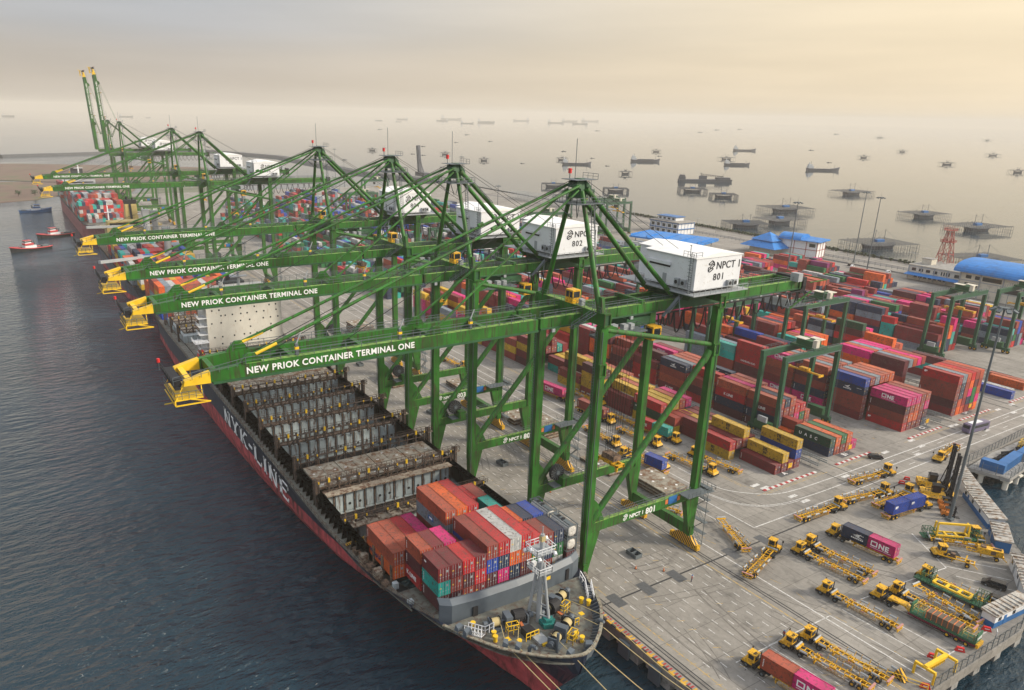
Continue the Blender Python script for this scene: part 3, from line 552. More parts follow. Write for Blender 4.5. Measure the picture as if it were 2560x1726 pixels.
    for yy in (-70.5,-58,-46,-33,-22,-12): b.box(-3.1,3.1,yy-.4,yy+.4,57.6,58.9)
    B=xf(b).build('boom',['green','dgreen'],T)
    b=MB()
    for sx in (-1,1):
        X=sx*3.6; b.hexa([(X-.56,-75.2,57.3),(X+.56,-75.2,57.3),(X+.56,-71.3,57.2),(X-.56,-71.3,57.2)],[(X-.56,-75.0,58.0),(X+.56,-75.0,58.0),(X+.56,-71.3,58.95),(X-.56,-71.3,58.95)])
    b.box(-3.1,3.1,-74.6,-73.8,57.2,58.0); xf(b).build('boom_tip','byellow',B)
    b=MB(); b.box(-3.9,4.3,-76.6,-72.6,55.2,55.4)
    for a in (-3.8,4.2):
        for c in (-76.5,-72.7): b.beam((a,c,55.3),(a*.9,max(c,-75.2),57.4),.14)
    b.beam((4.3,-76.6,54.5),(4.3,-71.6,54.5),.18); b.beam((4.3,-76.6,54.5),(4.3,-76.6,55.3),.18); b.beam((4.3,-71.6,54.5),(4.3,-74.5,55.3),.14); b.beam((-3.9,-76.6,54.5),(4.3,-76.6,54.5),.14); b.beam((1,-77.6,53.9),(4.3,-74.6,55.3),.14)
    for a in (-3.2,-1.1,1.1,3.2): b.tube((a-.25,-75.9,57.5),(a+.25,-75.9,57.5),.62,14,1)
    b.box(-4.0,4.2,-76.4,-75.6,56.9,57.2,1); b.box(-3.2,3.4,-76.8,-75.3,58.1,58.3,1); b.rail([(4.3,-72.6,55.4),(4.3,-76.6,55.4),(-3.9,-76.6,55.4)],1.1,1.0,.07,2); b.rail([(4.35,-76.6,57.8),(4.35,-66,59.3)],1.1,1.3,.07,2); b.rail([(4.3,-76.8,57.8),(-3.9,-76.8,57.8)],1.1,1.2,.08,1)
    xf(b).build('tip_platform',['byellow','black','steel'],B)
    MB_=MB(); MB_.tube((-4.2,-77.0,57.6),(-4.2,-77.0,58.9),.07,5); MB_.tube((-4.2,-77.0,58.9),(-4.2,-77.0,59.5),.25,8,1); xf(MB_).build('beacon',['steel','red'],B)
    r=MB(); r.box(3.1,4.1,-66,-12,59.305,59.33,1)
    for sx in (-1,1): r.rail([(sx*4.25,-66,59.3),(sx*4.25,-12,59.3)],1.1,2.6,.075); r.rail([(sx*2.95,-66,59.3),(sx*2.95,-12,59.3)],1.1,4,.055)
    for yy in (-58,-40,-26): r.box(3.2,3.7,yy,yy+.5,59.3,61.2,0); r.beam((3.4,yy+.2,61),(3.4,yy+1,62.8),.16,m=2); r.box(3.15,3.75,yy-.05,yy+.55,60.2,60.7,3)
    xf(r).build('railing',['steel',M['lime'],'lsteel','byellow'],B)
    if raised:
        me=text_mesh('NEW PRIOK CONTAINER TERMINAL ONE',1.42,'letw',.035,.03,1.09); lt=obj('lettering',me,B,P3(-66,57.75,4.18)); a=R(-88)
        Rx=Matrix.Rotation(a,3,'X'); lt.rotation_euler=(Rx@ROT_PX).to_euler()
    else: letter('NEW PRIOK CONTAINER TERMINAL ONE',1.42,'letw',B,(4.18,-66,57.75),ROT_PX,.035,1.09)
    for sx in (-1,1):
        b=MB(); 
        if raised:
            e=P3(-65,60.6,sx*3.6); mid=(sx*4.2,-6,68); b.tube((sx*1.6,-1.4,83.2),(sx*3,-7,72),.2,8); b.tube((sx*3,-7,72),P3(-40,60,sx*3.6),.2,8); b.tube((sx*1.6,-1.4,83.2),P3(-65,60.6,sx*3.6),.07,6)
        else: b.tube((sx*1.7,-1.4,83.2),(sx*3.6,-64.6,60.5),.26,10); b.tube((sx*3.53,-60.9,61.75),(sx*3.6,-64.9,60.35),.30,8,1); b.tube((sx*2.2,-20,76.9),(sx*2.24,-21,76.5),.34,8)
        b.build('forestay',['green','byellow'],T)
        if not raised:
            b=MB(); b.tube((sx*1.6,-1.4,82.4),(sx*3.6,-32.8,60.5),.22,10); b.build('forestay',['green'],T)
    b=MB()
    if not raised:
        for (a,c) in ((.8,-62),(-.8,-62),(1.2,-50)): b.tube((a,-1.6,84),(a*2,c,59.8),.06,5)
    for a in (-1.1,1.1): b.tube((a,1,84),(a*2,26,69.6),.05,5)
    b.build('hoist_cable','black',T)
    return T
M['lime']=mat('worn_lime_walkway',(.20,.36,.07),.7,var=.3,vscale=.8,wear=(.10,.13,.05),wamt=.08,wscale=1.5)
STS=[('801',0,'nearest of the green gantry cranes, its low boom reaching over the ship bow'),('802',-46,'second nearest green gantry crane, standing right behind the nearest one'),('803',-81,'third green gantry crane from the near end of the quay'),('804',-136,'fourth green gantry crane, boom passing above the white deckhouse roof'),('805',-306,'fifth green gantry crane, boom tip near the grey deck crane jibs'),('806',-377,'sixth green gantry crane, the farthest with a lowered boom'),('807',-587,'nearer of the two cranes with booms raised skywards'),('808',-657,'farthest gantry crane, its boom raised skywards and tip highest left')]
for num,x,lb in STS:
    c=make_sts(num,num in('807','808')); c.location=(x,0,0)
    tag(c,lb,'gantry crane','gantry cranes along the quay')

# ================================================================ containers
PAL=dict(brown=(0.277,0.044,0.030),maroon=(0.197,0.017,0.022),dark=(0.098,0.017,0.024),red=(0.471,0.014,0.018),orange=(0.658,0.106,0.013),rust=(0.425,0.078,0.035),pink=(0.583,0.010,0.156),navy=(0.012,0.027,0.069),blue=(0.010,0.053,0.339),teal=(0.010,0.342,0.287),green=(0.009,0.122,0.032),msc=(0.558,0.342,0.015),grey=(0.195,0.237,0.277),white=(0.474,0.474,0.458),mint=(0.065,0.343,0.295),purple=(0.204,0.009,0.114),lime=(0.164,0.295,0.076),dgreen=(0.011,0.062,0.031))
NAMEC=dict(brown='brown',maroon='maroon',dark='dark maroon',red='bright red',orange='orange',rust='rust orange',pink='magenta pink',navy='dark navy',blue='blue',teal='turquoise',green='green',msc='mustard yellow',grey='blue grey',white='off white',mint='mint green',purple='plum purple',lime='pale green',dgreen='dark green')
CL,CW,CH=12.3,2.5,2.9; TP=2.93; RP=2.82; BP=12.95
def cont_meshes(L):
    W=CW; H=CH
    b=MB(); b.box(0.1,L-.1,.06,W-.06,.16,H-.06,0)          # corrugated panels a little inside the frame
    f=.12
    for x in (0,L-f*1.3):
        for y in (0,W-f): b.box(x,x+f*1.3,y,y+f,0,H,0)
    for y in (0,W-f): b.box(f*1.3,L-f*1.3,y,y+f,0,.16,0); b.box(f*1.3,L-f*1.3,y,y+f,H-.1,H,0)
    for x in (0,L-f*1.3): b.box(x,x+f*1.3,f,W-f,0,.16,0); b.box(x,x+f*1.3,f,W-f,H-.12,H,0)
    body=b.mesh('container_body',['cont','lsteel'])
    d=MB(); d.box(L-.12,L-.03,.14,W-.14,.18,H-.14,0)
    for y in (.42,.95,1.55,2.08): d.box(L-.03,L+.015,y-.035,y+.035,.12,H-.1,1)
    for y in (.42,.95,1.55,2.08): d.box(L-.03,L+.03,y-.12,y+.12,.9,1.0,1)
    d.box(L-.03,L-.01,1.22,1.28,.18,H-.14,2); d.box(L-.025,L+.005,1.62,2.0,1.75,2.2,1); d.box(L-.025,L+.004,.3,.62,1.5,1.75,3)
    door=d.mesh('container_door',['cdoor','lsteel','black','byellow'])
    return body,door
CM={40:cont_meshes(CL),20:cont_meshes(6.1)}
LOGO={} # text recipes: (string,size,offset,spacing,mat)
LG={'one':('ONE',1.75,.06,1.08,'letw'),'kline':('K LINE',1.25,.02,1.05,'letw'),'uasc':('U A S C',1.3,.03,1.5,'letw'),'mol':('MOL',1.0,.05,1.2,'letw'),'tcs':('tcs',.6,.02,1,'letw'),
 'hl':('Hapag-Lloyd',1.25,.03,1.0,'navyl'),'ham':('HAMBURG SUD',1.0,0,.95,'letw'),'sea':('seaco',1.0,.05,1,'letw'),'mae':('MAERSK',1.2,.03,1.1,'letk'),'cap':('CAPITAL',.7,.02,1,'letw'),'tri':('tcs',.55,.02,1,'letw')}
M['navyl']=mat('navy_lettering',(.01,.015,.08),.6)
def add_logo(o,L,kind):
    if kind=='one': 
        letter('NE',1.75,'letw',o,(L*.5-.6,.035,.85),ROT_NY,.06,1.08)
        b=MB(); X=L*.5-2.35; Z=.85; h=1.28
        for (a,c,e,g) in ((0,1.5,0,.24),(0,1.5,h-.24,h),(0,.24,.24,h-.24),(1.26,1.5,.24,h-.24)): b.box(X+a,X+c,.03,.055,Z+e,Z+g)
        b.box(X,X+4.7,.03,.05,.45,.53); b.build('lettering','letw',o)
    elif kind=='msc':
        b=MB(); X=L*.5
        for k in (-.62,-.12,.38): b.box(X+k,X+k+.26,.03,.055,1.5,2.35)
        b.box(X-.62,X+.64,.03,.056,2.2,2.45)
        b.box(X-.55,X+.0,.03,.055,.6,.8); b.box(X-.55,X+.0,.03,.055,.9,1.05); b.box(X-.55,X+.0,.03,.055,1.15,1.3); b.box(X-.55,X-.35,.03,.054,1.0,1.2); b.box(X-.2,X+.0,.03,.054,.7,1.0)
        b.box(X+.15,X+.65,.03,.055,.6,.8); b.box(X+.15,X+.65,.03,.055,1.1,1.3); b.box(X+.15,X+.35,.03,.054,.8,1.1); b.build('lettering','letk',o)
    elif kind=='bird':
        b=MB(); X=L*.42
        b.add([(X,.03,1.7),(X+1.2,.03,1.85),(X+2.1,.03,2.35),(X+1.5,.03,1.5)],[(0,1,2,3)]); b.add([(X+.1,.03,1.5),(X+1.7,.03,1.45),(X+2.7,.03,1.2),(X+1.2,.03,1.25)],[(0,1,2,3)])
        for k in range(7): b.box(X-.2+k*.42,X+.1+k*.42,.03,.05,.75,1.05)
        for k in range(5): b.box(L-2.6+k*.35,L-2.35+k*.35,.03,.05,1.9,2.05)
        b.build('lettering','letw',o)
    elif kind=='box':
        MB().box(L*.5-1.1,L*.5+1.1,.03,.05,1.0,1.9,0).box(L*.5-.6,L*.5+.6,.025,.055,1.25,1.65,1).build('emblem',['dblue','letw'],o)
    elif kind=='star': MB().box(.7,2.6,.03,.05,.6,2.3,0).box(1.2,2.1,.025,.056,1.1,1.9,1).build('emblem',[mat('pale_blue',(.2,.5,.65)),'letw'],o); letter('MAERSK',1.2,'letk',o,(L*.4,.03,.9),ROT_NY,.03,1.1)
    elif kind=='db': letter('DB',.75,'letw',o,(.7,.03,1.6),ROT_NY,.08,1.0)
    elif kind=='mk':
        b=MB(); 
        for k in range(5): b.box(.45,.62,.03,.05,.6+k*.34,.82+k*.34)
        b.build('lettering','letw',o)
    elif kind in LG:
        s,z,of,sp,mk=LG[kind]
        x=.8 if kind in('tcs','cap','tri') else L*.5-len(s)*z*.33*sp
        letter(s,z,mk,o,(x,.03,.9 if z>.9 else 1.7),ROT_NY,of,sp)
GBOX={} # big bag: all containers
CONT=[]
def put(x,y,z,L,c,logo=None,where='',rz=0,force=False):
    """x,y,z = far lower corner (small x, small y); long axis along +x"""
    CONT.append(dict(x=x,y=y,z=z,L=L,c=c,logo=logo,w=where,rz=rz,f=force))
rnd=random.Random(5)
WARM=['brown']*8+['maroon']*10+['rust']*3+['dark']*4+['red']*3+['pink']*5+['navy']*6+['grey']*3+['orange']*3+['teal','green','blue','white','msc','purple','mint']
MSCP=['msc']*7+['brown']*4+['maroon']*5+['dark']*2+['navy','rust','red','pink','teal','grey']
FARP=['green']*5+['red']*3+['grey']*6+['navy']*5+['blue']*4+['brown']*4+['teal']*3+['white']*4+['maroon']*2+['rust']
LGC={'pink':['one'],'navy':['bird','bird','mk','mol'],'msc':['msc'],'green':['uasc','mk'],'grey':['mol','box','mk',None],'maroon':['kline','mk',None,'mk'],'red':['kline','mk','ham'],'brown':['mk','mk',None],'orange':['hl','hl','mk'],'blue':['mk','bird'],'teal':['mk'],'rust':['mk',None],'dgreen':['uasc'],'white':['mae']}
ORD=['first','second','third','fourth','fifth','sixth','seventh','eighth','ninth','tenth','eleventh','twelfth']
TIERW=['bottom','second','third','fourth','fifth','sixth']
BLK={'A':(76.1,'the front yard block'),'B':(106.1,'the block with green row end'),'C':(141.7,'the block with pink tops'),'D':(172.8,'the block beside tall mast'),'E':(208.0,'the block behind tall mast'),'F':(242.2,'the block under middle crane'),'G':(279.5,'the block behind middle crane'),'H':(311.5,'the block before cream building'),'I':(349.0,'the last block before shore')}
# explicit bays: block -> list of (near_end_x, L, first_row_index, [row specs bottom->top])  row spec = list of colour or colour:logo
X={}
X['A']=[(-4.2,40,2,[['maroon:mk'],['maroon','msc:msc'],['maroon'],['maroon','blue:sea','msc:msc']]),
 (-17.3,40,.6,[['msc:msc','red:mk'],['brown','maroon'],['maroon','rust:mk','msc:msc'],['maroon','brown'],['rust']]),
 (-30.6,40,.6,[[],['maroon','maroon'],['brown','msc:msc'],['rust','maroon'],['maroon','maroon:mk']]),
 (-38.5,20,.4,[['msc','brown'],['maroon','brown'],['maroon','maroon']]),
 (-43.8,40,0,[['msc:msc','dgreen:cap','red:mk'],['maroon','brown','msc:msc'],['brown','maroon','msc:msc'],['maroon','maroon','rust'],['maroon','navy','pink']]),
 (-57.5,40,0,[['maroon','maroon:mk'],['navy','brown','msc:msc'],['maroon','rust','rust'],['brown','maroon','msc'],['maroon','red']]),
 (-71,40,0,[['brown','msc:msc','msc:msc','dark'],['maroon','brown','msc:msc','msc'],['brown','rust'],['rust','rust','msc'],['brown','maroon','rust']]),
 (-84.5,40,0,[['msc:msc','brown:mk'],['msc','dark','dark','msc'],['maroon','msc','msc'],['brown','brown','msc:msc'],['msc','msc','rust']]),
 (-98,40,0,[[],[],['teal','maroon'],['msc','msc'],['msc','msc:msc']]),]
X['B']=[(-3.9,40,0,[['navy:mk','dgreen:uasc'],['rust','orange:mk'],['maroon','green:mk'],['rust','orange'],['pink']]),
 (-17.4,20,0,[['orange'],['brown','brown'],['rust']]),
 (-22.6,40,0,[['dark:mk','navy:mk','maroon:kline','rust'],['maroon','brown','brown','navy'],['rust','dark','brown','rust'],['maroon','pink','red'],['brown','green','red'],['brown','rust']]),
 (-35.6,40,0,[['dark','navy:mk','red:kline','rust:mk'],['maroon','maroon','dark','pink'],['rust','brown','rust','rust'],['brown','brown','navy','brown']]),
 (-49,40,0,[['red:mk','dark','brown:mk'],['brown','maroon','rust','red'],['maroon','brown','rust'],['pink','brown','navy','navy:bird']]),
 (-62,40,0,[['maroon:kline','rust','brown','navy:bird'],['grey','brown','dark','grey'],['brown','rust','rust','rust'],['dark','brown','brown','rust'],['teal','maroon','rust','rust']])]
X['C']=[(-3.7,40,1,[['red:db','brown:mk','dark:mk','pink:one'],['maroon','orange','brown','pink'],['brown','orange','rust','pink'],['maroon','maroon','brown','brown'],['navy','dark','pink','rust']]),
 (-16.7,40,0,[['maroon','brown','brown','navy:bird','blue:mk'],['brown','dark','rust','maroon','brown'],['rust','rust','rust','navy','grey'],['dark','maroon','brown','maroon','rust'],['rust','rust','maroon','rust','rust'],['brown','maroon','orange','rust','orange']]),
 (-30.5,40,0,[['pink:one','navy:mk','brown','dark','rust'],['rust','maroon','brown','rust','grey'],['rust','rust','rust','rust','rust'],['brown','brown','dark','rust','rust'],['dark','brown','maroon','rust','grey'],['maroon','brown','brown','rust']]),
 (-43.6,40,0,[['pink:one','maroon','brown','rust','pink:one'],['maroon','brown','rust','rust','rust'],['brown','rust','rust','grey','grey'],['rust','rust','brown','rust','rust'],['rust','rust','rust','rust']])]
X['D']=[(-2.7,40,0,[['maroon:mk','dark','brown:mk','brown','red:db'],['orange','rust','navy','navy','grey'],['rust','maroon','brown','brown','rust'],['maroon','navy','pink','orange','red'],['brown','green','green','dark','brown'],['orange','pink','rust','brown','rust']]),
 (-21.3,40,0,[['maroon','dark','brown:mk','dark','dark:mk'],['navy','maroon','navy','brown','grey'],['maroon','navy','navy','brown','rust'],['navy','teal','maroon','maroon','pink'],['maroon','maroon','maroon','brown','brown']]),
 (-34.4,40,0,[['brown','pink','brown','orange','pink:one'],['brown','maroon','rust','navy','rust'],['rust','brown','rust','rust','grey'],['brown','rust','rust','rust','pink'],['brown','brown','rust','rust','pink']]),
 (-47.8,40,0,[['brown','maroon'],['brown','dark','brown'],['dark','maroon','rust'],['maroon','rust']]),
 (-62,40,0,[['dark','navy','teal','teal:mk'],['maroon','brown','brown','rust'],['rust','maroon','rust','rust'],['maroon','maroon','rust','pink'],['rust','rust','orange','orange'],['orange','orange','orange','orange']])]
X['E']=[(-25.2,40,0,[['maroon','teal:mk','dark:mk']]),
 (-45.5,40,0,[['brown','orange','orange:hl','orange:hl'],['maroon','white','brown'],['rust','dark','rust']]),
 (-59,40,0,[['dark','dgreen:uasc','red:ham','dark','dgreen:uasc'],['brown','dark','maroon','brown'],['maroon','pink','pink','pink']]),
 (-72,40,0,[['brown','navy:mk','grey:mol','navy:mk'],['maroon','rust','rust','rust'],['rust','dark','rust','brown']])]
def bays(k,x_from,n,pal,hmax,hmin,gap=.14,lay=0):
    """random fill of a block going away from the last explicit bay"""
    y0=BLK[k][0]; x=x_from; res=[]
    for i in range(n):
        L=40 if rnd.random()<.8 else 20
        base=rnd.randint(hmin,hmax); rows=[]
        if rnd.random()<gap: x-=BP; continue
        for r in range(6):
            h=max(0,min(hmax,base+rnd.choice([-1,-1,0,0,0,1])))
            if rnd.random()<.06: h=0
            c=rnd.choice(pal); col=[]
            for t in range(h):
                if rnd.random()<.75: c=rnd.choice(pal)
                lg=None
                if c in LGC and rnd.random()<.6: lg=rnd.choice(LGC[c])
                col.append(c+(':'+lg if lg else ''))
            rows.append(col)
        X.setdefault(k,[]).append((x,L,0,rows)); x-=(BP if L==40 else 6.6)
    return x
bays('A',-112,8,MSCP,4,2); bays('A',-245,30,FARP,4,1,.1)
bays('B',-76,12,WARM,4,3,.04); bays('C',-57,14,WARM,5,4,.04); bays('D',-76,13,WARM,5,3,.04)
bays('E',-86,13,WARM,5,4,.04); bays('F',-45,17,WARM+['pink']*3+['navy']*4+['maroon']*4,5,3,.03); bays('G',-34,18,WARM+['pink']*2+['navy']*4+['maroon']*4,4,3,.03); bays('H',-62,16,WARM+['navy']*5,3,2,.05); bays('I',-120,11,WARM+['navy']*5,3,1,.1)
for k in 'BCDEFG': bays(k,-262 if k<'E' else -270,36,FARP,5 if k in'CDE' else 4,2,.08)
for k in 'B': X[k]=X[k]
def fill():
    occ={}
    for k,L in X.items():
        y0,desc=BLK[k]
        for bi,(xe,ln,r0,rows) in enumerate(L):
            for ri,col in enumerate(rows):
                for ti,s in enumerate(col): occ[(k,bi,ri,ti)]=(xe,ln,r0,s,len(col))
    for (k,bi,ri,ti),(xe,ln,r0,s,h) in occ.items():
        y0,desc=BLK[k]; c,_,lg=s.partition(':')
        top=ti==h-1
        side=(k,bi,ri-1,ti) not in occ
        end=bi==0 or (k,bi-1,ri,ti) not in occ
        if not(top or side or end): continue
        lx=(CL if ln==40 else 6.1)
        where='%s, %s row, %s bay, %s'%('topmost' if top and h>1 else (TIERW[ti]+' tier' if h>1 else 'on the ground'),ORD[ri],ORD[bi] if bi<12 else 'far',desc)
        put(xe-lx,y0+(r0+ri)*RP,ti*TP,ln,c,lg or None,where)
fill()

# ================================================================ container ship in front
def interp(tab,x):
    if x<=tab[0][0]: return tab[0][1]
    for (a,fa),(b_,fb) in zip(tab,tab[1:]):
        if x<=b_: return fa+(fb-fa)*(x-a)/(b_-a)
    return tab[-1][1]
def hull(xs,dk,wl2,wl0,wlm,zd,cy,zk=-7,zs=3.0):
    """lofted hull: half breadths at deck, z=zs (paint line), z=0, z=-4; returns one mesh, slot 0 topsides, slot 1 boot top"""
    b=MB(); rows=[]
    for x in xs:
        D=interp(zd,x); prof=[(interp(dk,x),D),(interp(dk,x)*.35+interp(wl2,x)*.65,(D+zs)/2+.3),(interp(wl2,x),zs),(interp(wl0,x),0),(interp(wlm,x),-4),(interp(wlm,x)*.8,zk)]
        rows.append([(x,cy-h,z) for h,z in prof]+[(x,cy+h,z) for h,z in reversed(prof)])
    n=len(rows[0])
    for i,rw in enumerate(rows): b.v+=rw
    for i in range(len(rows)-1):
        for j in range(n-1):
            a=i*n+j; b.f.append((a,a+n,a+n+1,a+1)); k=j if j<n//2 else n-2-j
            b.m.append(0 if k<2 else 1)
    b.f.append(tuple(range(n))); b.m.append(0); b.f.append(tuple(reversed(range((len(rows)-1)*n,len(rows)*n)))); b.m.append(0)
    return b
CY=-24
S1=empty('container_ship',(0,CY,-4)); S1.location=(0,0,0)
tag(S1,'dark navy container ship with half empty open holds, moored in front under the cranes','container ship','container ships moored along the quay')
xs=[-262,-258,-245,-225,-200,-175,-150,-130,-110,-90,-75,-60,-50,-40,-32,-25,-18,-12,-6,0,5,10,14,18,21,24,27,29.5,31.5,33.3,35,36.3,37.3,38]
DK=[(-262,17),(-230,20),(-200,20.4),(-30,20.4),(-15,20.2),(-5,19.6),(3,18.7),(10,17.6),(19,15.8),(25,13.4),(29.5,10.9),(33,8),(35.4,5.4),(37.2,2.6),(38,.3)]
W2=[(-262,12),(-230,19),(-200,20.35),(-110,20.3),(-89,20.1),(-67,19.4),(-46,18.4),(-30,17.0),(-18,15.2),(-5,11.4),(8,6.6),(18,3.6),(26,1.7),(33,.8),(38,.2)]
W0=[(x,v*.995) for x,v in W2]
WM=[(-262,1),(-225,15),(-190,20.2),(-154,20.1),(-120,19.6),(-91,18.8),(-57,17.0),(-30,14.4),(-10,9.4),(2,5.6),(14,3.0),(24,1.4),(33,.6),(38,.1)]
ZD=[(-262,9.4),(-20,9.3),(0,9.6),(12,10.6),(19,11.6),(26,12.0),(38,12.5)]
b=hull(xs,DK,W2,W0,WM,ZD,CY); 
# raked stem: pull the lower bow back
b.v=[(x-(max(0,(9.2-z))*.75*max(0,(x-18.7)/19.3) if x>18.7 else 0),y,z) for x,y,z in b.v]
H1=b.build('hull',['navy','boot'],S1)
MB().tube((26,CY,-7.5),(34,CY,-6.2),3,14).tube((34,CY,-6.2),(36,CY,-6.2),3,14,r2=1.4).build('bulb','boot',S1)
def edge(x,side,tab=DK): return CY+side*interp(tab,x)
# gunwale + bulwark at the bow
b=MB(); X=[19,21,24,27,29.5,31.5,33.3,35,36.3,37.3,37.9]
L_=[(x,edge(x,-1),interp(ZD,x)) for x in X]; Rr=[(x,edge(x,1),interp(ZD,x)) for x in X]
ring=L_+Rr[::-1]
for a,c in zip(ring,ring[1:]): b.beam((a[0]-.1,a[1],a[2]+.12),(c[0]-.1,c[1],c[2]+.12),.55,.24); 
b.build('gunwale',mat('gunwale_tan',(.26,.24,.18),.7,var=.2,vscale=1,wear=RUST,wamt=.06,wscale=1.5),S1)
b=MB()
for a,c in zip(Rr,Rr[1:]): b.hexa([(a[0]-.5,a[1]-.35,11.0),(c[0]-.5,c[1]-.35,11.0),(c[0]-.1,c[1]-.05,11.0),(a[0]-.1,a[1]-.05,11.0)],[(a[0]-.2,a[1]-.2,a[2]+.1),(c[0]-.2,c[1]-.2,c[2]+.1),(c[0],c[1],c[2]+.1),(a[0],a[1],a[2]+.1)])
for k in range(26):
    t=k/26*10; i=min(9,int(t)); u=t-i; p=Vector(Rr[i]).lerp(Vector(Rr[i+1]),u); q=Vector((20,CY,p.z)); d=(q-p).normalized(); b.beam(p+Vector((0,0,.1)),p+d*1.5+Vector((0,0,-.9)),.22,.5)
b.build('bulwark','breaker',S1)
# foredeck
b=MB(); P=[(x,edge(x,-1)+.35) for x in X[:-1]]+[(x,edge(x,1)-.35) for x in reversed(X[:-1])]
b.prism([(18.6,edge(19,-1)+.4)]+P+[(18.6,edge(19,1)-.4)],10.8,11.0); b.build('foredeck','deck',S1)
b=MB(); P=[(x,edge(x,-1)+.25) for x in (-262,-240,-200,-100,-30,-10,0,10)]; 
for p,q in zip(P,P[1:]):
    z=9.0 if q[0]<5 else 9.6
    for s_ in (-1,1):
        y0=p[1] if s_<0 else 2*CY-p[1]; y1=q[1] if s_<0 else 2*CY-q[1]; yi=CY+s_*17.2
        if abs(y0-CY)<17.3 and p[0]>0: yi=CY+s_*14.5
        A=[(p[0],min(y0,yi)),(q[0],min(y1,yi)),(q[0],max(y1,yi)),(p[0],max(y0,yi))]
        b.prism(A,z-.3,z)
b.prism([(-262,-40),(-158,-41),(-158,-7),(-262,-8)],8.6,8.92); b.prism([(4,edge(4,-1)+1.2),(11,edge(11,-1)+1.6),(18.6,edge(18.6,-1)+2.6),(18.6,edge(18.6,1)-2.6),(11,edge(11,1)-1.6),(4,edge(4,1)-1.2)],9.25,9.55); b.prism([(10,edge(10,-1)+.4),(14,edge(14,-1)+.4),(18.6,edge(18.6,-1)+.5),(18.6,edge(18.6,-1)+4),(10,edge(10,-1)+4)],10.2,10.4); b.prism([(10,edge(10,1)-4),(18.6,edge(18.6,1)-4),(18.6,edge(18.6,1)-.5),(14,edge(14,1)-.4),(10,edge(10,1)-.4)],10.2,10.4); b.build('main_deck','deck',S1)
# breakwater
b=MB(); P=[(16.6,-39.3),(17.9,-37.5),(18.6,-32),(18.9,-24),(18.6,-16),(17.9,-10.5),(16.9,-8.3)]
for p,q in zip(P,P[1:]):
    b.hexa([(p[0]-.15,p[1],9.6),(p[0]+.15,p[1],9.6),(q[0]+.15,q[1],9.6),(q[0]-.15,q[1],9.6)],[(p[0]-.15,p[1],14.2),(p[0]+.15,p[1],14.2),(q[0]+.15,q[1],14.2),(q[0]-.15,q[1],14.2)])
    b.hexa([(p[0]-.15,p[1],14.2),(p[0]+.15,p[1],14.2),(q[0]+.15,q[1],14.2),(q[0]-.15,q[1],14.2)],[(p[0]-1.0,p[1],15.1),(p[0]-.7,p[1],15.1),(q[0]-.7,q[1],15.1),(q[0]-1.0,q[1],15.1)])
bw=b.build('breakwater','breaker',S1)
MB().box(18.55,18.85,-33.6,-32.6,11.0,12.9).build('door','black',bw); MB().box(18.2,18.5,-12.4,-11.7,11.1,13.4).build('door','black',bw)
MB().box(18.75,18.82,-17.4,-16.5,13.0,13.7).build('notice_plate','byellow',bw); MB().box(18.7,18.78,-30.8,-30.3,12.6,13.0).box(18.7,18.78,-29.8,-29.3,12.6,13.0).build('notice_plate','lsteel',bw)
# winches
def winch(x,y,rz,drums,parent):
    w_=empty('winch',(x,y,11)); w_.rotation_euler=(0,0,rz); w_.parent=parent
    b=MB(); b.box(-3.6,3.6,-1.3,1.3,0,.35); b.box(-.7,.5,-1.1,1.1,.3,2.4); b.tube((-3.9,0,1.3),(3.9,0,1.3),.22,8); b.tube((-4.6,0,1.3),(-3.9,0,1.3),.5,12); b.tube((3.9,0,1.3),(4.6,0,1.3),.55,12)
    for a in (-3.5,3.3): b.box(a,a+.3,-1,1,.3,1.9)
    b.build('winch_frame','breaker',w_)
    for d in drums:
        c=MB(); c.tube((d-.75,0,1.3),(d+.75,0,1.3),.78,16,1); c.tube((d-.85,0,1.3),(d-.75,0,1.3),.98,18,0); c.tube((d+.75,0,1.3),(d+.85,0,1.3),.98,18,0); c.build('rope_drum',['black','rope'],w_)
    r=MB(); r.rail([(-1.0,-2.6,0),(1.0,-2.6,0),(1.0,-1.5,0),(-1,-1.5,0),(-1,-2.6,0)],1.9,.7,.11); r.build('railing','byellow',w_)
    return w_
winch(23.9,-29.6,R(78),[-2.4,2.0],S1); winch(24.0,-19.4,R(110),[-2.0,2.2],S1); winch(31.0,-23.4,R(118),[-2.3,2.2],S1)
b=MB()
for (x,y,rz) in ((26.2,-28,R(-12)),(27.2,-20.0,R(12))):
    c,s_=math.cos(rz),math.sin(rz)
    b.beam((x-3.6*c,y-3.6*s_,11.9),(x+2.2*c,y+2.2*s_,11.4),.5,.3,1); b.tube((x-2.2*c+s_,y-2.2*s_-c,12.4),(x-2.2*c-s_,y-2.2*s_+c,12.4),1.2,16); b.box(x+.6,x+2.6,y-.9,y+.9,11,12.4); b.rail([(x+2.8,y-1.3,11),(x+2.8,y+1.3,11)],1.5,.8,.12,2)
b.build('anchor_windlass',['black','frust','byellow'],S1)
for (x,y) in ((25.2,-33.4),(26.3,-33.8),(25.4,-14.3),(26.6,-13.6),(32.5,-21.3),(33.8,-21.1),(21.3,-35.2),(29.2,-30.9)):
    MB().tube((x,y,11),(x,y,12.0),.36,14,0).tube((x,y,12.0),(x,y,12.15),.46,14,1).build('bollard',['byellow','byellow'],S1)
for (x,y,a) in ((28.9,-33.6,.9),(30.6,-32.2,.7),(36.1,-21.6,-.5),(36.1,-25.6,.4),(21.5,-38.2,.3),(23.2,-37.6,.3)):
    b=MB(); b.hexa([(-.8,-.5,-.6),(.8,-.5,-.6),(.8,.5,-.6),(-.8,.5,-.6)],[(-.7,-.5,.5),(.7,-.5,.5),(.5,.3,.75),(-.5,.3,.75)]); b.build('fairlead','breaker',S1,(x,y,12.2),a+PI/2)
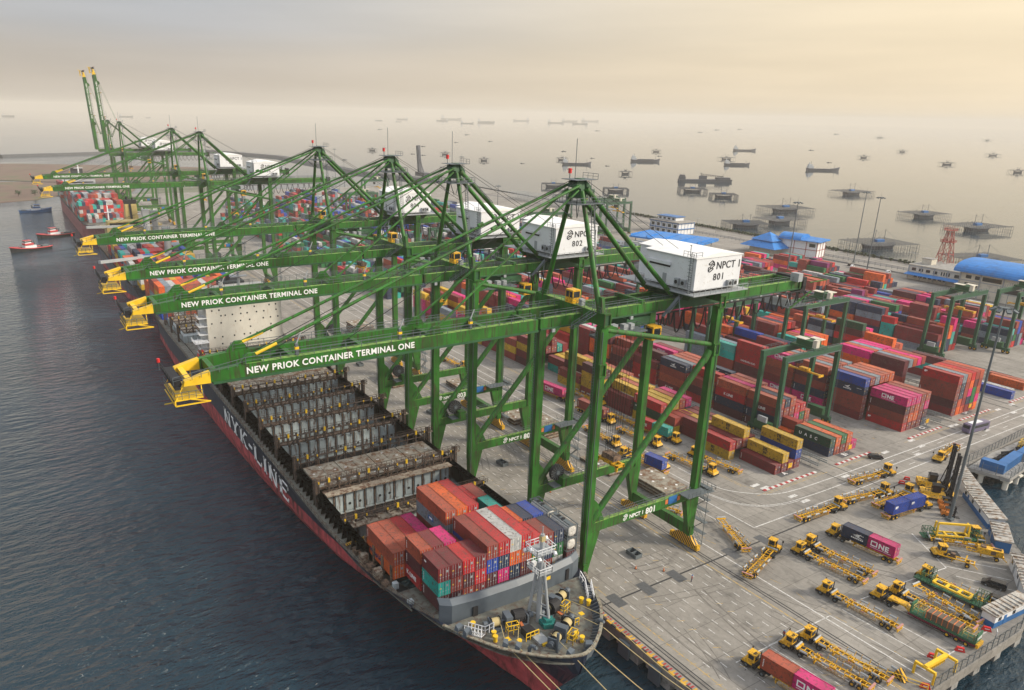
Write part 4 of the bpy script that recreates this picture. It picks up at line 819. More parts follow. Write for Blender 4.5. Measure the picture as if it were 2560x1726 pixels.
def gang(x,y,rz):
    b=MB(); b.rail([(-1.8,-.5,0),(1.8,-.5,.9)],1.6,.7,.12); b.rail([(-1.8,.6,0),(1.8,.6,.9)],1.6,.7,.12); b.rail([(1.8,.6,.9),(3.0,1.4,1.9)],1.6,.8,.12); b.ladder((-1.8,0,.1),(1.8,0,1),1,.35,.1,side=(0,1,0))
    b.build('gangway_rail','white',S1,(x,y,11),rz)
gang(23.4,-36.2,R(20)); gang(24.6,-11.7,R(150))
MB().box(28.8,31.2,-28,-26,11,11.5).box(31.0,31.6,-27.6,-26.4,11.0,11.45,1).build('deck_hatch',['lsteel','byellow'],S1)
MB().box(26.4,27.4,-32.2,-31.2,11,11.04).build('deck_marking','byellow',S1); MB().box(27.4,28.3,-16.7,-15.8,11,11.04).build('deck_marking','byellow',S1)
MB().tube((33.8,-26.4,11),(33.8,-26.4,14.8),.26,10).build('post','breaker',S1)
for (x,y) in ((31.7,-30.6),(32.1,-16.4)): MB().path([(x,y,11),(x,y,12.2),(x+.3,y+.2,12.7),(x+.8,y+.5,12.7),(x+1.0,y+.6,12.3)],.32,8).build('vent_pipe','breaker',S1)
b=MB(); b.prism([(26.2,-24.6),(28,-24.8),(28.6,-23.2),(27.6,-22),(26.3,-22.4)],11,11.9); b.prism([(26.6,-24.2),(27.8,-24.2),(28.2,-23.2),(27.2,-22.4)],11.9,12.5); b.build('folded_net','teal',S1)
# foremast
FM=empty('foremast',(25.6,-24.2,11)); FM.parent=S1
b=MB(); b.tube((0,0,0),(-.2,0,17.5),.5,12,r2=.38); b.tube((-1.6,-1.3,0),(-.5,-.3,12),.28,8); b.tube((2.0,.9,0),(.1,.3,12),.26,8)
for k in range(5): z=1.6+k*2.2; t=1-z/12.5; b.beam((-1.6*t-.4*(1-t),-1.3*t,z),(2*t,.9*t,z),.2); b.beam((0,0,z),(2*t,.9*t,z),.16)
b.build('mast_tube','lsteel',FM)
b=MB(); b.box(-2.4,1.3,-1.4,1.3,10.3,10.45); b.rail([(-2.4,-1.4,10.45),(1.3,-1.4,10.45),(1.3,1.3,10.45),(-2.4,1.3,10.45),(-2.4,-1.4,10.45)],1.1,.9,.1,1); b.box(-2,1.4,-2.2,1.8,14.4,14.55); b.rail([(-2,-2.2,14.55),(1.4,-2.2,14.55),(1.4,1.8,14.55),(-2,1.8,14.55),(-2,-2.2,14.55)],1.1,.9,.1,1)
for (x,y,z) in ((-2.1,-2.2,14.3),(-1.5,1.8,14.2),(1.5,-1.8,14.2),(1.3,1.6,14.3),(-.2,-2.4,15.4),(-.6,1.0,16.5)): b.tube((x,y,z),(x+.5,y-.1,z-.3),.34,10,1)
b.box(-.6,.2,-.4,.4,16.2,17.2,2); b.tube((-.2,0,17.5),(-.2,0,19),.1,6); b.box(-2.2,-1.4,-.6,.2,10.6,11.2,1); b.build('mast_platform',['lsteel','white','rope'],FM)
# mooring ropes
b=MB()
def rope(a,c,sag=1.0,r=.06):
    a=Vector(a); c=Vector(c); P=[a.lerp(c,i/8)+Vector((0,0,-sag*math.sin(PI*i/8))) for i in range(9)]; MB().path(P,r,5).build('mooring_rope','rope',S1)
rope((24.6,-31.6,12.4),(29,-33.6,12.5),0); rope((24.5,-27.6,12.4),(30.6,-32.3,12.5),0); rope((29,-33.7,12.4),(70,-21,1),2.2,.08); rope((30.7,-32.3,12.4),(70,-20,1),2.0,.08); rope((31.5,-22,12.3),(36.2,-21.7,12.4),0); rope((30.6,-25.4,12.3),(36.1,-25.6,12.4),0)
rope((36.2,-21.6,12.3),(66,-6.2,.5),1.8,.08); rope((36.2,-25.6,12.3),(66,-14,.5),2,.08); rope((24.8,-17.4,12.6),(32,-14.2,12.3),0); rope((23.5,-20.6,12.6),(34,-16.5,12.2),0); rope((34,-16.5,12.2),(52,-3.2,.4),.8,.07); rope((32,-14.2,12.3),(48,-3.2,.4),.8,.07)
# holds
COAM=mat('coaming_tan',(.34,.29,.22),.75,var=.3,vscale=.6,wear=RUST,wamt=.10,wscale=1.2)
b=MB()
for s_ in (-1,1):
    y=CY+s_*17.0; b.box(-154,-9.5,min(y,y+s_*.5),max(y,y+s_*.5),8.0,12.0,0); b.box(-154,-9.5,min(y-s_*.2,y+s_*1.3),max(y-s_*.2,y+s_*1.3),12.0,12.2,1)
    for k in range(60): x=-153+k*2.42; b.hexa([(x,y+s_*.4,9),(x+.1,y+s_*.4,9),(x+.1,y+s_*1.8,9),(x,y+s_*1.8,9)],[(x,y+s_*.4,11.9),(x+.1,y+s_*.4,11.9),(x+.1,y+s_*1.2,11.9),(x,y+s_*1.2,11.9)],1)

FP=[(x,interp(W2,x)-1.0) for x in (-154,-110,-91,-70,-48,-31,-18,-9.6)]
b.prism([(x,CY-min(16.9,w_)) for x,w_ in FP]+[(x,CY+min(16.9,w_)) for x,w_ in reversed(FP)],2.3,2.5,2)
for s_ in (-1,1):
    for (xa,wa),(xb,wb) in zip(FP,FP[1:]):
        wa=min(16.9,wa); wb=min(16.9,wb); a_=[(xa,CY+s_*wa,2.5),(xb,CY+s_*wb,2.5),(xb,CY+s_*17,8.1),(xa,CY+s_*17,8.1)]; b.quad(*a_); b.build('hatch_coaming',['hold',COAM,'black'],S1)
def bulkhead(x,detail=True):
    b=MB(); wl=min(16.9,interp(W2,x)-1.0)
    for x_a,x_b,m_ in ((x-1.6,x,0),):
        b.profx([(CY-wl,2.5),(CY+wl,2.5),(CY+16.9,8.1),(CY+16.9,11.6),(CY-16.9,11.6),(CY-16.9,8.1)],x_a,x_b,m_)
    b.box(x-1.75,x+.1,CY-16.9,CY+16.9,11.6,11.85,1)
    for k in range(14):
        y=CY-16.9+k*2.6; zb=2.5 if abs(y-CY)<wl else 6.5; b.box(x,x+.32,y-.13,y+.13,zb,11.5,1)
        if k<13:
            b.hexa([(x,y+.35,6.3),(x+.3,y+.45,6.4),(x+.3,y+2.15,6.4),(x,y+2.25,6.3)],[(x,y+.35,11.4),(x+.3,y+.45,11.3),(x+.3,y+2.15,11.3),(x,y+2.25,11.4)],0)
            if k%3!=1: b.tube((x+.26,y+1.3,8.0),(x+.33,y+1.3,8.0),.36,10,2)
            if abs(y+1.3-CY)<wl-1.4: b.box(x,x+.05,y+.3,y+2.3,2.6,5.4,2)
    b.box(x,x+.3,CY-15.5,CY+15.5,5.6,5.9,0)
    b.build('bulkhead',['hold','rust','black'],S1)
M['lash']=mat('lashing_bridge_dark',(.05,.04,.034),.8,var=.4,vscale=1.2,wear=(.13,.075,.045),wamt=.08,wscale=2)
def bridge(x,low=False):
    b=MB(); h=14.7 if not low else 12.9; z0=11.85
    n=15
    for k in range(n):
        y=CY-17.6+k*2.51; b.box(x-.16,x+.16,y-.16,y+.16,z0,h,0); b.box(x-1.3,x-1.1,y-.1,y+.1,z0,h,0)
        if k%3==1 and k<n-1: b.beam((x,y,z0),(x,y+2.51,h-.4),.18,m=0)
        if k%3==2 and k<n-1: b.beam((x,y+2.51,z0),(x,y,h-.4),.18,m=0)
        for j in (-.5,.5): b.beam((x-.1,y+j,h),(x-.1+j*.3,y+j*1.2,h+1.1),.07,m=0)
        if k%4==1: b.box(x-.1,x+.25,y-.25,y+.25,h-.2,h+.9,2)
        elif k%2==0: b.box(x+.05,x+.25,y-.15,y+.15,h-.1,h+.4,2)
    b.box(x-1.15,x-.25,CY-18,CY+18.6,h-.25,h-.15,0); b.box(x-.1,x+.1,CY-17.6,CY+17.6,z0+1.5,z0+1.75,0)
    b.rail([(x-1.35,CY-18,h-.15),(x-1.35,CY+18.6,h-.15)],1.05,1.3,.08); b.rail([(x+.15,CY-18,h-.15),(x+.15,CY+18.6,h-.15)],1.05,1.3,.07)
    if not low:
        for y in (CY-18.3,CY+18.9): b.box(x-.35,x+.35,y-.3,y+.3,9,h+1.2,0); b.box(x-1.6,x-1.2,y-.2,y+.2,9,h+.6,0); b.beam((x-1.4,y,9.4),(x,y,h-.4),.2); b.beam((x-1.4,y,h),(x,y,12),.16)
        b.box(x-1.6,x+.4,CY+18.6,CY+20.0,h-.3,h-.1,1); b.rail([(x+.3,CY+18.6,h-.1),(x+.3,CY+20,h-.1),(x-1.5,CY+20,h-.1)],1.1,.8,.09)
    b.build('lashing_bridge',['lash',COAM,'byellow'],S1)
for x in (-121.2,-107,-92.8,-78.5,-64.3,-50,-35.8): bridge(x)
bridge(-148); bridge(-135); bridge(-186); bridge(-200); bridge(-213); bridge(-20.4,True)
for x in (-109,-94.8,-80.5,-66.3,-35.4,-21.8): bulkhead(x)
MB().box(-215,-183,CY-17,CY+17,8.93,11.6).build('hatch_coaming','hold',S1); MB().box(-214,-201,CY-16,CY+16,11.6,12.2).box(-199,-187,CY-16,CY+16,11.6,12.2).build('hatch_cover','hatch',S1)
for x in (-100,-86,-72,-58,-28): 
    pass
def cover(x0,x1,extra=True):
    b=MB()
    for k,(a,c) in enumerate(((-16.6,-8.6),(-8.4,0),(0.2,8.4),(8.6,16.6))):
        b.box(x0,x1,CY+a,CY+c,11.9,12.5,0)
        for i in range(3):
            for j in range(2): yy=CY+a+1.2+i*2.7; xx=x0+1.5+j*(x1-x0-3); b.tube((xx,yy,12.5),(xx,yy,12.53),.3,10,1 if (i+j)%2 else 2); b.tube((xx,yy,12.53),(xx,yy,12.55),.14,8,2)
        b.box(x0+.2,x1-.2,CY+a+3.9,CY+a+4.0,12.5,12.6,0)
    b.build('hatch_cover',['hatch','letw','rust'],S1)
cover(-49.4,-43.4); cover(-43.2,-37.6); cover(-121,-109.2); cover(-134,-123); cover(-147,-137)
b=MB(); b.box(-35.4,-33.3,CY-16.6,CY+16.6,11.9,12.2); b.box(-21.5,-18.5,CY-16.6,CY+16.6,11.6,11.9); 
for k in range(12): b.box(-21.3,-18.7,CY-16+k*2.8,CY-15.7+k*2.8,11.9,12.5)
b.build('cross_deck',[COAM],S1)
# forward side platforms with clutter near the shoulder
b=MB()
for k in range(5): b.box(-14+k*3.4,-12.2+k*3.4,CY-18.8,CY-17.4,9.05,10.2+(k%2)*.8,k%2); 
for k in range(4): b.box(-12+k*4,-11.3+k*4,CY-16.9,CY-16.3,9,13.4,0)
b.beam((-17,-43,9.2),(-13,-39.6,12.4),.5,.5,2); b.box(-9.5,-3,CY-19.4,CY-17,9.02,9.2,0); b.rail([(-262,CY-20.1,9),(-20,CY-20.1,9)],1.1,2.4,.07); b.rail([(-20,CY-20,9.1),(0,CY-18.9,9.5),(16,CY-16.1,10.8)],1.1,1.8,.07)
b.rail([(-262,CY+20.1,9),(-20,CY+20.1,9)],1.1,2.4,.07); b.build('deck_fittings',['rust',COAM,'stripe'],S1)
for x in (-4.5,1.5,7.8): MB().box(x,x+1.0,CY-17.2,CY-16.2,9.2,10.5).build('container_pedestal',['hold'],S1)
# hull lettering
def block_letters(parent,txt,x0,yf,z0,h,wd,gap,mk):
    x=x0; t=wd*.23; sr=h*.09
    for ch in txt:
        b=MB(); 
        def bx(a,c,e,g): b.box(x+a,x+c,yf-.06,yf+.05,z0+e,z0+g)
        def sl(a,e,c,g,tt): 
            b.add([(x+a,yf-.055,z0+e),(x+a+tt,yf-.055,z0+e),(x+c+tt,yf-.055,z0+g),(x+c,yf-.055,z0+g)],[(0,1,2,3)])
        s_=wd*.055
        if ch=='-': bx(0,wd*.45,h*.42,h*.58); b.build('lettering',mk,parent); x+=wd*.45+gap; continue
        if ch in 'NKLIE': bx(s_,s_+t,0,h); bx(0,t+2*s_,0,sr); bx(0,t+2*s_,h-sr,h)
        if ch=='N': bx(wd-s_-t*.6,wd-s_,0,h); bx(wd-2*s_-t,wd,h-sr,h); sl(s_,h,wd-s_-t,0,t)
        if ch=='K': sl(s_+t*.8,h*.42,wd-t-s_,h,t*.8); sl(wd-t,0,s_+t,h*.55,t); bx(wd-t-2*s_,wd+s_*.5,h-sr,h); bx(wd-t-2*s_,wd+s_,0,sr)
        if ch=='Y': bx(wd/2-t/2,wd/2+t/2,0,h*.5); sl(wd/2-t/2,h*.45,0,h,t); sl(wd/2-t/2,h*.45,wd-t,h,t); bx(-s_,t+s_,h-sr,h); bx(wd-t-s_,wd+s_,h-sr,h); bx(wd/2-t,wd/2+t,0,sr)
        if ch=='L': bx(s_,wd,0,sr*1.2); bx(wd-sr*1.2,wd,0,h*.33)
        if ch=='E': bx(s_,wd,0,sr*1.1); bx(s_,wd,h-sr*1.1,h); bx(s_,wd*.75,h*.46,h*.56); bx(wd-sr,wd,0,h*.25); bx(wd-sr,wd,h*.75,h)
        b.build('lettering',mk,parent); x+=(wd if ch!='I' else t+2*s_)+gap
block_letters(S1,'NYK-LINE',-110.5,-44.52,3.7,4.6,7.0,1.9,'letw')
# deckhouse
DH=MB().box(-169,-155,-37.6,-10.4,9,28.8).build('deckhouse','cream',S1)
b=MB(); b.box(-168,-156,-37.3,-10.7,28.8,29.4,0); b.box(-165,-155.4,-33.5,-14.5,29.4,34.4,0); b.box(-160,-154.6,-44,-4,28.9,29.6,0); b.rail([(-154.8,-44,29.6),(-154.8,-4,29.6)],1.2,1.8,.1); b.rail([(-165,-33.3,34.4),(-155.6,-33.3,34.4),(-155.6,-14.7,34.4)],1.1,1.5,.1); b.box(-155.39,-155.3,-33,-15,31.6,33.2,1)
for k in range(13): b.box(-155.29,-155.25,-33+k*1.5,-32.8+k*1.5,31.6,33.2,0)
b.tube((-160,-24,34.4),(-160,-24,41),.5,10,2); b.box(-161,-159,-27,-21,38,38.3,2); b.tube((-162,-30,34.4),(-162,-30,36.4),.8,10,0); b.build('wheelhouse',['cream','glass','lsteel'],S1)
wr=random.Random(3)
for z in (12.2,14.8,17.4,20.0,22.6,25.2,27.3):
    for y in [-36+i*2.6 for i in range(10)]:
        if wr.random()<.62: yy=y+wr.uniform(-.6,.6); MB().box(-155.02,-154.95,yy,yy+.5,z,z+.55).build('window','glass',DH)
b=MB()
for k in range(6):
    z=10+k*3; b.box(-160,-154.9,-40.6,-37.6,z,z+.15); b.rail([(-160,-40.6,z+.15),(-154.9,-40.6,z+.15)],1.05,1.2,.1); b.ladder((-159.5 if k%2 else -155.5,-39.2,z),(-155.5 if k%2 else -159.5,-39.2,z+3),.9,.4,.09,side=(0,1,0))
b.box(-150,-146,-43,-40.8,10.8,11); b.rail([(-158,-43,17),(-152,-43,17),(-152,-38,17)],1.1,1.2,.1); b.box(-158,-152,-43,-38,16.85,17); b.build('side_stair','white',DH)
for y in (-41.4,-6.6):
    b=MB(); b.tube((-152.5,y,12.8),(-147.8,y,12.8),1.25,14); b.tube((-147.8,y,12.8),(-146.6,y,13.1),1.25,14,r2=.5); b.tube((-152.5,y,12.8),(-153.6,y,13),1.25,14,r2=.6); b.box(-152,-149.6,y-.8,y+.8,13.8,14.7); b.build('lifeboat','red',S1)
    b=MB(); b.beam((-152,y,9),(-152,y,14.5),.25); b.beam((-148,y,9),(-148,y,14.5),.25); b.beam((-152,y-1.2,14.5),(-148,y-1.2,14.5),.25); b.build('davit','lsteel',S1)
for k in range(5): MB().tube((-145.6+k*.9,-42.3,9.6),(-144.9+k*.9,-42.3,9.6),.45,10).build('life_raft','white',S1)
b=MB(); b.box(-180,-172,-27.5,-19,9,33,0)
for k in range(3): b.box(-180.06,-171.94,-27.56,-18.94,27+k*1.6,27.8+k*1.6,1)
b.box(-180.2,-171.8,-27.7,-18.8,33,33.8,2); b.tube((-176,-24,33.5),(-176,-24,35.5),.8,10,2); b.build('funnel',['maroonp','letw','black'],S1)

# ---- deck cargo of the front ship
RY=2.55; Y0=-38.4
def row(xl,xn,r,ztop,cols,L,fr='on the ship bow'):
    n=len(cols); 
    for t,cc in enumerate(cols):
        if not cc: continue
        c,_,lg=cc.partition(':'); z=ztop-(n-t)*2.9
        put(xn-(CL if L==40 else 6.1),Y0+r*RY,z,L,c,lg or None,'%s, %s row from the sea, %s'%('topmost' if t==n-1 else ['lowest','second tier','third tier','fourth tier'][t],ORD[min(11,int(max(0,r+.95)))],fr),force=True)
F1='foremost stack on ship bow'; F2='second stack on ship bow'; F3='third stack on ship bow'
for r,cols in enumerate([['dark:mk','teal:mk','maroon:tcs'],['dark','brown','maroon'],['brown','dark','red'],['maroon','red','maroon']]): row(0,14.7,r,20,cols,20,F1)
for r,cols in enumerate([['dark','blue','brown:mk'],['pink','navy','red'],['navy','orange','white'],['dark','rust','red']]): row(0,14.7,4+r,21.4,['dark']+cols,40,F1)
for r,cols in enumerate([['orange','green','red'],['brown','navy','brown'],['white','green','navy']]): row(0,14.7,8+r,20,['dark']+cols,20,F1)
for r,cols in enumerate([['red:kline','dark:mk','rust:mk'],['red','dark','maroon'],['maroon','maroon','pink'],['dark','brown']]): row(0,7.9,r,20 if r<3 else 17.6,cols,20,F2)
for r,cols in ((8,['navy','orange']),(9,['brown','navy']),(10,['red','blue'])): row(0,7.9,r,20,cols,20,F2)
for r,cols in enumerate([['orange:hl','rust:mk'],['red','rust'],['maroon','red'],['rust','pink']]): row(0,1.2,r-.9,16.4,cols,40,F3)
for r,cols in ((4,['brown','grey:box','rust']),(5,['dark','brown','orange']),(6,['dark','maroon','red'])): row(0,1.2,r-.4,22,['dark']+cols,40,F3)
row(0,1.2,8,19.4,['dark','maroon','teal'],20,F3); row(0,-5.2,8,19.4,['dark','brown'],20,F3); row(0,-5.2,7,19.4,['brown','red'],20,F3)
def tank(x,y,z,label):
    t=empty('tank_container',(x,y,z)); tag(t,label,'tank container','white tank containers on the ship bow')
    b=MB(); b.tube((.25,CW/2,CH/2),(5.85,CW/2,CH/2),1.12,20); b.tube((5.85,CW/2,CH/2),(6.0,CW/2,CH/2),1.12,20,r2=.7); b.build('tank',[mat('tank_white',(.62,.6,.55),.5,var=.1,vscale=1,wear=(.3,.27,.22),wamt=.04,wscale=2) if 'tank_white' not in bpy.data.materials else bpy.data.materials['tank_white']],t)
    b=MB()
    for xx in (0,5.95):
        for yy in (0,CW-.15): b.box(xx,xx+.15,yy,yy+.15,0,CH)
        for zz in (0,CH-.15): b.box(xx,xx+.15,.15,CW-.15,zz,zz+.15)
    for yy in (0,CW-.15):
        for zz in (0,CH-.15): b.box(.15,5.95,yy,yy+.15,zz,zz+.15)
    b.box(.15,5.95,.8,1.7,CH-.2,CH-.1); b.build('frame','steel',t)
    b=MB(); b.tube((3,CW/2,CH-.4),(3,CW/2,CH+.02),.4,12); b.box(1.2,2.0,.9,1.6,CH-.12,CH-.05); b.build('manhole','black',t)
tank(8.6,Y0+11.35*RY,17.1,'white tank container on top at the quay end of the foremost bow stack'); tank(8.6,Y0+11.35*RY,14.2,'white tank container under another at the quay end of the bow stack'); tank(1.8,Y0+11.35*RY,17.1,'white tank container behind the foremost stack, by the green crane leg')
row(0,14.7,11.35,14.2,['dark'],20,F1)
# ---- aft cargo of the front ship and the two ships beyond: one mass of stuff
STUFF=MB(); STUFF.c=[]
def sbox(x,y,z,L,c,H=2.88,Wd=2.46):
    n0=len(STUFF.f); STUFF.box(x,x+L,y,y+Wd,z,z+H); STUFF.c+= [PAL[c]]*(len(STUFF.f)-n0)
sr=random.Random(8)
SHIPP=['blue','navy','white','brown','rust','orange','teal','grey','maroon','red','red','msc','white']
def scargo(x0,nb,y0,nr,zb,hts,pal,step=13.2,L=12.2):
    for i in range(nb):
        for r in range(nr):
            h=hts[i%len(hts)]+sr.choice([0,0,0,-1]); c=None
            for t in range(max(0,h)):
                if t<h-1 and i>0 and 0<r and sr.random()<.0: continue
                sbox(x0-i*step-L,y0+r*2.52,zb+t*2.9,L,sr.choice(pal))
scargo(-222,3,-42,14,9,[5,5,4],['orange','rust','brown','msc','orange','blue','grey','white','rust'])
# second ship
S2=empty('container_ship'); tag(S2,'grey-blue container ship with yellow deckhouse and grey deck cranes, behind the front ship','container ship','container ships moored along the quay')
c2=-24.5
xs2=[-462,-455,-440,-400,-360,-330,-310,-300,-293,-287,-282,-278,-275]
T=[(-462,14),(-440,18),(-310,18.3),(-300,16.8),(-287,11),(-278,4),(-275,.3)]
TW=[(-462,5),(-440,17),(-320,17.5),(-305,12),(-290,5),(-280,1.5),(-275,.2)]
hull(xs2,T,TW,TW,TW,[(-462,8),(-310,8),(-275,11)],c2,zs=-1).build('hull',[mat('hull_grey_blue',(.05,.075,.11),.5,var=.3,vscale=.3,wear=(.14,.07,.05),wamt=.05,wscale=.5,aniso=(1,1,.2)),'boot'],S2)
MB().box(-455,-300,c2-17.4,c2+17.4,7.6,7.9).build('main_deck','rust',S2)
b=MB(); b.box(-418,-404,c2-15,c2+15,8,24,0); b.box(-417,-405,c2-17.5,c2+17.5,24,24.5,0); b.box(-416,-405.5,c2-14,c2+14,24.5,27.5,0); b.box(-405.45,-405.4,c2-13,c2+13,25.6,26.8,1)
for z in (11,14,17,20): b.box(-403.98,-403.9,c2-13.5,c2+13.5,z+.2,z+.8,1)
b.rail([(-404,c2-17.5,24.5),(-404,c2+17.5,24.5)],1.2,2,.15); YH=mat('deckhouse_yellow',(.55,.42,.16),.6,var=.15,vscale=.3); b.build('deckhouse',[YH,'glass'],S2)
b=MB(); b.hexa([(-432,-26,8),(-422,-26,8),(-422,-17,8),(-432,-17,8)],[(-430,-25,36),(-424,-25,36),(-424,-18,36),(-430,-18,36)],0); b.box(-430,-424,-25,-18,36,38.5,1); b.beam((-421.8,-22,20),(-423.8,-22,36),1.4,.4,1); b.tube((-428,-23,38),(-428,-23,40.5),.8,10,1); b.tube((-426,-20,38),(-426,-20,40),.6,10,1); b.build('funnel',[YH,'black'],S2)
b=MB(); b.tube((-410,-17,27.5),(-410,-17,35),.5,10); b.box(-411,-409,-20,-14,31,31.3); b.tube((-410,-8,27.5),(-410,-8,34),.3,8); b.build('radar_mast','white',S2)
for (px,py,tx,ty,tz,zt,zb_) in ((-331,-17.5,-300,-56,22,33,22),(-392,-18,-372,-54,24,36,26),(-399,-12,-392,-52,27,34,29)):
    g=empty('deck_crane',(px,py,8)); g.parent=S2
    MB().tube((0,0,0),(0,0,zt-12),1.9,16).box(-2,2,-2,2,zt-12,zt-8).build('crane_post','lsteel',g)
    MB().beam((0,-1.2,zb_-12),(tx-px,ty-py,tz-8),1.6,1.3).beam((0,1.2,zb_-12),(tx-px,ty-py,tz-8.2),1.4,1.2).build('jib','lsteel',g)
    MB().tube((0,0,zt-8),((tx-px)*.95,(ty-py)*.95,tz-7.2),.08,5).build('cable','black',g)
scargo(-290,1,c2-15,11,8,[3],SHIPP); scargo(-303,2,c2-17.3,14,8,[4,4],SHIPP); scargo(-335,3,c2-17.3,14,8,[4,4,4],SHIPP,14.5); scargo(-381,1,c2-17.3,14,8,[3],SHIPP)
# third ship, red hull
S3=empty('container_ship'); tag(S3,'red hulled container ship stacked with containers, farthest along the quay beside the tugs','container ship','container ships moored along the quay')
xs3=[-800,-790,-760,-700,-600,-560,-540,-525,-512,-503,-497,-492]
T=[(-800,14),(-770,17.5),(-545,17.5),(-525,14),(-508,7),(-497,2),(-492,.3)]; TW=[(-800,4),(-770,16.5),(-560,16.5),(-535,10),(-515,4.5),(-500,1),(-492,.2)]
hull(xs3,T,TW,TW,TW,[(-800,9),(-550,9),(-520,10),(-492,12.5)],c2,zs=9.01).build('hull',['black',mat('hull_faded_red',(.30,.08,.09),.6,var=.25,vscale=.2,wear=(.15,.06,.05),wamt=.05,wscale=.4)],S3)
MB().box(-795,-540,c2-16.8,c2+16.8,8.5,8.8).build('main_deck','rust',S3); MB().prism([(-541,c2-15.5),(-525,c2-13),(-505,c2-5),(-505,c2+5),(-525,c2+13),(-541,c2+15.5)],9.2,9.6).build('foredeck','deck',S3)
b=MB(); b.box(-725,-712,c2-13,c2+13,9,30,0); b.box(-724,-711,c2-18.5,c2+18.5,30,30.6,0); b.box(-723,-712,c2-11,c2+11,30.6,34,0); b.box(-711.95,-711.9,c2-10,c2+10,31.6,33,1)
for z in (20,23,26): b.box(-711.98,-711.9,c2-11,c2+11,z,z+.8,1)
b.tube((-718,c2,34),(-718,c2,42),.6,10,0); b.box(-719,-717,c2-4,c2+4,39,39.4,0); b.build('deckhouse',['white','glass'],S3)
MB().box(-742,-732,c2-5,c2+5,9,38).build('funnel','black',S3)
MB().tube((-527,c2,9.6),(-527,c2,24),.5,10).box(-528,-526,c2-2.5,c2+2.5,19,19.3).tube((-527,c2,24),(-527,c2,26),.2,8).build('foremast','white',S3)
P3=['red','maroon','brown','red','white','grey','white','rust','navy','teal','maroon']
scargo(-548,1,c2-12,10,9,[2],P3); scargo(-562,2,c2-16.4,13,9,[5,5],P3); scargo(-590,8,c2-16.4,13,9,[6,6,6,6,7,6],P3); scargo(-745,3,c2-16.4,13,9,[5],P3)

# ================================================================ yard trucks and their trailers
def make_tractor(T,x0=0,num=None,flip=0):
    """cab front at x0, body towards -x"""
    b=MB(); b.box(x0-5.6,x0-.3,-.45,.45,.75,1.1,0); b.box(x0-5.7,x0-3.3,-1.15,1.15,.95,1.2,0); b.box(x0-2.9,x0-2.3,-1.2,1.2,.5,1.6,0); b.box(x0-.55,x0,-1.3,1.3,.45,.95,0); b.tube((x0-4.5,0,1.2),(x0-4.5,0,1.4),.55,12,0); b.box(x0-2.6,x0-1.6,-1.3,-.5,.5,1.1,0)
    b.build('chassis_frame','black',T)
    b=MB(); b.hexa([(x0-2.2,-1.25,.95),(x0-.05,-1.25,.95),(x0-.05,1.25,.95),(x0-2.2,1.25,.95)],[(x0-2.2,-1.25,1.75),(x0-.35,-1.25,1.5),(x0-.35,1.25,1.5),(x0-2.2,1.25,1.75)]); b.box(x0-2.5,x0-.9,-.55,1.25,1.6,1.9)
    cab=b.build('bonnet','oyellow',T)
    b=MB(); b.hexa([(x0-2.6,-.35,1.7),(x0-1.0,-.35,1.7),(x0-1.0,1.25,1.7),(x0-2.6,1.25,1.7)],[(x0-2.6,-.3,3.2),(x0-1.2,-.3,3.2),(x0-1.2,1.2,3.2),(x0-2.6,1.2,3.2)]); b.box(x0-2.75,x0-1.0,-.42,1.32,3.2,3.38)
    c=b.build('cab','oyellow',T)
    b=MB(); b.box(x0-2.4,x0-1.35,-.40,-.31,2.2,3.05); b.box(x0-2.4,x0-1.35,1.2,1.27,2.2,3.05); b.hexa([(x0-1.03,-.2,2.15),(x0-.98,-.2,2.15),(x0-.98,1.1,2.15),(x0-1.03,1.1,2.15)],[(x0-1.2,-.2,3.1),(x0-1.14,-.2,3.1),(x0-1.14,1.1,3.1),(x0-1.2,1.1,3.1)]); b.box(x0-2.66,x0-2.6,-.15,1.05,2.1,3.1); b.build('window','glass',c)
    if num: 
        o=letter(num,.62,'letk',c,(x0-2.45,1.05,3.40),Matrix(((0,1,0),(-1,0,0),(0,0,1))),.02,1); 
    for (x,w2) in ((x0-1.1,1.05),(x0-4.3,1.0)):
        for s in (-1,1): MB().wheel(x,s*w2,.52,.52,.42 if x>x0-2 else .6,0,1).build('wheel',['black','steel'],T)
    b=MB()
    for s in (-.7,-.55): b.tube((x0-2.75,s,1.2),(x0-2.75,s,3.5),.07,6)
    b.box(x0-2.85,x0-2.65,-.8,-.45,1.2,1.5); b.build('exhaust_stack','black',T); MB().beam((x0-.6,-1.3,1.5),(x0-.6,-1.35,2.9),.07).box(x0-.7,x0-.55,-1.55,-1.2,2.5,3.0).build('mirror','black',T)
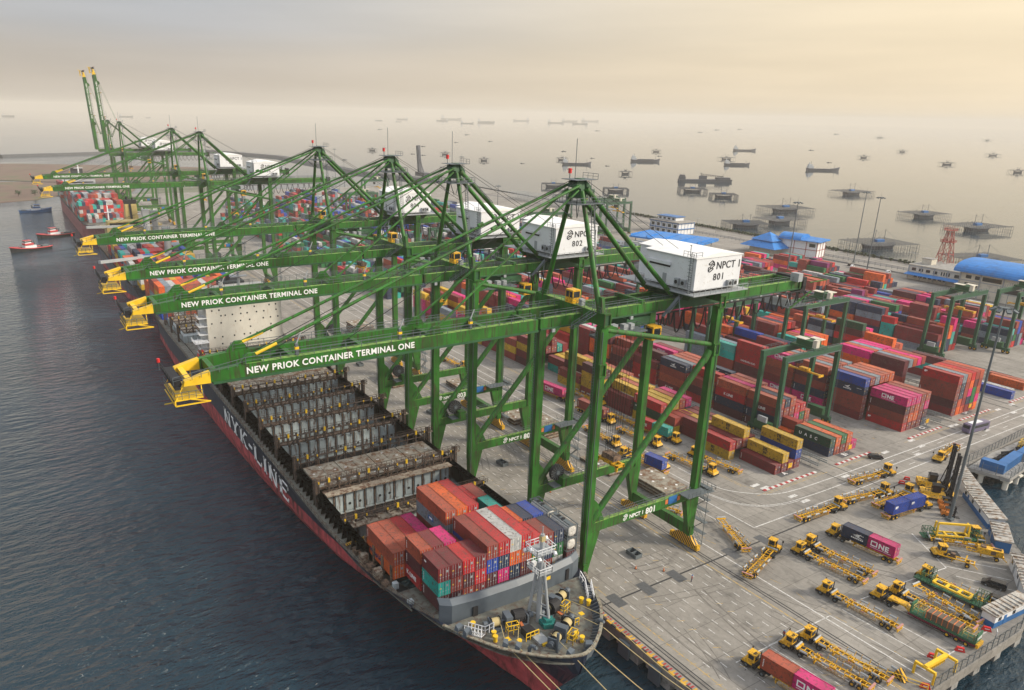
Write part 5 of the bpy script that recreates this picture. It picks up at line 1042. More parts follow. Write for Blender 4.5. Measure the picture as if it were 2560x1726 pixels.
def make_chassis(T,x0=-3.4,L=13.6,load=False,name='trailer_frame'):
    b=MB(); z=1.25
    for s in (-.55,.55): b.box(x0-L,x0-2.6,s-.09,s+.09,z-.35,z,0); b.box(x0-2.6,x0,s-.09,s+.09,z+.05,z+.25,0)
    for k in range(15):
        xx=x0-.3-k*(L-.5)/14; w_=1.22 if k%3==0 else .6; b.box(xx-.07,xx+.07,-w_,w_,(z-.12 if k>2 else z+.08),(z if k>2 else z+.2),0)
    for k in range(4): b.box(x0-L*.45-k*.35,x0-L*.45-k*.35+.08,-.6,.6,z,z+.08,0)
    b.box(x0-.25,x0,-1.25,1.25,z+.05,z+.3,0); b.box(x0-L,x0-L+.3,-1.25,1.25,z-.3,z+.05,0); b.box(x0-L-.02,x0-L+.32,-1.25,1.25,z+.05,z+.2,2)
    b.box(x0-L,x0-L+.15,-.9,-.6,.4,z,0); b.box(x0-L,x0-L+.15,.6,.9,.4,z,0); b.box(x0-L,x0-L+.12,-1.1,1.1,.4,.55,0); b.box(x0-4,x0-3.4,-1.3,-1.2,z-.2,z,2); b.box(x0-7,x0-6.2,1.2,1.3,z-.2,z,2)
    fr=b.build(name,['oyellow','rust',M['pale_red']],T)
    b=MB()
    if not load:
        for s in (-1,1):
            for xx in (x0-1.6,x0-L*.42,x0-L*.62,x0-L*.84): 
                if s<0 and xx>x0-3: continue
                b=MB(); b.tube((xx-.75,s*1.45,z+.45),(xx+.75,s*1.45,z+.45),.2,10,0); 
                for d in (-.75,.75): b.beam((xx+d,s*1.2,z-.1),(xx+d*1.05,s*1.6,z+.75),.12,m=1)
                b.build('container_guide',['lsteel','oyellow'],T)
        MB().tube((x0+.15,-1.2,z+.42),(x0+.15,1.2,z+.42),.21,10,0).build('container_guide',['lsteel','oyellow'],T)
    b=MB()
    for s in (-1.15,1.15):
        b.beam((x0-4.2,s,.45),(x0-L+4.3,s,.45),.06); b.beam((x0-4.2,s,.85),(x0-L+4.3,s,.85),.06)
        for k in range(9): xx=x0-4.2-k*(L-8.5)/8; b.beam((xx,s,.4),(xx,s,1.15),.06); 
        for k in range(8): xx=x0-4.2-k*(L-8.5)/8; b.beam((xx,s,.45),(xx-(L-8.5)/8,s,.85),.04)
    b.build('side_guard',[M['frust2']],T)
    for xx in (x0-L+1.7,x0-L+3.0):
        for s in (-1,1): MB().wheel(xx,s*.95,.52,.52,.6,0,1).build('wheel',['black','oyellow'],T)
    MB().box(x0-3.6,x0-3.4,-.95,-.75,.1,z).box(x0-3.6,x0-3.4,.75,.95,.1,z).box(x0-3.7,x0-3.3,-1,1,.5,.6).build('landing_leg','oyellow',T)
M['pale_red']=mat('red_white_tape',(.45,.22,.2),.6); M['frust2']=mat('rusty_yellow_guard',(.36,.20,.04),.8,var=.3,vscale=4)
for k_ in ('pale_red',): pass
_proto={}
def yard_truck(fx,fy,rx,ry,label,num=None,load=False,kind='full'):
    key=(num,load,kind)
    h=math.atan2(fy-ry,fx-rx)
    if (load,kind) not in _proto or num:
        T=empty('yard_truck')
        if kind in('full','tractor'): make_tractor(T,0,num)
        if kind in('full','trailer'): make_chassis(T,-3.4 if kind=='full' else 0,load=load)
        if not num: _proto[(load,kind)]=T
    else: T=copy_tree(_proto[(load,kind)])
    T.location=(fx,fy,0.02); T.rotation_euler=(0,0,h); 
    if kind=='trailer': T.name='container_trailer'; tag(T,label,'trailer','empty container trailers')
    else: tag(T,label,'yard truck','yellow yard trucks')
    return T,h
def on_truck(T,h,x0,L,c,logo,label):
    """container resting on a trailer; its near end (local x0) then back L metres"""
    ln=CL if L==40 else 6.1; loc=T.location
    if math.cos(h)<0: lx,ly,rz=x0,1.25,h+PI      # doors to the rear, lettered side to the open apron
    else: lx,ly,rz=x0-ln,-1.25,h
    ox=loc.x+math.cos(h)*lx-math.sin(h)*ly; oy=loc.y+math.sin(h)*lx+math.cos(h)*ly
    CONT.append(dict(x=ox,y=oy,z=1.62,L=L,c=c,logo=logo,w=label,rz=rz,f=True,own=True))
Tr=[ (17.2,81.5,15.6,64.8,'empty yellow yard truck, rearmost of the three in line at the dark drain line',None),
 (18.9,99.8,15.8,84.0,'empty yellow yard truck in the middle of three standing in line across the apron',None),
 (12.3,112.2,10.4,96.2,'empty yellow yard truck leading the line of three, beside the white traffic line',None),
 (14.6,131.0,12.2,147.0,'empty yellow yard truck driving behind the foot of the tall lamp mast',None),
 (21.2,49.3,25.4,34.6,'lone empty yellow yard truck parked askew beside the landside crane rail',None),
 (23.6,52.0,39.6,53.6,'empty yellow yard truck, nearer of two side by side with its trailer ladder frame','911'),
 (22.9,56.8,39.5,58.3,'empty yellow yard truck, farther of two parked side by side behind the loaded one',None),
 (36.3,43.2,52.9,44.7,'empty yellow yard truck standing alone in the marked bays','909'),
 (43.3,21.6,59.9,24.0,'empty yellow yard truck with a person by its cab, trailer over the apron edge','918'),
 (43.9,26.5,60.5,28.6,'empty yellow yard truck beside the striped buffer stop','922'),
 (44.1,56.2,60.9,57.6,'yellow yard truck behind the green flat rack load','937'),
 (43.9,67.8,60.9,69.0,'yellow yard truck partly behind the dark green frame carrier, near the black cars',None),
 (22.3,105.2,21.6,87.5,'empty yellow yard truck behind the blue loaded one',None),
 (-11.4,66.0,-28.0,63.9,'empty yellow yard truck heading along the yard road in front of the crane leg',None),
 (-25.9,70.8,-9.6,73.2,'empty yellow yard truck facing away, beside the front yellow container stacks',None),
 (-21.2,56.9,-38,55.2,'empty yellow yard truck behind the crane leg by the blue loaded truck',None),
 (-44,71.8,-60.6,70.2,'empty yellow yard truck waiting at the yard edge beside maroon stacks',None),
 (-33.2,66.1,-50,64.4,'empty yellow yard truck behind the spreader ropes',None),
 (-39.5,54.9,-56,55.9,'empty yellow yard truck mostly behind crane leg and ladder',None),
 (-68,74,-84.8,72.6,'empty yellow yard truck in front of dark stack and yellow containers',None),
 (-124,52,-141,51,'far empty yellow yard truck on the apron road',None)]
for (a,c,d,e_,lb,nm) in Tr: yard_truck(a,c,d,e_,lb,nm)
T,h=yard_truck(22.8,66.4,38.9,68.0,'yellow yard truck loaded with a dark and a pink container',None,True); on_truck(T,h,-3.7,20,'navy','bird','dark grey blue 20 foot container, front load of the yard truck beside pink one'); on_truck(T,h,-9.9,20,'pink','one','magenta pink 20 foot container, rear load behind the dark one on a truck')
T,h=yard_truck(43.0,11.2,59.6,13.2,'yellow yard truck loaded with rust orange and pink containers, nearest the bottom edge','929',True); on_truck(T,h,-3.7,20,'rust','mk','rust orange 20 foot container on the truck nearest the bottom edge'); on_truck(T,h,-9.9,20,'pink','one','magenta pink 20 foot container at the bottom edge behind the rust orange one')
T,h=yard_truck(27.9,102.0,26.0,84.1,'yellow yard truck carrying two blue containers with red top rails',None,True); on_truck(T,h,-3.7,20,'blue','db','blue 20 foot container with red rail behind the truck cab near the forklifts'); on_truck(T,h,-9.9,20,'blue','db','blue 20 foot container with red rail at the rear of the twin load')
T,h=yard_truck(-32.3,73.4,-48.4,70.9,'yellow yard truck carrying red and turquoise containers',None,True); on_truck(T,h,-3.7,20,'teal',None,'turquoise 20 foot container right behind the truck cab at the yard edge'); on_truck(T,h,-9.9,20,'red','kline','bright red 20 foot container behind the turquoise one on a truck')
T,h=yard_truck(-53.9,65.9,-70.6,64.5,'yellow yard truck carrying a brown container behind crane legs',None,True); on_truck(T,h,-3.7,20,'brown',None,'brown 20 foot container behind cab of truck between crane legs'); on_truck(T,h,-9.9,20,'brown','mk','brown 20 foot container, rear one on truck between crane legs')
T,h=yard_truck(-75.4,66.0,-92,63.6,'yellow yard truck carrying one long pink container, farthest loaded truck',None,True); on_truck(T,h,-3.9,40,'pink','one','magenta pink 40 foot container on the farthest loaded truck')
T,h=yard_truck(-36,51.9,-19.3,54.5,'yellow yard truck carrying a single blue container beside rusty hatch covers',None,True); on_truck(T,h,-9.9,20,'blue','mk','blue 20 foot container on the truck beside the rusty hatch covers')
yard_truck(46.9,61.6,60.6,60.6,'empty yellow container trailer without a truck, between green frame and flat rack',kind='trailer'); yard_truck(37.4,84.4,49.8,95.2,'empty yellow trailer parked diagonally in front of the blue cabin',kind='trailer'); yard_truck(-13,35.5,0.2,41.5,'empty yellow trailer beside the landside crane foot',kind='trailer'); yard_truck(6.5,46.9,20.0,40.8,'empty yellow trailer parked by the crane stair tower',kind='trailer')
T,h=yard_truck(43.9,96.4,46.5,93,'yellow yard tractor coupled to the dark green frame carrier',kind='tractor'); T.rotation_euler=(0,0,math.atan2(96.4-83.4,43.9-33.6))
T,h=yard_truck(41.1,78.8,44.8,82.7,'yellow yard tractor facing left beside broken trailer frames',kind='tractor')
# low loader with green flat rack
T,h=yard_truck(43.1,51.7,61.3,53.2,'yellow yard tractor pulling the red-edged low loader with green flat rack',kind='tractor')
b=MB(); b.hexa([(-4.5,-.9,1.3),(-3.6,-.9,1.3),(-3.6,.9,1.3),(-4.5,.9,1.3)],[(-4.5,-.9,1.6),(-3.6,-.9,1.6),(-3.6,.9,1.6),(-4.5,.9,1.6)],1); b.beam((-3.7,0,1.7),(-7.2,0,1.7),1.7,.35,1); b.beam((-7,0,1.6),(-8.2,0,.9),1.7,.3,1); b.box(-20.5,-8,-1.4,1.4,.7,1.0,0)
b.box(-20.6,-8,-1.45,-1.38,.7,1.05,0); b.box(-20.9,-20.4,-1.3,1.3,.5,1.3,1); b.build('low_loader_bed',['maroonp','oyellow'],T)
for xx in (-15.5,-17.2,-18.9):
    for s in (-1.1,1.1): MB().wheel(xx,s*1.15,.5,.5,.5,0,1).build('wheel',['black','oyellow'],T)
def local(T,h,x,y): return (T.location.x+math.cos(h)*x-math.sin(h)*y,T.location.y+math.sin(h)*x+math.cos(h)*y)
fr=empty('flat_rack'); fx,fy=local(T,h,-20.4,0); fr.location=(fx,fy,1.05); fr.rotation_euler=(0,0,h); tag(fr,'dark green flat rack with end walls and orange ribbed load on the low loader','flat rack')
FG=mat('flat_rack_green',(.03,.12,.06),.6,var=.2); 
MB().box(0,12.2,-1.22,1.22,0,.5).build('base',FG,fr)
for xx in (0,12): e2=MB().box(xx,xx+.2,-1.22,1.22,.5,2.4).build('end_wall',FG,fr)
_o=letter('UASC',.75,'letw',fr,(-.03,.95,1.0),Matrix(((0,0,-1),(-1,0,0),(0,1,0))),.03)
b=MB(); b.box(3.2,9.4,-1.0,1.0,.5,2.0,1); 
for k in range(7): xx=3.2+k*1.0; b.box(xx,xx+.16,-1.06,1.06,2.0,2.07,0); b.box(xx,xx+.14,-1.08,-1.0,.5,2.05,0); b.box(xx,xx+.14,1.0,1.08,.5,2.05,0)
b.build('ribbed_load',['frust',mat('load_brown',(.12,.09,.06),.8,var=.3)],fr)
for xx in (.6,9.8):
    b=MB(); b.rail([(xx,-.9,.5),(xx+2,-.9,.5),(xx+2,.9,.5),(xx,.9,.5),(xx,-.9,.5)],1.3,.9,.1); b.build('load_frame',mat('wood_yellow',(.45,.36,.12),.7) if 'wood_yellow' not in bpy.data.materials else bpy.data.materials['wood_yellow'],fr)
# over-height frames on dark green platforms
def frame_carrier(x,y,rz,lab,up):
    t=empty('spreader_frame',(x,y,0),rz); tag(t,lab,'lifting frame','green and yellow lifting frames')
    b=MB(); b.box(-14,0,-1.2,1.2,.9,1.15); b.build('platform',FG,t)
    b=MB()
    for (a,c) in ((-13.6,-11.6),(-3.4,-1.4)):
        b.rail([(a,-1.2,1.15),(c,-1.2,1.15),(c,1.2,1.15),(a,1.2,1.15),(a,-1.2,1.15)],1.9,.6,.1); b.rail([(a,-1.2,3.05),(c,-1.2,3.05)],.9,.5,.08)
    b.build('cage',FG,t)
    b=MB(); z=1.6
    for s in (-.95,.95): b.box(-11.2,-3.8,s-.18,s+.18,z,z+.35)
    for xx in (-11.2,-9,-6.6,-4.1): b.box(xx,xx+.5,-.95,.95,z+.05,z+.4)
    if up:
        for xx in (-11.2,-4.1):
            for s in (-.95,.95): b.beam((xx+.2,s,z),(xx+.2,s*.5,z+3.2),.35)
        b.beam((-11,-.5,z+3.2),(-3.9,-.5,z+3.2),.45)
    b.build('yellow_frame','byellow',t)
    for s in (-1,1): MB().wheel(-12,s,.5,.5,.5,0,1).build('wheel',['black','oyellow'],t)
frame_carrier(44.5,95.0,math.atan2(96.4-83.4,43.9-33.6),'dark green carrier with tall yellow portal frame, beside the orange forklifts',True)
frame_carrier(44.6,65.9,math.atan2(65.9-66.9,44.6-57.9),'dark green carrier with flat yellow frame, parked between trailers near black cars',False)
# small yellow generator and dolly trailers
for (x,y,rz,lb,eng) in ((44.7,87,math.atan2(3.7,6.5),'yellow engine trailer with dark machinery beside the blue cabin',True),(42.3,79.1,math.atan2(3,7.4),'yellow ladder shaped dolly with two wheels beside engine trailer',False)):
    t=empty('equipment_trailer',(x,y,0),rz); tag(t,lb,'trailer')
    b=MB(); 
    for s in (-.7,.7): b.box(0,7.4,s-.1,s+.1,1.1,1.35)
    for k in range(9): b.box(k*.9,k*.9+.12,-.7,.7,1.15,1.3)
    b.beam((3,0,1.2),(3,0,.1),.25); b.beam((7.2,-.8,1.2),(7.2,.8,1.2),.25); b.beam((7,-.9,1.2),(8,-.9,.4),.15); b.build('frame','oyellow',t)
    for s in (-.9,.9): MB().wheel(6,s,.5,.5,.35,0,1).build('wheel',['black','oyellow'],t)
    b=MB(); 
    if eng: b.box(2,7,-.9,.9,1.35,2.6,0); b.box(2.6,3.6,-.6,.6,2.6,3.0,1); b.box(4.6,5.6,-.95,-.5,1.5,2.4,1); b.tube((5,0,2.6),(6.6,0,2.7),.3,8,1)
    else: b.box(2.4,3.4,-.4,.5,1.35,2.2,1); b.beam((5.4,-.8,1.4),(5.6,.8,2.2),.25)
    b.build('engine',['oyellow','rust'],t)
# container handlers with tall black masts, forklifts
def handler(x,y,rz,lb):
    t=empty('container_handler',(x,y,0),rz); tag(t,lb,'container handler','yellow container handlers with masts')
    b=MB(); b.hexa([(-3.2,-1.9,.8),(2.6,-1.9,.8),(2.6,1.9,.8),(-3.2,1.9,.8)],[(-3.2,-1.5,2.2),(2.0,-1.2,1.7),(2.0,1.2,1.7),(-3.2,1.5,2.2)]); b.box(-3.8,-2.6,-1.6,1.6,.7,2.1); b.build('body','oyellow',t)
    b=MB(); b.box(-1.2,.8,-.9,.9,2.0,4.0,0); b.box(-1.3,.9,-1,1,4.0,4.15,1); b.build('cab',['glass','black'],t)
    for (xx,r) in ((2.2,.85),(-2.6,.65)):
        for s in (-1.7,1.7): MB().wheel(xx,s,r,r,.7,0,1).build('wheel',['black','oyellow'],t)
    b=MB()
    for s in (-.9,.9): b.box(2.9,3.5,s-.25,s+.25,.4,13.5,0); 
    for k in range(9): b.box(2.95,3.4,-.9,.9,.9+k*1.5,1.25+k*1.5,0)
    b.box(3.5,4.2,-3,3,1.4,2.1,1); b.beam((2.0,-1.2,2),(3,-1.1,7),.2); b.beam((2.0,1.2,2),(3,1.1,7),.2); b.build('mast',['black','oyellow'],t)
    b=MB(); b.rail([(-2.9,-1.2,2.2),(-1.4,-1.2,2.2)],1,.7,.08); b.beam((-1.2,-.9,4.1),(-1.2,-.9,5.4),.07); b.build('railing','black',t)
handler(22.5,113.8,R(38),'farther yellow container handler with tall black mast beside the white cabins')
handler(26.4,108.3,R(36),'nearer yellow container handler with tall black mast beside the orange forklifts')
def fork(x,y,rz,lb):
    t=empty('forklift',(x,y,0),rz); tag(t,lb,'forklift','orange forklifts')
    b=MB(); b.hexa([(-1.7,-.75,.5),(1.0,-.75,.5),(1.0,.75,.5),(-1.7,.75,.5)],[(-1.6,-.65,1.5),(.6,-.6,1.1),(.6,.6,1.1),(-1.6,.65,1.5)]); b.build('body',M['forko'],t)
    b=MB(); 
    for (a,c) in ((-.9,-.6),(-.9,.6),(.8,-.6),(.8,.6)): b.beam((a,c,1.2),(a*.8,c,2.4),.09)
    b.box(-1.0,.9,-.7,.7,2.4,2.5); b.build('roof_guard','black',t)
    for xx in (-1.1,1.0):
        for s in (-.7,.7): MB().wheel(xx,s,.38,.38,.3,0,1).build('wheel',['black','steel'],t)
    b=MB(); 
    for s in (-.35,.35): b.box(1.25,1.45,s-.08,s+.08,.1,3.0); b.box(1.45,2.6,s-.08,s+.08,.08,.16)
    for z in (.6,1.6,2.8): b.box(1.27,1.43,-.35,.35,z,z+.12)
    b.build('mast','black',t)
M['forko']=mat('forklift_orange',(.62,.19,.02),.5,var=.1)
fork(30.0,106.2,R(38),'orange forklift farthest from camera in the row of three'); fork(31.6,103.8,R(36),'orange forklift in the middle of the row of three'); fork(33.4,101.2,R(38),'orange forklift nearest the camera with forks lowered')
# cars
def car(x,y,rz,lb,kind='hatch',mk='car'):
    t=empty('parked_car' if kind!='van' else 'parked_van',(x,y,0),rz); tag(t,lb,'car' if kind!='van' else 'van')
    prof={'hatch':[(-2.05,.35),(2.05,.35),(2.1,.75),(1.3,.98),(.75,1.45),(-1.3,1.5),(-1.95,1.05),(-2.1,.8)],'mpv':[(-2.3,.35),(2.3,.35),(2.35,.8),(1.6,1.1),(.85,1.7),(-2.0,1.75),(-2.3,1.2)],'van':[(-2.4,.35),(2.4,.35),(2.45,.9),(2.0,1.2),(1.3,1.95),(-2.3,2.0),(-2.45,1.2)]}[kind]
    b=MB(); W_=.88; n=len(prof); vs=[]
    for s in (-1,1): vs+=[(px,s*(W_ if pz<1.12 else W_*.82),pz) for px,pz in prof]
    b.add(vs,[tuple(range(n)),tuple(range(2*n-1,n-1,-1))]+[(i,n+i,n+(i+1)%n,(i+1)%n) for i in range(n)]); b.build('body',mk,t)
    top=prof[4][1]; b=MB()
    for s in (-1,1): b.hexa([(-1.6,s*.80,1.02),(1.15,s*.80,1.02),(1.15,s*.88,1.02),(-1.6,s*.88,1.02)],[(-1.35,s*.70,top-.12),(.7,s*.70,top-.12),(.7,s*.755,top-.12),(-1.35,s*.755,top-.12)])
    px,pz=prof[3]; qx,qz=prof[4]; b.hexa([(px-.06,-.7,pz+.03),(px+.02,-.7,pz+.03),(px+.02,.7,pz+.03),(px-.06,.7,pz+.03)],[(qx-.02,-.62,qz-.06),(qx+.06,-.62,qz-.06),(qx+.06,.62,qz-.06),(qx-.02,.62,qz-.06)]); b.build('window','glass',t)
    for xx in (-1.35,1.4):
        for s in (-.82,.82): MB().wheel(xx,s,.33,.33,.22,0,1).build('wheel',['black','lsteel'],t)
    for s in (-.6,.6): MB().box(prof[2][0]-.12,prof[2][0]+.01,s-.16,s+.16,.62,.78).build('headlight','white',t)
car(55.0,78.0,R(198),'black minivan parked beside the white cabin','mpv'); car(58.5,72.4,R(8),'rounded black car next to the striped container cabin'); car(3.8,117.9,R(50),'dark hatchback driving past the red and white kerb',mk='car')
car(-183,398,R(110),'white van parked on the coast road between lamp masts','van','white'); car(-188,403,R(110),'dark van behind the white one near the lamp mast','van','car'); car(-160,402,R(100),'white van near the orange stack on the coast road','van','white')
t=empty('bus',(7.8,167.6,0),R(84)); tag(t,'purple grey coach on the cross road beside the tall mast','bus')
b=MB(); b.prof([(-5.2,.4),(5.1,.4),(5.3,1.2),(5.0,3.1),(-5.1,3.2),(-5.25,1.2)],-1.25,1.25,0); b.box(-3.8,1.8,-.8,.8,3.2,3.4,1); bb=b.build('body',['purple','white'],t)
b=MB()
for s in (-1,1): b.box(-4.4,4.4,s*1.22-.05,s*1.22+.05,1.7,2.7)
b.box(-5.3,-5.2,-1,1,1.8,2.8); b.box(5.12,5.24,-1.1,1.1,1.3,2.8); b.build('window','glass',t)
for xx in (-3.2,3.4):
    for s in (-1.1,1.1): MB().wheel(xx,s,.5,.5,.35,0,1).build('wheel',['black','steel'],t)
# hatch covers lying on the quay
def hc(x,y,n,w_,l_,lb,rz=0):
    for k in range(n):
        t=MB(); t.box(-l_/2,l_/2,-w_/2,w_/2,.55,.85,0); 
        for j in range(5): t.box(-l_/2+.3,l_/2-.3,-w_/2+.3+j*(w_-.7)/4,-w_/2+.4+j*(w_-.7)/4,0,.55,1)
        for xx in (-l_/2,l_/2-.15): t.box(xx,xx+.15,-w_/2,w_/2,.05,.55,1)
        for i in range(3):
            for j in (-1,1): t.tube((-l_/2+2+i*(l_-4)/2,j*w_*.25,.85),(-l_/2+2+i*(l_-4)/2,j*w_*.25,.9),.35,10,2)
        o=t.build('hatch_cover',['hatch','rust','letw'],None,(x+random.uniform(-.15,.15),y+random.uniform(-.15,.15),.03+k*.95),rz); tag(o,'%s rusty ship hatch cover %s'%(['lowest','second','third','fourth','topmost'][k] if n>1 else 'single',lb),'hatch cover','rusty hatch covers on the quay')
hc(-14.8,46.6,3,8,13.2,'in the pile behind the nearest crane leg'); hc(-33,43,1,6.5,13,'lying flat between the first two cranes'); hc(-62,42.5,4,7.5,13,'in the pile behind the second crane'); hc(-76,41,2,7.5,12.5,'in the pile beside the third crane'); hc(-108,41,2,7.5,12,'in the pile between third and fourth cranes'); hc(-126,22,3,7.5,12.6,'in the pile under the fourth crane boom'); hc(-192,37,5,8,13,'in the tall pile behind the white deckhouse'); hc(-160,39,3,8,13,'in the pile landward of the deckhouse')
# skips, cones, barriers, signs, posts, people
for (x,y,rz,lb) in ((6.3,18.1,0,'open grey steel skip under the nearest crane'),(-48,18.0,.1,'open grey steel skip near the second crane leg'),(-92,19,.2,'open dark steel skip between farther crane legs'),(-150,18.3,0,'open grey skip farthest along the apron')):
    t=MB(); 
    for (a,c,d,e_) in ((-1.6,1.6,-1.0,-.9),(-1.6,1.6,.9,1.0),(-1.6,-1.5,-.9,.9),(1.5,1.6,-.9,.9),(-.05,.05,-.9,.9)): t.box(a,c,d,e_,0,1.0,0)
    t.box(-1.5,1.5,-.9,.9,.02,.12,1); tag(t.build('steel_skip',['steel','black'],None,(x,y,.02),rz),lb,'skip')
for (x,y) in ((14.4,19.4),(10.6,14.6),(-27.5,19.8),(-30,24.8),(-60,25)):
    t=MB(); t.box(-.25,.25,-.25,.25,0,.06,1); t.tube((0,0,.06),(0,0,.9),.2,10,0,r2=.04); tag(t.build('traffic_cone',['frust','black'],None,(x,y,.02)),'dark orange traffic cone standing alone on the apron','traffic cone','traffic cones on the apron')
for (x,y,lb) in ((61.8,60.5,'at the corner of the white bay line near the striped cabin'),(62.3,49.4,'beside the yellow gantry frame'),(60.6,42.9,'half behind the yellow gantry frame'),(64.3,33.6,'at the quay end beside the yellow pipe rail'),(17.1,108.7,'on the concrete strip near the yard trucks'),(16.5,112.3,'second on the concrete strip toward the lamp mast')):
    t=MB(); t.prof([(-.9,0),(.9,0),(.75,.35),(.6,.9),(-.6,.9),(-.75,.35)],-.25,.25,0); t.box(-.4,.4,-.27,.27,.45,.6,1); tag(t.build('traffic_barrier',['red','letw'],None,(x,y,.02),.6),'red plastic traffic barrier '+lb,'barrier')
t=empty('lifting_gantry',(62.9,39.0,0),R(88)); tag(t,'yellow four-legged steel gantry frame near the fence','gantry frame')
b=MB(); b.box(-3.4,3.4,-.35,.35,2.3,2.9)
for k in range(9): b.box(-2.6+k*.6,-2.5+k*.6,-.37,.37,1.6,2.3)
b.build('main_beam','byellow',t)
for s in (-3.4,3.4): MB().box(s-.22,s+.22,-1.9,1.9,2.25,2.7).build('end_beam','byellow',t)
for s in (-3.4,3.4):
    for q in (-1.8,1.8): MB().box(s-.18,s+.18,q-.18,q+.18,0,2.3).build('leg','byellow',t)
t=MB(); t.hexa([(-1.2,-.6,0),(1.4,-.6,0),(1.4,.6,0),(-1.2,.6,0)],[(-.3,-.6,1.8),(.4,-.6,1.8),(.4,.6,1.8),(-.3,.6,1.8)],0); t.tube((-1.6,0,1.4),(-.3,0,1.4),.25,10,1); tag(t.build('buffer_stop',['stripe','lsteel'],None,(60.4,32.0,.02)),'striped yellow and black buffer stop at the end of the crane rail','buffer stop')
t=MB().rail([(54.5,27.8,0),(57.5,29.2,0),(61,31.2,0),(65,33,0)],1.4,2.6,.09); tag(t.build('pipe_rail','byellow'),'yellow pipe rail between the buffer stop and the quay end','railing')
t=MB(); t.tube((0,0,0),(0,0,3.0),.06,6,0); t.box(-.05,.05,-.6,.6,2.2,3.1,1); tag(t.build('sign_post',['steel','white'],None,(64.5,57.5,.02),.5),'small white sign on a grey post by the corner of the fence','sign')
for (x,y,n_,tx) in ((-2.4,85.6,'front yard block','A'),(-1.5,112.6,'green row end block','B'),(-1.2,154.6,'block with pink tops','C'),(-1.4,182.0,'five-high block','D')):
    t=empty('block_sign',(x,y,.02)); tag(t,'yellow sign board on a post in front of the '+n_,'sign','yellow block signs at the yard road')
    MB().tube((0,0,0),(0,0,3.4),.07,6).build('post','steel',t); MB().box(-.1,.1,-.8,.8,2.2,3.5).build('board','yellow',t)
    MB().box(-2.2,.2,-3.2,3.2,.0,.02).build('painted_panel',bpy.data.materials['plate_dark'],t); letter(tx+'1' if tx!='A' else 'A',2.2,'letw',t,(-.3,-1.2,.03),Matrix(((0,-1,0),(1,0,0),(0,0,1))),.05)
def barrier_run(x0,x1,y,lb):
    t=MB(); 
    for z in (.7,1.3): t.box(x0,x1,y-.06,y+.06,z,z+.35)
    x=x0
    while x<=x1: t.box(x,x+.15,y-.1,y+.1,0,1.7); x+=3
    tag(t.build('crash_barrier',mat('galvanised',(.30,.32,.31),.6,var=.2) if 'galvanised' not in bpy.data.materials else bpy.data.materials['galvanised']),lb,'crash barrier','crash barriers between the yard blocks')
for (y,w_) in ((96.6,'behind the front yard block'),(100.6,'in front of the green row end block'),(162.6,'behind the pink topped block'),(169.2,'in front of the five-high block'),(195.5,'behind the five-high block'),(236,'in front of the middle yard crane')):
    barrier_run(-120,-.5 if y<180 else -12,y,'grey crash barrier '+w_)
# person next to truck 918 (one skinned body with clothes)
def person(x,y,rz,lb,scale=1):
    me=bpy.data.meshes.new('person_body'); 
    J=[(0,0,.95),(0,0,1.2),(0,0,1.45),(.01,0,1.56),(.03,0,1.68),(0,.1,.9),(.03,.12,.5),(0,.13,.08),(.14,.14,.03),(0,-.1,.9),(-.05,-.12,.5),(-.1,-.13,.08),(.04,-.14,.03),(0,.2,1.42),(.06,.27,1.15),(.16,.25,.92),(.2,.24,.84),(0,-.2,1.42),(.02,-.28,1.15),(.12,-.3,.92),(.16,-.3,.84)]
    E_=[(0,1),(1,2),(2,3),(3,4),(0,5),(5,6),(6,7),(7,8),(0,9),(9,10),(10,11),(11,12),(2,13),(13,14),(14,15),(15,16),(2,17),(17,18),(18,19),(19,20)]
    me.from_pydata(J,E_,[]); o=bpy.data.objects.new('person',me); COL.objects.link(o); sk=o.modifiers.new('s','SKIN')
    rr=[.15,.15,.17,.06,.11,.10,.07,.05,.05,.10,.07,.05,.05,.07,.05,.04,.04,.07,.05,.04,.04]
    for i,v in enumerate(me.skin_vertices[0].data): v.radius=(rr[i],rr[i]*(1.1 if i<3 else 1)); v.use_root=(i==0)
    o.modifiers.new('d','SUBSURF').levels=1; o.modifiers['d'].render_levels=1
    m=bpy.data.materials.new('work_clothes'); m.use_nodes=True; nt_=m.node_tree; co=nt_.nodes.new('ShaderNodeTexCoord'); sp=nt_.nodes.new('ShaderNodeSeparateXYZ'); rp=nt_.nodes.new('ShaderNodeValToRGB'); dv_=nt_.nodes.new('ShaderNodeMath'); dv_.operation='DIVIDE'; dv_.inputs[1].default_value=1.8
    nt_.links.new(co.outputs['Object'],sp.inputs[0]); nt_.links.new(sp.outputs['Z'],dv_.inputs[0]); nt_.links.new(dv_.outputs[0],rp.inputs[0]); nt_.links.new(rp.outputs[0],nt_.nodes['Principled BSDF'].inputs['Base Color']); rp.color_ramp.interpolation='CONSTANT'
    el=rp.color_ramp.elements; el[0].position=0; el[0].color=(.02,.02,.05,1); el[1].position=.86; el[1].color=(.2,.1,.06,1); q=el.new(.53); q.color=(.25,.02,.02,1); me.materials.append(m)
    o.location=(x,y,.02); o.rotation_euler=(0,0,rz); tag(o,lb,'person')
    h_=MB().tube((.03,0,1.72),(.03,0,1.82),.15,12,0,r2=.09); h_.tube((.05,0,1.71),(.05,0,1.74),.19,12,0); h_.build('helmet','dblue',o)
person(42.6,23.2,R(-100),'person in dark red shirt and blue helmet standing beside the truck numbered 918')
person(20.4,21.7,R(40),'person in dark red shirt standing alone behind the crane bogie')
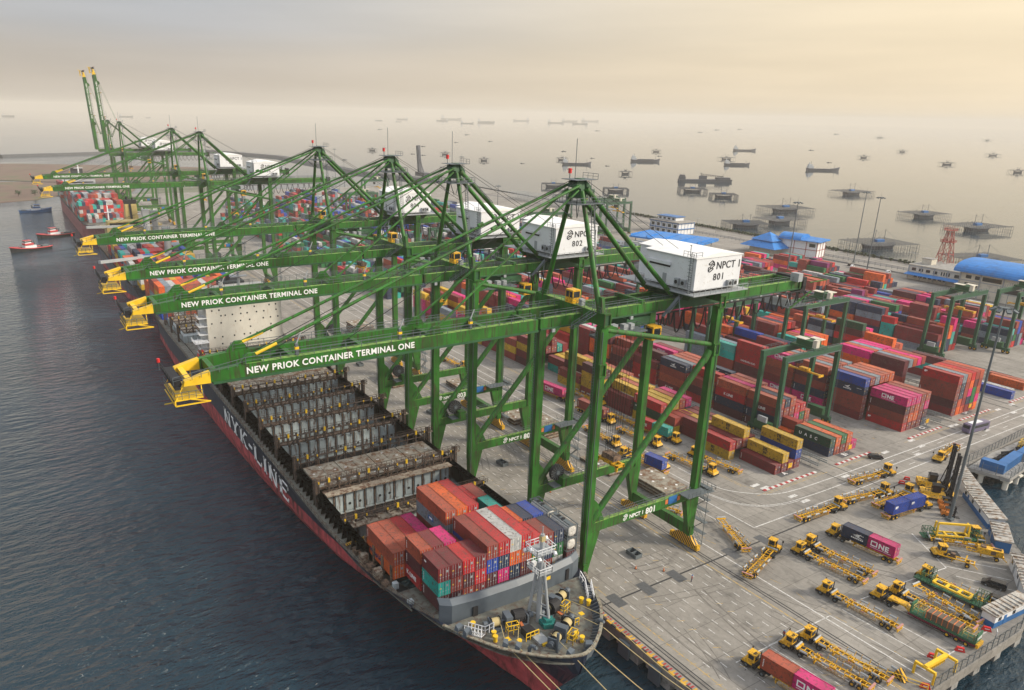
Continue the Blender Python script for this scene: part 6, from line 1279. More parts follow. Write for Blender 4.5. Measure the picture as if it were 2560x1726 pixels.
# tall light mast at the quay corner, floodlight masts in the yard
def light_mast(x,y,hh,lb,big=False):
    t=empty('light_mast',(x,y,0)); tag(t,lb,'light mast','tall floodlight masts')
    MB().tube((0,0,0),(0,0,hh),.42 if big else .4,12,r2=.2).box(-.8,.8,-.8,.8,0,.6).build('pole','steel',t)
    b=MB(); b.tube((0,0,hh-.3),(0,0,hh+.1),1.1,12); b.tube((0,0,hh),(0,0,hh+3.2),.05,5); b.build('ring','steel',t)
    for k in range(8):
        a=2*PI*k/8; b=MB(); b.beam((math.cos(a)*1.0,math.sin(a)*1.0,hh),(math.cos(a)*2.3,math.sin(a)*2.3,hh-.2),.12); b.beam((math.cos(a)*1.9,math.sin(a)*1.9,hh-.2),(math.cos(a)*2.9,math.sin(a)*2.9,hh-.7),.9,.35); b.build('floodlight','steel',t)
light_mast(34.6,99.6,55.5,'tallest light mast beside the container handlers, topped by floodlights',True)
for (x,y,hh,lb) in ((-194.7,418.3,49,'light mast on the coast road, left of the nearby pair'),(-168.8,392,49,'light mast right of its pair, near the white van'),(-172,312,49,'light mast between yard blocks in front of the red framed building')): light_mast(x,y,hh,lb)
from mathutils import geometry
def px_ray(px,py): return _f*_F+_r*(px-1170.1)-_u*(py-939.9)
def far_mast(px,ytop,dist_y,lb):
    v=px_ray(px,ytop); k=(dist_y-CAM.y)/v.y; p=CAM+v*k; light_mast(p.x,p.y,p.z,lb)
far_mast(486*.3827+650,190*.3827+300,330,'far light mast left of the pair behind the fourth crane apex'); far_mast(650+547*.3827,300+262*.3827,300,'far light mast right of the pair behind the fourth crane'); far_mast(650+812*.3827,300+182*.3827,360,'far light mast just left of the third crane apex'); far_mast(650+1318*.3827,300+240*.3827,350,'far light mast just right of the second crane apex'); far_mast(650+1556*.3827,300+430*.3827,300,'far light mast between the second crane stay and reefer racks'); far_mast(1425,422,380,'far light mast showing behind the nearest crane apex')
# ================================================================ yard gantry cranes (rubber tyred)
def make_rtg():
    T=empty('yard_crane'); HW=4.3; SP=26.6; Z=25.2
    for y in (0,SP):
        for sx in (-1,1):
            b=MB(); b.hexa([(sx*HW-.55,y-.5,1.6),(sx*HW+.55,y-.5,1.6),(sx*HW+.55,y+.5,1.6),(sx*HW-.55,y+.5,1.6)],[(sx*HW*.93-.65,y-.7,Z),(sx*HW*.93+.65,y-.7,Z),(sx*HW*.93+.65,y+.7,Z),(sx*HW*.93-.65,y+.7,Z)]); b.build('leg','rgreen',T)
        b=MB(); b.box(-5.6,5.6,y-.7,y+.7,1.3,2.4); b.box(-2.8,2.8,y-1.6 if y==0 else y-.6,y+.6 if y==0 else y+1.6,2.4,4.6,1); b.build('sill_beam',['rgreen','dgreen'],T)
        for sx in (-1,1):
            for d in (-.9,.9): MB().wheel(sx*HW+d,y,.75,.75,.6,0,1).build('wheel',['black','yellow'],T)
    for sx in (-1,1):
        b=MB(); b.box(sx*HW*.93-.6,sx*HW*.93+.6,-.9,SP+.9,Z,Z+1.9); g=b.build('girder','rgreen',T)
        r=MB().rail([(sx*(HW+.7),0,Z+1.9),(sx*(HW+.7),SP,Z+1.9)],1.1,2.2,.08); r.box(sx*(HW+.2)-.4,sx*(HW+.2)+.4,0,SP,Z+.2,Z+.35); r.build('railing','steel',g)
    MB().beam((4.9,1,4),(4.9,-.2,12),.5,.1).ladder((4.9,SP+1,1.5),(4.9,SP+.6,Z),.7,.6,.09).build('ladder','steel',T)
    t=MB(); ty=SP*.62; t.box(-4.4,4.4,ty-3.4,ty+3.4,Z+1.9,Z+2.5); t.box(-3,3,ty-2.4,ty+1.8,Z+2.5,Z+4.3); tr=t.build('trolley','dgreen',T)
    MB().box(-3.6,.2,ty-2.8,ty-.2,Z+4.4,Z+4.6).box(-.4,3.6,ty+.4,ty+2.8,Z+4.5,Z+4.7).box(2.9,4.3,ty-2.6,ty-1,Z+2.5,Z+5).build('canopy',['wall'],tr)
    MB().box(-1,1,ty-4.8,ty-3,Z-3.0,Z-.8).build('operator_cab','glass',tr)
    b=MB(); 
    for (a,c) in ((-2,-1),(2,-1),(-2,1),(2,1)): b.tube((a,ty+c,Z+1.9),(a*.9,ty+c*.8,Z-6),.05,5)
    b.build('hoist_rope','black',tr); MB().box(-6,6,ty-.3,ty+.3,Z-6.6,Z-6.1).box(-6.1,-5.7,ty-1.2,ty+1.2,Z-6.9,Z-6.2).box(5.7,6.1,ty-1.2,ty+1.2,Z-6.9,Z-6.2).box(-1.6,1.6,ty-.8,ty+.8,Z-6.1,Z-5.3).build('spreader','oyellow',tr)
    MB().box(-1.6,1.6,-1.6,-.8,4.6,6.4).build('cabinet','lsteel',T)
    return T
rt=make_rtg()
RT=[(-25.2,103.4,'nearest yard gantry crane, spanning the block with green row end'),(-65.2,169.8,'yard gantry crane behind the nearest one, over the block beside the lamp mast'),(-45,238.8,'yard gantry crane in the middle right, with a yellow spreader over orange containers'),(-35,272.8,'yard gantry crane at the right edge before the cream building'),(-81.5,134,'yard gantry crane seen under the rear end of the nearest quay crane'),(-150,170,'yard gantry crane behind the third quay crane legs'),(-300,134,'far yard crane over stacks behind the fourth quay crane'),(-338,238,'far yard crane between stacks near the reefer racks'),(-372,338,'pair of yard cranes near the ONE painted reefer rack, nearer one'),(-395,352,'yard crane behind its neighbour near the reefer rack'),(-470,380,'yard crane rising above the sea wall behind the nearest crane apex'),(-520,170,'far yard crane left of the fifth quay crane house'),(-640,238,'farthest yard crane before the breakwater bend')]
for i,(x,y,lb) in enumerate(RT):
    o=rt if i==0 else copy_tree(rt); o.location=(x,y,0); tag(o,lb,'yard crane','green yard gantry cranes')
# ================================================================ buildings
def win(B,x0,x1,z0,z1,y,th=.06): return MB().box(x0,x1,y-th,y,z0,z1).build('window','glass',B)
t=empty('port_building',(-121,398,0)); tag(t,'long cream port building with flat roof and small windows in front of the lattice tower','building')
MB().box(-24,22,0,26,0,9).box(-24,22,-.25,.0,8.2,8.6,1).box(-24,22,-.25,0,4.4,4.6,1).build('wall',['wall','lsteel'],t)
MB().box(-24.4,22.4,-.4,26.4,9,9.5).box(-23.6,22,.4,25.6,9.5,9.56,1).build('roof',['wall','conc'],t)
for k in range(4): win(t,-22+k*4.4,-19.4+k*4.4,5.6,7.4,0)
for k in range(4): win(t,-4+k*1.5,-3.2+k*1.5,5.4,7.6,0)
win(t,4,11,5.4,7.4,0); win(t,13,19,5.4,7.4,0)
for k in range(7): win(t,-20+k*3,-18+k*3,1.6,3.2,0)
MB().hexa([(-24,-5,3.4),(14,-5,3.4),(14,-.1,4.2),(-24,-.1,4.2)],[(-24,-5,3.7),(14,-5,3.7),(14,-.1,4.6),(-24,-.1,4.6)]).build('awning','blue',t)
for (a,c) in ((-20,6),(12,8)): MB().box(a,a+6,c,c+6,9.56,13).box(a-.3,a+6.3,c-.3,c+6.3,13,13.3,1).build('roof_hut',['wall','conc'],t)
for a in (-24,-16,-8,0,8,15,22): MB().box(a-.3,a+.3,-.3,.02,0,9.4).build('pilaster','lsteel',t)
t=empty('barrel_roof_hall',(-74,377,0)); tag(t,'large cream hall with bright blue barrel roof at the right edge','building')
MB().box(-30,60,0,30,0,15).box(-30,60,-.2,0,9,9.5,1).box(-30,60,-.2,0,5,5.4,1).build('wall',['wall','lsteel'],t)
P=[(-3,14)]+[(15-18*math.cos(PI*k/14),15+5.2*math.sin(PI*k/14)) for k in range(15)]+[(33,14)]
MB().profx(P,-33,62).build('roof','blue',t)
for k in range(2): win(t,-27+k*5,-24+k*5,10.4,12.4,0)
win(t,-18,-8,10.2,12.6,0); win(t,-27,-20,5.6,8,0); win(t,-8,2,5.6,8.4,0); win(t,6,16,10.2,12.6,0)
for a in (-30,-19,-7,5,17): MB().box(a-.35,a+.35,-.35,.02,0,14.6).build('pilaster','lsteel',t)
t=empty('lattice_tower',(-137,423,0)); tag(t,'red and white lattice tower standing behind the cream building','tower')
for k in range(4):
    b=MB(); z0=k*7.5; z1=z0+7.5; a=5.2-k*.95; c=5.2-(k+1)*.95; C4=[(-1,-1),(1,-1),(1,1),(-1,1)]
    for i in range(4):
        p=C4[i]; q=C4[(i+1)%4]; b.beam((p[0]*a,p[1]*a,z0),(p[0]*c,p[1]*c,z1),.3); b.beam((p[0]*a,p[1]*a,z0),(q[0]*c,q[1]*c,z1),.2); b.beam((q[0]*a,q[1]*a,z0),(p[0]*c,p[1]*c,z1),.2); b.beam((p[0]*c,p[1]*c,z1),(q[0]*c,q[1]*c,z1),.3)
        m_=((p[0]+q[0])/2*a,(p[1]+q[1])/2*a,z0)
        b.beam(m_,(p[0]*c,p[1]*c,z1),.15)
    b.build('lattice_section','white' if k==0 else 'tred' if k%2 or k==2 else 'white',t)
for z,a in ((22.6,3.4),(30,3.0)):
    b=MB(); b.box(-a,a,-a,a,z,z+.2); b.rail([(-a,-a,z),(a,-a,z),(a,a,z),(-a,a,z),(-a,-a,z)],1.4,1,.15)
    for k in range(6): b.beam((-a+k*a*.4,-a,z+1),(-a+k*a*.4,-a,z+3.6),.12)
    b.build('platform','tred',t)
# pagoda roofed pavilion
t=empty('pavilion',(-250,395,0)); tag(t,'square pavilion with bright blue two-tier pyramid roof','building')
MB().box(-10,10,-8,8,0,6).build('wall','wall',t)
def pyr(b,a,c,z0,z1,a2=0): b.hexa([(-a,-c,z0),(a,-c,z0),(a,c,z0),(-a,c,z0)],[(-a2,-a2*c/a,z1),(a2,-a2*c/a,z1),(a2,a2*c/a,z1),(-a2,a2*c/a,z1)])
b=MB(); pyr(b,15.5,13,5.2,9.2,9); pyr(b,9.8,8.4,10,15.5,.2); b.box(-8.8,8.8,-7.3,7.3,9.1,10.1); b.tube((0,0,15.3),(0,0,16.6),.15,6); b.build('roof','blue',t)
t=empty('barrel_roof_office',(-230,406,0),R(12)); tag(t,'white building with red frame lines and curved blue roof beside the pavilion','building')
MB().box(-14,14,-5,9,0,12).build('wall','white',t)
b=MB()
for a in (-14,-3,6,14): b.box(a-.2,a+.2,-5.2,-4.99,0,12.1)
for z in (.2,5.8,11.8): b.box(-14.2,14.2,-5.25,-5.0,z,z+.35); b.box(14,14.25,-5,9,z,z+.35)
for a in (-5,0,4.5,9): b.box(13.99,14.2,a-.2,a+.2,0,12)
b.build('frame_lines','tred',t)
P=[(-8,12)]+[(2-10*math.cos(PI*k/10)*1.0,12+4.6*math.sin(PI*k/10)) for k in range(11)]+[(12,12)]
b=MB(); b.profx([(-7,12.0)]+[(1.5-8.5*math.cos(PI*k/10),12.1+4*math.sin(PI*k/10)) for k in range(11)]+[(10,12.0)],-14.5,2); b.hexa([(2,-8,12.2),(16.5,-8,12.2),(16.5,10,12.2),(2,10,12.2)],[(2,-8,12.6),(16.5,-8,12.6),(16.5,10,13.2),(2,10,13.6)]); b.build('roof','blue',t)
win(t,-12,-10,6.5,8,-5); win(t,8,12.5,8,10.5,-5)
t=empty('canopy_shed',(-300,347,0),R(16)); tag(t,'wide low bright blue canopy roof on columns in front of the office block','canopy')
b=MB(); b.hexa([(-30,-15,6.0),(30,-15,6.0),(30,15,6.6),(-30,15,6.6)],[(-30,-15,7.2),(30,-15,7.2),(30,15,8.6),(-30,15,8.6)])
for k in range(5): b.box(-29+k*14,-28.6+k*14,-15,15,7.3,8.75)
b.build('roof','blue',t)
for a in (-26,-9,9,26):
    for c in (-12,12): MB().tube((a,c,0),(a,c,6.2),.35,8).build('column','lsteel',t)
t=empty('office_block',(-358,396,0),R(2)); tag(t,'white office block with blue bands and flat stepped roof above the blue canopy','building')
MB().box(-16,16,0,20,0,9.6).box(-12,8,5,15,10.6,13.6).build('wall','white',t)
b=MB()
for z in (4.4,9.2): b.box(-16.8,16.8,-.9,.05,z,z+.6); b.box(15.9,16.8,0,20,z,z+.6)
for k in range(6): b.box(-16+k*6.3,-15.6+k*6.3,-.12,.0,0,9.6); b.box(16,16.1,k*4-.2,k*4+.1,0,9.6)
b.box(-13,9,4,16,13.6,14.1); b.build('blue_band','dblue',t); MB().box(-17,17,-1,21,9.81,10.5).build('roof',mat('flat_roof_grey',(.28,.26,.23),.85,var=.25,vscale=.4),t)
for k in range(5): win(t,-14.6+k*6.3,-11.2+k*6.3,5.6,8.2,0); win(t,-14.6+k*6.3,-11.2+k*6.3,1.0,3.4,0)
for k in range(4): win(t,-11+k*5,-8.4+k*5,11.2,12.8,5)
# reefer racks
rx=random.Random(4)
RR=[(-385,352,26,4,'large reefer rack scaffold beside the white office block'),(-420,395,30,4,'reefer rack scaffold behind the pair of yard cranes'),(-470,425,40,4,'long reefer rack scaffold beside the sea wall'),(-540,425,50,4,'far reefer rack scaffold beside the sea wall'),(-610,430,46,3,'farther low reefer rack scaffold near the bend of the shore')]
for (x,y,L,nz_,lb) in RR:
    t=empty('reefer_rack',(x,y,0)); tag(t,lb,'reefer rack','reefer racks by the sea wall'); b=MB()
    for k in range(nz_+1):
        z=k*3
        for yy in (-10,-3.5,3.5,10): b.box(-L/2,L/2,yy-.1,yy+.1,z+2.8,z+3.0) if k<nz_ else None; 
        for a in range(int(L/6)+1): b.box(-L/2+a*6,-L/2+a*6+.12,-10,10,z+2.85,z+2.98) if k<nz_ else None
    for a in range(int(L/6)+1):
        for yy in (-10,-3.5,3.5,10): b.box(-L/2+a*6-.12,-L/2+a*6+.12,yy-.12,yy+.12,0,nz_*3+1)
    b.build('scaffold','lsteel',t)
b=MB().box(-12,10,-.3,0,0,4.6).build('painted_wall','white',None,(-372,338.2,0)); tag(b,'white panel with pink lettering at the foot of the reefer rack','panel'); letter('ONE',3,'pinkl',b,(-5,-.34,.9),ROT_NY,.1)
# hedge along the sea wall, street lamps, fence
hb=MB(); hr=random.Random(2)
def along(P,step):
    for (p,q) in zip(P,P[1:]):
        p=Vector(p); q=Vector(q); L=(q-p).length; t=0
        while t<L: yield p+(q-p)*t/L; t+=step
HP=[(-60,443),(-165,447.5),(-244,452),(-358,456),(-480,457)]
i=0
for p in along(HP,3.4):
    i+=1
    if hr.random()<.12: continue
    b=MB(); n=26
    for k in range(n):
        a=hr.uniform(0,2*PI); r_=hr.uniform(0,1.3); z=hr.uniform(.5,2.5); c=Vector((math.cos(a)*r_,math.sin(a)*r_,z)); u=Vector((hr.uniform(-1,1),hr.uniform(-1,1),hr.uniform(-.5,1))).normalized()*.55; v_=u.cross(Vector((hr.uniform(-1,1),hr.uniform(-1,1),1))).normalized()*.5
        b.quad(c-u-v_,c+u-v_,c+u+v_,c-u+v_)
    b.tube((0,0,0),(0,0,1),.12,5,1)
    o=b.build('shrub',['leaf','rust'],None,(p.x,p.y,0)); tag(o,'small dark green shrub in the row along the sea wall','shrub','shrubs along the sea wall')
i=0
for p in along([(-70,434.5),(-165,436),(-244,436),(-358,437),(-480,437),(-640,438)],46):
    i+=1; t=empty('street_lamp',(p.x,p.y,0)); tag(t,'thin double-armed street lamp beside the coast road','street lamp','street lamps along the coast road')
    MB().tube((0,0,0),(0,0,10),.12,6).build('pole','steel',t); MB().beam((-2.2,0,10.3),(2.2,0,10.3),.12).box(-2.6,-1.6,-.15,.15,10.2,10.4).box(1.6,2.6,-.15,.15,10.2,10.4).build('lamp_head','lsteel',t)
b=MB(); b.rail([(-60,420,0),(-300,420,0),(-640,424,0)],2.4,4,.14); tag(b.build('perimeter_fence','steel'),'long grey fence between the yard and the coast road','fence')
b=MB(); b.box(-240,-100,409,409.3,0,.9); tag(b.build('low_wall','conc'),'low concrete wall behind the light masts at the coast road','wall')
# fences round the near quay corner, jetty
def bent_fence(P,lb,step=2.2,hh=2.6,out=1):
    t=empty('security_fence'); tag(t,lb,'fence'); b=MB(); mb=MB()
    for (p,q) in zip(P,P[1:]):
        p=Vector((*p,0)); q=Vector((*q,0)); d=(q-p).normalized(); n=Vector((d.y,-d.x,0))*out; L=(q-p).length; k=max(1,int(L/step))
        for i in range(k): 
            a=p+d*L*i/k; b.beam(a,a+Vector((0,0,hh)),.11); b.beam(a+Vector((0,0,hh)),a+Vector((0,0,hh+.5))+n*.7,.09)
        for z in (.15,hh*.5,hh): mb.beam(p+Vector((0,0,z)),q+Vector((0,0,z)),.05)
        for i in range(int(L/.55)): a=p+d*i*.55; mb.beam(a+Vector((0,0,.1)),a+Vector((0,0,hh)),.025)
    b.build('fence_posts','steel',t); mb.build('wire_mesh','steel',t)
bent_fence([(65.2,34.5),(65.2,66.6)],'steel fence with angled tops along the quay end near the yellow gantry frame')
bent_fence([(65.0,67.2),(61.6,80),(53.2,97),(36.5,113.4)],'security fence beside the cabins above the dark water')
bent_fence([(36.3,113.6),(21.4,130.2),(19.3,134.5)],'tall security fence between cabins and the jetty')
bent_fence([(19.2,135),(19.0,148),(17.3,180),(14,258)],'security fence between the cross road and the jetty')
def cabin(x,y,L,Wd,rz,hh,cols,lb,band=False):
    t=empty('site_cabin',(x,y,0),rz); tag(t,lb,'cabin'); b=MB()
    if band: b.box(0,L,0,Wd,0,hh*.45,1); b.box(0,L,0,Wd,hh*.45,hh,0)
    else: b.box(0,L,0,Wd,0,hh)
    b.build('wall',cols,t); r=MB(); r.hexa([(-.3,-.3,hh),(L+.3,-.3,hh),(L+.3,Wd+.3,hh),(-.3,Wd+.3,hh)],[(-.3,-.3,hh+.2),(L+.3,-.3,hh+.2),(L+.3,Wd+.3,hh+.5),(-.3,Wd+.3,hh+.5)])
    for k in range(int(L/1.4)): r.box(k*1.4+.2,k*1.4+.3,-.25,Wd+.25,hh+.22,hh+.56)
    r.build('roof','rroof',t)
    for k in range(max(1,int(L/5))): MB().box(1.2+k*5,2.2+k*5,-.05,.0,hh*.5,hh*.8).build('window','glass',t)
    MB().box(3.2,4.1,-.06,0,.1,hh*.75).build('door','dblue' if band else 'lsteel',t)
a0=math.atan2(113.4-129.9,36.0-20.4)
cabin(21.0,126.5,12.5,3.0,math.atan2(-12,10.8),2.9,['white'],'long white cabin with rusty roof between the mast and the fence')
cabin(29.6,115.9,17.5,3.6,math.atan2(-13.2,12.6),3.0,['white','dblue'],'longest cabin, white above blue, with weathered roof beside the fence',True)
cabin(42.6,102.0,9.5,3.2,math.atan2(-8.6,5.2),2.8,['dblue'],'blue container cabin with pale roof behind the frame carrier')
cabin(52.6,90.0,6.5,4.6,math.atan2(-5,3.6),3.1,['white'],'small white cabin with grey door panel near the black minivan')
cabin(56.0,85.0,9,3.4,math.atan2(-9,5.6),2.9,['white'],'white cabin with pale roof sheets right of the black cars')
cabin(62.2,62.2,12.4,2.6,math.atan2(11.6,.8),2.9,['white','dblue'],'white over blue striped container cabin with rusty roof at the quay corner',True)
# jetty with blue containers
t=empty('jetty',(0,0,0)); tag(t,'concrete jetty on white piles beside the fence corner','jetty')
JP=[(20.6,136.2),(31.2,138.9),(27.2,176),(26,230),(18.5,230),(19.4,150)]
MB().prism(JP,-1.0,.0).build('deck','conc',t)
for i in range(9):
    for (x,y) in ((30.0-i*.3,140+i*7.0),(24.0,138.6+i*7)): MB().tube((x,y,-7),(x,y,-1.0),.75,12).box(x-1.2,x+1.2,y-1,y+1,-1.5,-1.0).build('pile','cream',t)
bent_fence([(20.8,136.4),(31,139.1),(28.3,166)],'wire fence round the corner of the jetty',3,2.2,-1)
JC=[(22.6,139.4,0,'first'),(25.9,142.6,1,'second'),(25.2,155.2,1,'third')]
for (x,y,v,nm) in JC:
    o=MB().box(0,CL if v else 6.1,0,2.5,0,2.7).box(-.05,.05,.1,2.4,.1,2.6,1)
    for k in range(24 if v else 12): o.box(.2+k*.5,.4+k*.5,-.03,2.53,.2,2.5); 
    o=o.build('shipping_container',['dblue','lsteel'],None,(x+ (2.4 if v else 0),y,.02),R(96) if v else R(8)); tag(o,'faded blue container on the jetty, %s from the corner'%nm,'container')
t=MB()
for k in range(12): t.tube((22+hr.uniform(-1,2),147+k*1.6,.4),(23.4+hr.uniform(-1,1),148+k*1.6,.5+hr.uniform(0,.8)),hr.uniform(.3,.6),10)
tag(t.build('scrap_heap','black'),'heap of black drums and tyres on the jetty behind the blue containers','scrap heap')
t=MB()
for k in range(5): x=22+hr.uniform(-.8,1); y=163+k*2.8; t.rail([(x,y,0),(x+2,y,0),(x+2,y+2,0),(x,y+2,0),(x,y,0)],2.6,.9,.12)
tag(t.build('cage_stack','byellow'),'yellow steel frames piled on the jetty deck','frame pile')
# parked blue, white and orange containers at the far right road
for (x,y,c,lb) in ((-13,210.2,'blue','bright blue container on the ground near the right edge'),(-14.5,213,'white','white container behind the bright blue one near the right edge'),(-15.5,225.5,'orange','rust container, first of the low row at right edge'),(-17,228.4,'rust','rust container, second of the low row at the right edge')): CONT.append(dict(x=x,y=y,z=0.02,L=40,c=c,logo=None,w=lb,rz=0,f=True,own=True))
# quay fenders
for k in range(9):
    x=8+k*8.2+3.1; o=MB().box(-1.1,1.1,-.5,0,-3.4,-.6,0).box(-1.4,1.4,-.9,-.5,-3.7,-.4,1).tube((0,0,-1.9),(0,.9,-1.9),.7,14,2); o=o.build('dock_fender',['steel','breaker','black'],None,(x,-3.55,0)); tag(o,'dark rubber dock fender under the quay edge by the ship bow','fender','dock fenders under the quay edge')
# ================================================================ boats and fishing platforms
def tug(x,y,h,lb,cols):
    t=empty('tugboat',(x,y,-4),h); t.scale=(.9,.8,.8); tag(t,lb,'tugboat','tugboats beside the red ship'); b=MB(); L=16; st=[(-16,4.2,2.4),(-12,5,2.0),(0,5.2,2.2),(9,4.6,3.2),(13,2.8,3.9),(16,.3,4.6)]
    for i,(a,w_,z) in enumerate(st): b.v+=[(a,-w_,z),(a*.97,-w_*.85,-1),(a*.97,w_*.85,-1),(a,w_,z)]
    for i in range(5): 
        o=i*4
        for j in range(3): b.f.append((o+j,o+4+j,o+5+j,o+j+1)); b.m.append(0)
        b.f.append((o+3,o+7,o+4,o)); b.m.append(1)
    b.f.append((0,1,2,3)); b.m.append(0); b.build('hull',cols[:2],t)
    b=MB()
    for s in (-1,1):
        P=[(a,s*(w_+.1),z+.1) for a,w_,z in st]; b.path(P,.45,6)
    b.build('fender_rim',cols[2],t)
    MB().box(-4,5,-2.6,2.6,2.2,4.6,0).box(-2,5,-2.6,2.6,5.0,6.6,2).box(-.5,4.4,-2.1,2.1,6.6,9.0,0).box(-.55,4.45,-2.15,2.15,7.5,8.5,1).box(-1,5,-2.5,2.5,9,9.2,2).build('wheelhouse',['white','glass',cols[2]],t)
    MB().tube((1.5,0,9),(1.5,0,16),.2,6).beam((1.5,-1.6,12),(1.5,1.6,12),.15).beam((1.5,-1,14),(1.5,1,14),.12).build('mast','steel',t); MB().tube((-3,2,5),(-3,2,8.5),.6,8).tube((-3,-2,5),(-3,-2,8.5),.6,8).build('funnel','steel',t); MB().box(-14,-9,-2,2,2.2,3.6).build('towing_winch','steel',t)
tug(-516,-80,math.atan2(-29,14),'red rimmed black tugboat nearest the camera, bow to the left',['black','deck','red2']); tug(-576,-60,math.atan2(-31,14),'red rimmed tugboat with large white deckhouse between the other two',['black','deck','red2']); tug(-749,-65,math.atan2(34,-2),'blue and white tugboat farthest from the camera',['dblue','deck','dblue'])
def coaster(x,y,L,h,lb,v=0):
    t=empty('cargo_ship',(x,y,-4),h); tag(t,lb,'cargo ship','cargo ships anchored in the bay'); s=L/70; b=MB(); st=[(-35,4.5,5.2),(-30,6,4.6),(-12,6.5,4.0),(18,6.5,4.2),(28,4.6,5.6),(35,.3,8.0)]
    for (a,w_,z) in st: b.v+=[(a*s,-w_*s,z*s),(a*.96*s,-w_*.8*s,-1),(a*.96*s,w_*.8*s,-1),(a*s,w_*s,z*s)]
    for i in range(5):
        o=i*4
        for j in range(3): b.f.append((o+j,o+4+j,o+5+j,o+j+1)); b.m.append(0)
        b.f.append((o+3,o+7,o+4,o)); b.m.append(0)
    b.f.append((0,1,2,3)); b.m.append(0); b.build('hull','shull',t)
    MB().box(-33*s,-22*s,-5*s,5*s,4.5*s,9.5*s).box(-32*s,-25*s,-4*s,4*s,9.5*s,13*s).tube((-30*s,0,13*s),(-30*s,0,17*s),1*s,8).build('deckhouse','shouse',t)
    b=MB(); b.tube((-27*s,0,13*s),(-27*s,0,19*s),.3*s,6); b.tube((24*s,0,5*s),(24*s,0,13*s),.3*s,6)
    if v: b.box(-18*s,20*s,-5*s,5*s,4.2*s,6*s)
    b.build('mast','shull',t)
VP=math.atan2(1,1)
side=_yaw-PI/2
CO=[(-1210,1200,68,0,1,'left of the crane barge'),(-1564,1978,73,0,0,'upper one above the barge'),(-1047,1320,57,0,1,'small one right above the crane barge'),(-865,1364,68,0,0,'rightmost dark coaster'),(-1172,965,62,0,0,'just right of the nearest crane apex')]
for (x,y,L,fl,v,w_) in CO: coaster(x,y,L,side+(PI if fl else 0),'dark anchored cargo ship, '+w_,v)
FS=[(-10062,5838,520,'large tanker'),(-8325,4699,240,'small ship'),(-6567,3984,215,'low ship'),(-7245,4644,320,'ship with cranes'),(-9431,6668,400,'faint bulk ship'),(-7996,3692,140,'faint small ship'),(-7253,3567,94,'tiny ship'),(-9484,4734,250,'faint barge like ship'),(-7562,5861,330,'faint long ship'),(-9213,7406,400,'pale far ship'),(-6979,5762,300,'pale ship pair'),(-7966,91,180,'ship at the left edge horizon'),(-8694,1158,240,'ship right of the raised booms'),(-8188,1287,80,'tiny ship near raised booms'),(-9861,8352,470,'palest far ship')]
for k,(x,y,L,w_) in enumerate(FS): coaster(x,y,L*.6,side+(PI if k%3==1 else 0),'hazy distant cargo ship on the horizon, %s'%w_,k%2)
t=empty('crane_barge',(-763,900,-4),side); tag(t,'long flat barge with a lattice crane lying along its deck','barge')
MB().hexa([(-42,-7,-1),(42,-7,-1),(42,7,-1),(-42,7,-1)],[(-43,-7.5,3),(43,-7.5,4),(43,7.5,4),(-43,7.5,3)]).build('hull','shull',t); MB().box(-42,-33,-5,5,3,8).box(-41,-34,-4,4,8,10.5).box(18,40,-5,5,4,7).build('deckhouse','shull',t)
b=MB(); b.box(-9,2,-4,4,3,9); 
for s in (-1,1): b.beam((-8,s,9.5),(30,s,8),.5); b.beam((-8,s,12.5),(30,s,8.5),.5)
for k in range(10): b.beam((-8+k*3.8,0,12.5-k*.4),(-5+k*3.8,0,9.5-k*.15),.5)
b.beam((-4,0,9),(-8,0,15),.5); b.beam((26,0,6),(30,0,12),.5); b.build('lattice_crane','shull',t)
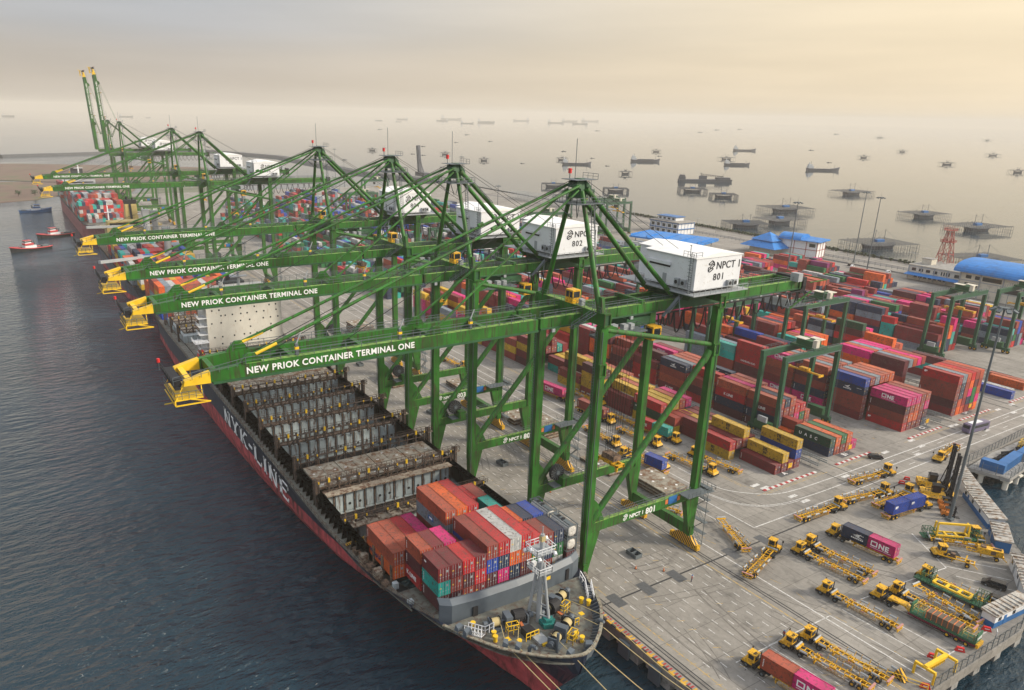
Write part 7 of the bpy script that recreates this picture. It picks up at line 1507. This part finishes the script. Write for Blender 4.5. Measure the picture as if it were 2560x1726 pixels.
def bagan(x,y,wd,h,lb,near):
    t=empty('fishing_platform',(x,y,-4),h); tag(t,lb,'fishing platform','bamboo fishing platforms in the bay'); s=wd/2; dp=s*.75; Z=5.0
    b=MB(); n=16 if near else 8
    for k in range(n+1):
        a=-s+2*s*k/n; b.beam((a,-dp,Z),(a,dp,Z),.2 if near else .35)
        c=-dp+2*dp*k/n; b.beam((-s,c,Z+.12),(s,c,Z+.12),.2 if near else .35)
    b.box(-s*.16,s*.16,-dp*.3,dp*.3,Z-.2,Z+.05); 
    rr_=random.Random(int(x+y))
    for k in range(26 if near else 8): a=rr_.uniform(-s,s); b.beam((a,-dp if k%2 else dp,Z),(a,-dp if k%2 else dp,Z+1.2),.2)
    b.build('deck','bamboo',t)
    b=MB(); m_=16 if near else 8
    for k in range(m_+1):
        a=-s+2*s*k/m_
        for c in (-dp,dp): b.beam((a,c,-1),(a,c,Z),.18 if near else .3)
        if near: 
            for cc in (-s,s): b.beam((cc,-dp+2*dp*k/m_,-1),(cc,-dp+2*dp*k/m_,Z),.18)
    if near: 
        for c in (-dp,dp): b.beam((-s,c,1.6),(s,c,1.6),.14)
        for c in (-s,s): b.beam((c,-dp,1.6),(c,dp,1.6),.14)
    b.build('stilts','bamboo',t)
    b=MB(); st=[(-.34,.02,4.4),(-.25,.1,3.0),(0,.12,2.4),(.25,.1,3.0),(.34,.02,4.4)]
    for (a,w_,z) in st: b.v+=[(a*wd,-w_*wd,z),(a*wd*.9,-w_*wd*.7,-1),(a*wd*.9,w_*wd*.7,-1),(a*wd,w_*wd,z)]
    for i in range(4):
        o=i*4
        for j in range(3): b.f.append((o+j,o+4+j,o+5+j,o+j+1)); b.m.append(0)
        b.f.append((o+3,o+7,o+4,o)); b.m.append(0)
    b.build('boat_hull','shull',t); MB().box(-s*.15,s*.15,-2,2,Z,Z+2.2).build('hut','dblue' if near else 'shull',t)
    b=MB()
    for a in (-s*.2,s*.2):
        b.tube((a,0,Z),(a,0,Z+s*.42),.22,6)
        for q in (-1,1): b.beam((a,0,Z+s*.42),(q*s*.9 if q*a>0 else a+q*s*.35,0,Z+.3),.07 if near else .15)
        b.beam((a,0,Z+s*.42),(a,-dp,Z),.07); b.beam((a,0,Z+s*.42),(a,dp,Z),.07)
    b.build('mast','bamboo',t)
BG=[(-643,741,37,'below the crane barge, left one'),(-570,720,33,'below the crane barge, right one'),(-684,635,33,'right of the nearest crane apex'),(-436,667,50,'large one behind the office block, upper of two'),(-372,572,42,'lower of two overlapping behind office block'),(-368,516,38,'nearest the sea wall left of the pavilion'),(-928,878,21,'small box-like one above the stay cable'),(-1572,1595,26,'small pale one left of two coasters'),(-1220,1488,36,'low pale one left of a coaster'),(-529,938,50,'above the left coast lamp mast'),(-336,770,43,'left of the two at the right side'),(-255,715,50,'widest, right side of the bay'),(-238,521,48,'behind the two light masts'),(-160,524,44,'behind the blue barrel roof'),(-1165,1988,27,'small pale one far in the middle right'),(-897,1905,31,'pale one above the right platforms'),(-1129,2629,38,'faint far one toward right edge'),(-678,1762,30,'boat shaped one at right edge'),(-2668,4568,55,'faint distant speck left of others'),(-1376,2549,27,'faint distant low one'),(-2219,4912,48,'faint distant one in middle of right sky line'),(-1806,781,24,'small one above the third crane stay'),(-1584,879,24,'small one left of the second crane mast'),(-1341,839,22,'tall thin framed one between cranes'),(-1311,1035,26,'pale one left of coaster near the apex'),(-774,596,34,'blue one behind the green yard crane')]
for (x,y,wd,lb) in BG: bagan(x,y,wd,side+random.uniform(-.15,.15)+(.35 if wd>40 else 0),'grey bamboo fishing platform, '+lb,(Vector((x,y,0))-CAM).length<1300)
br_=random.Random(9)
for k in range(34):
    px=br_.uniform(300,2300); py=br_.uniform(315,420); v=px_ray(px,py); kk=(-4-CAM.z)/v.z
    if kk<0: continue
    p=CAM+v*kk
    if (p-CAM).length>9000: continue
    d_=(p-CAM).length; L=d_*.0055
    o=MB().hexa([(-L/2,-L*.12,-.5),(L/2,-L*.12,-.5),(L/2,L*.12,-.5),(-L/2,L*.12,-.5)],[(-L*.55,-L*.14,L*.05),(L*.55,-L*.14,L*.07),(L*.55,L*.14,L*.07),(-L*.55,L*.14,L*.05)]).box(-L*.3,-L*.1,-L*.08,L*.08,L*.05,L*.16).build('fishing_boat','shull',None,(p.x,p.y,-4),side+br_.uniform(-.3,.3)); tag(o,'tiny dark fishing boat far out in the hazy bay','boat','tiny fishing boats in the bay')
t=empty('pontoon_crane',(-1180,650,-4)); v=px_ray(1050,440); kk=(0-CAM.z)/v.z; p=CAM+v*kk; t.location=(p.x,p.y,0); tag(t,'tall grey blue crane jib standing on the shore behind the third crane','crane')
MB().beam((0,0,0),(-6,0,46),5,5).beam((12,0,0),(-4,0,44),.8).beam((18,0,0),(-4,0,30),.8).box(-7,22,-5,5,0,6).build('jib_tower','shull',t)
for (x,y,s) in ((-905,-74,1),(-900,-58,1.1),(-893,-30,1.3),(-892,-20,1.2)):
    b=MB(); tr_=random.Random(int(x*y)); b.tube((0,0,-1),(0,0,4),.25,6,1)
    for k in range(5): a=k*1.3; b.tube((0,0,2+k*.3),(math.cos(a)*1.6,math.sin(a)*1.6,4.6),.1,5,1)
    for k in range(160):
        c=Vector((tr_.gauss(0,1.4),tr_.gauss(0,1.4),4.6+tr_.gauss(0,1.1)))*s; u=Vector((tr_.uniform(-1,1),tr_.uniform(-1,1),tr_.uniform(-1,1))).normalized()*.5; w2=u.cross(Vector((0.3,.2,1))).normalized()*.4; b.quad(c-u-w2,c+u-w2,c+u+w2,c-u+w2)
    tag(b.build('mangrove_tree',['leaf','rust'],None,(x,y,-4)),'small dark mangrove tree at the edge of the mud flat','tree','mangrove trees at the mud flat')
# ================================================================ place the containers: the 300 that show largest are objects, the rest one mass
def score(c):
    d=(Vector((c['x'],c['y'],c['z']))-CAM).length; return (1e9 if c['f'] else 0)+(1/d)*(1.25 if c['L']==40 else 1)
CONT.sort(key=score,reverse=True)
nobj=297
for i,c in enumerate(CONT):
    if i<nobj:
        body,door=CM[c['L']]; o=obj('shipping_container',body,None,(c['x'],c['y'],c['z']+.01),c['rz'])
        s=.9+.2*random.random(); col=tuple(min(1,k*s) for k in PAL[c['c']])+(1,); o.color=col
        d=obj('container_door',door,o); d.color=col
        lg=c.get('logo')
        if lg and (Vector((c['x'],c['y'],0))-CAM).length<420: add_logo(o,CL if c['L']==40 else 6.1,lg)
        lab=c['w'] if c.get('own') else '%s %scontainer, %s'%(NAMEC[c['c']],'' if c['L']==40 else 'short ',c['w'])
        tag(o,lab,'container','stacked shipping containers')
    else: sbox(c['x'],c['y'],c['z'],CL if c['L']==40 else 6.1,c['c'])
o=STUFF.build('stacked_containers','stuff'); o['kind']='stuff'; o['label']='mass of stacked containers filling the far yard blocks and the moored ships'
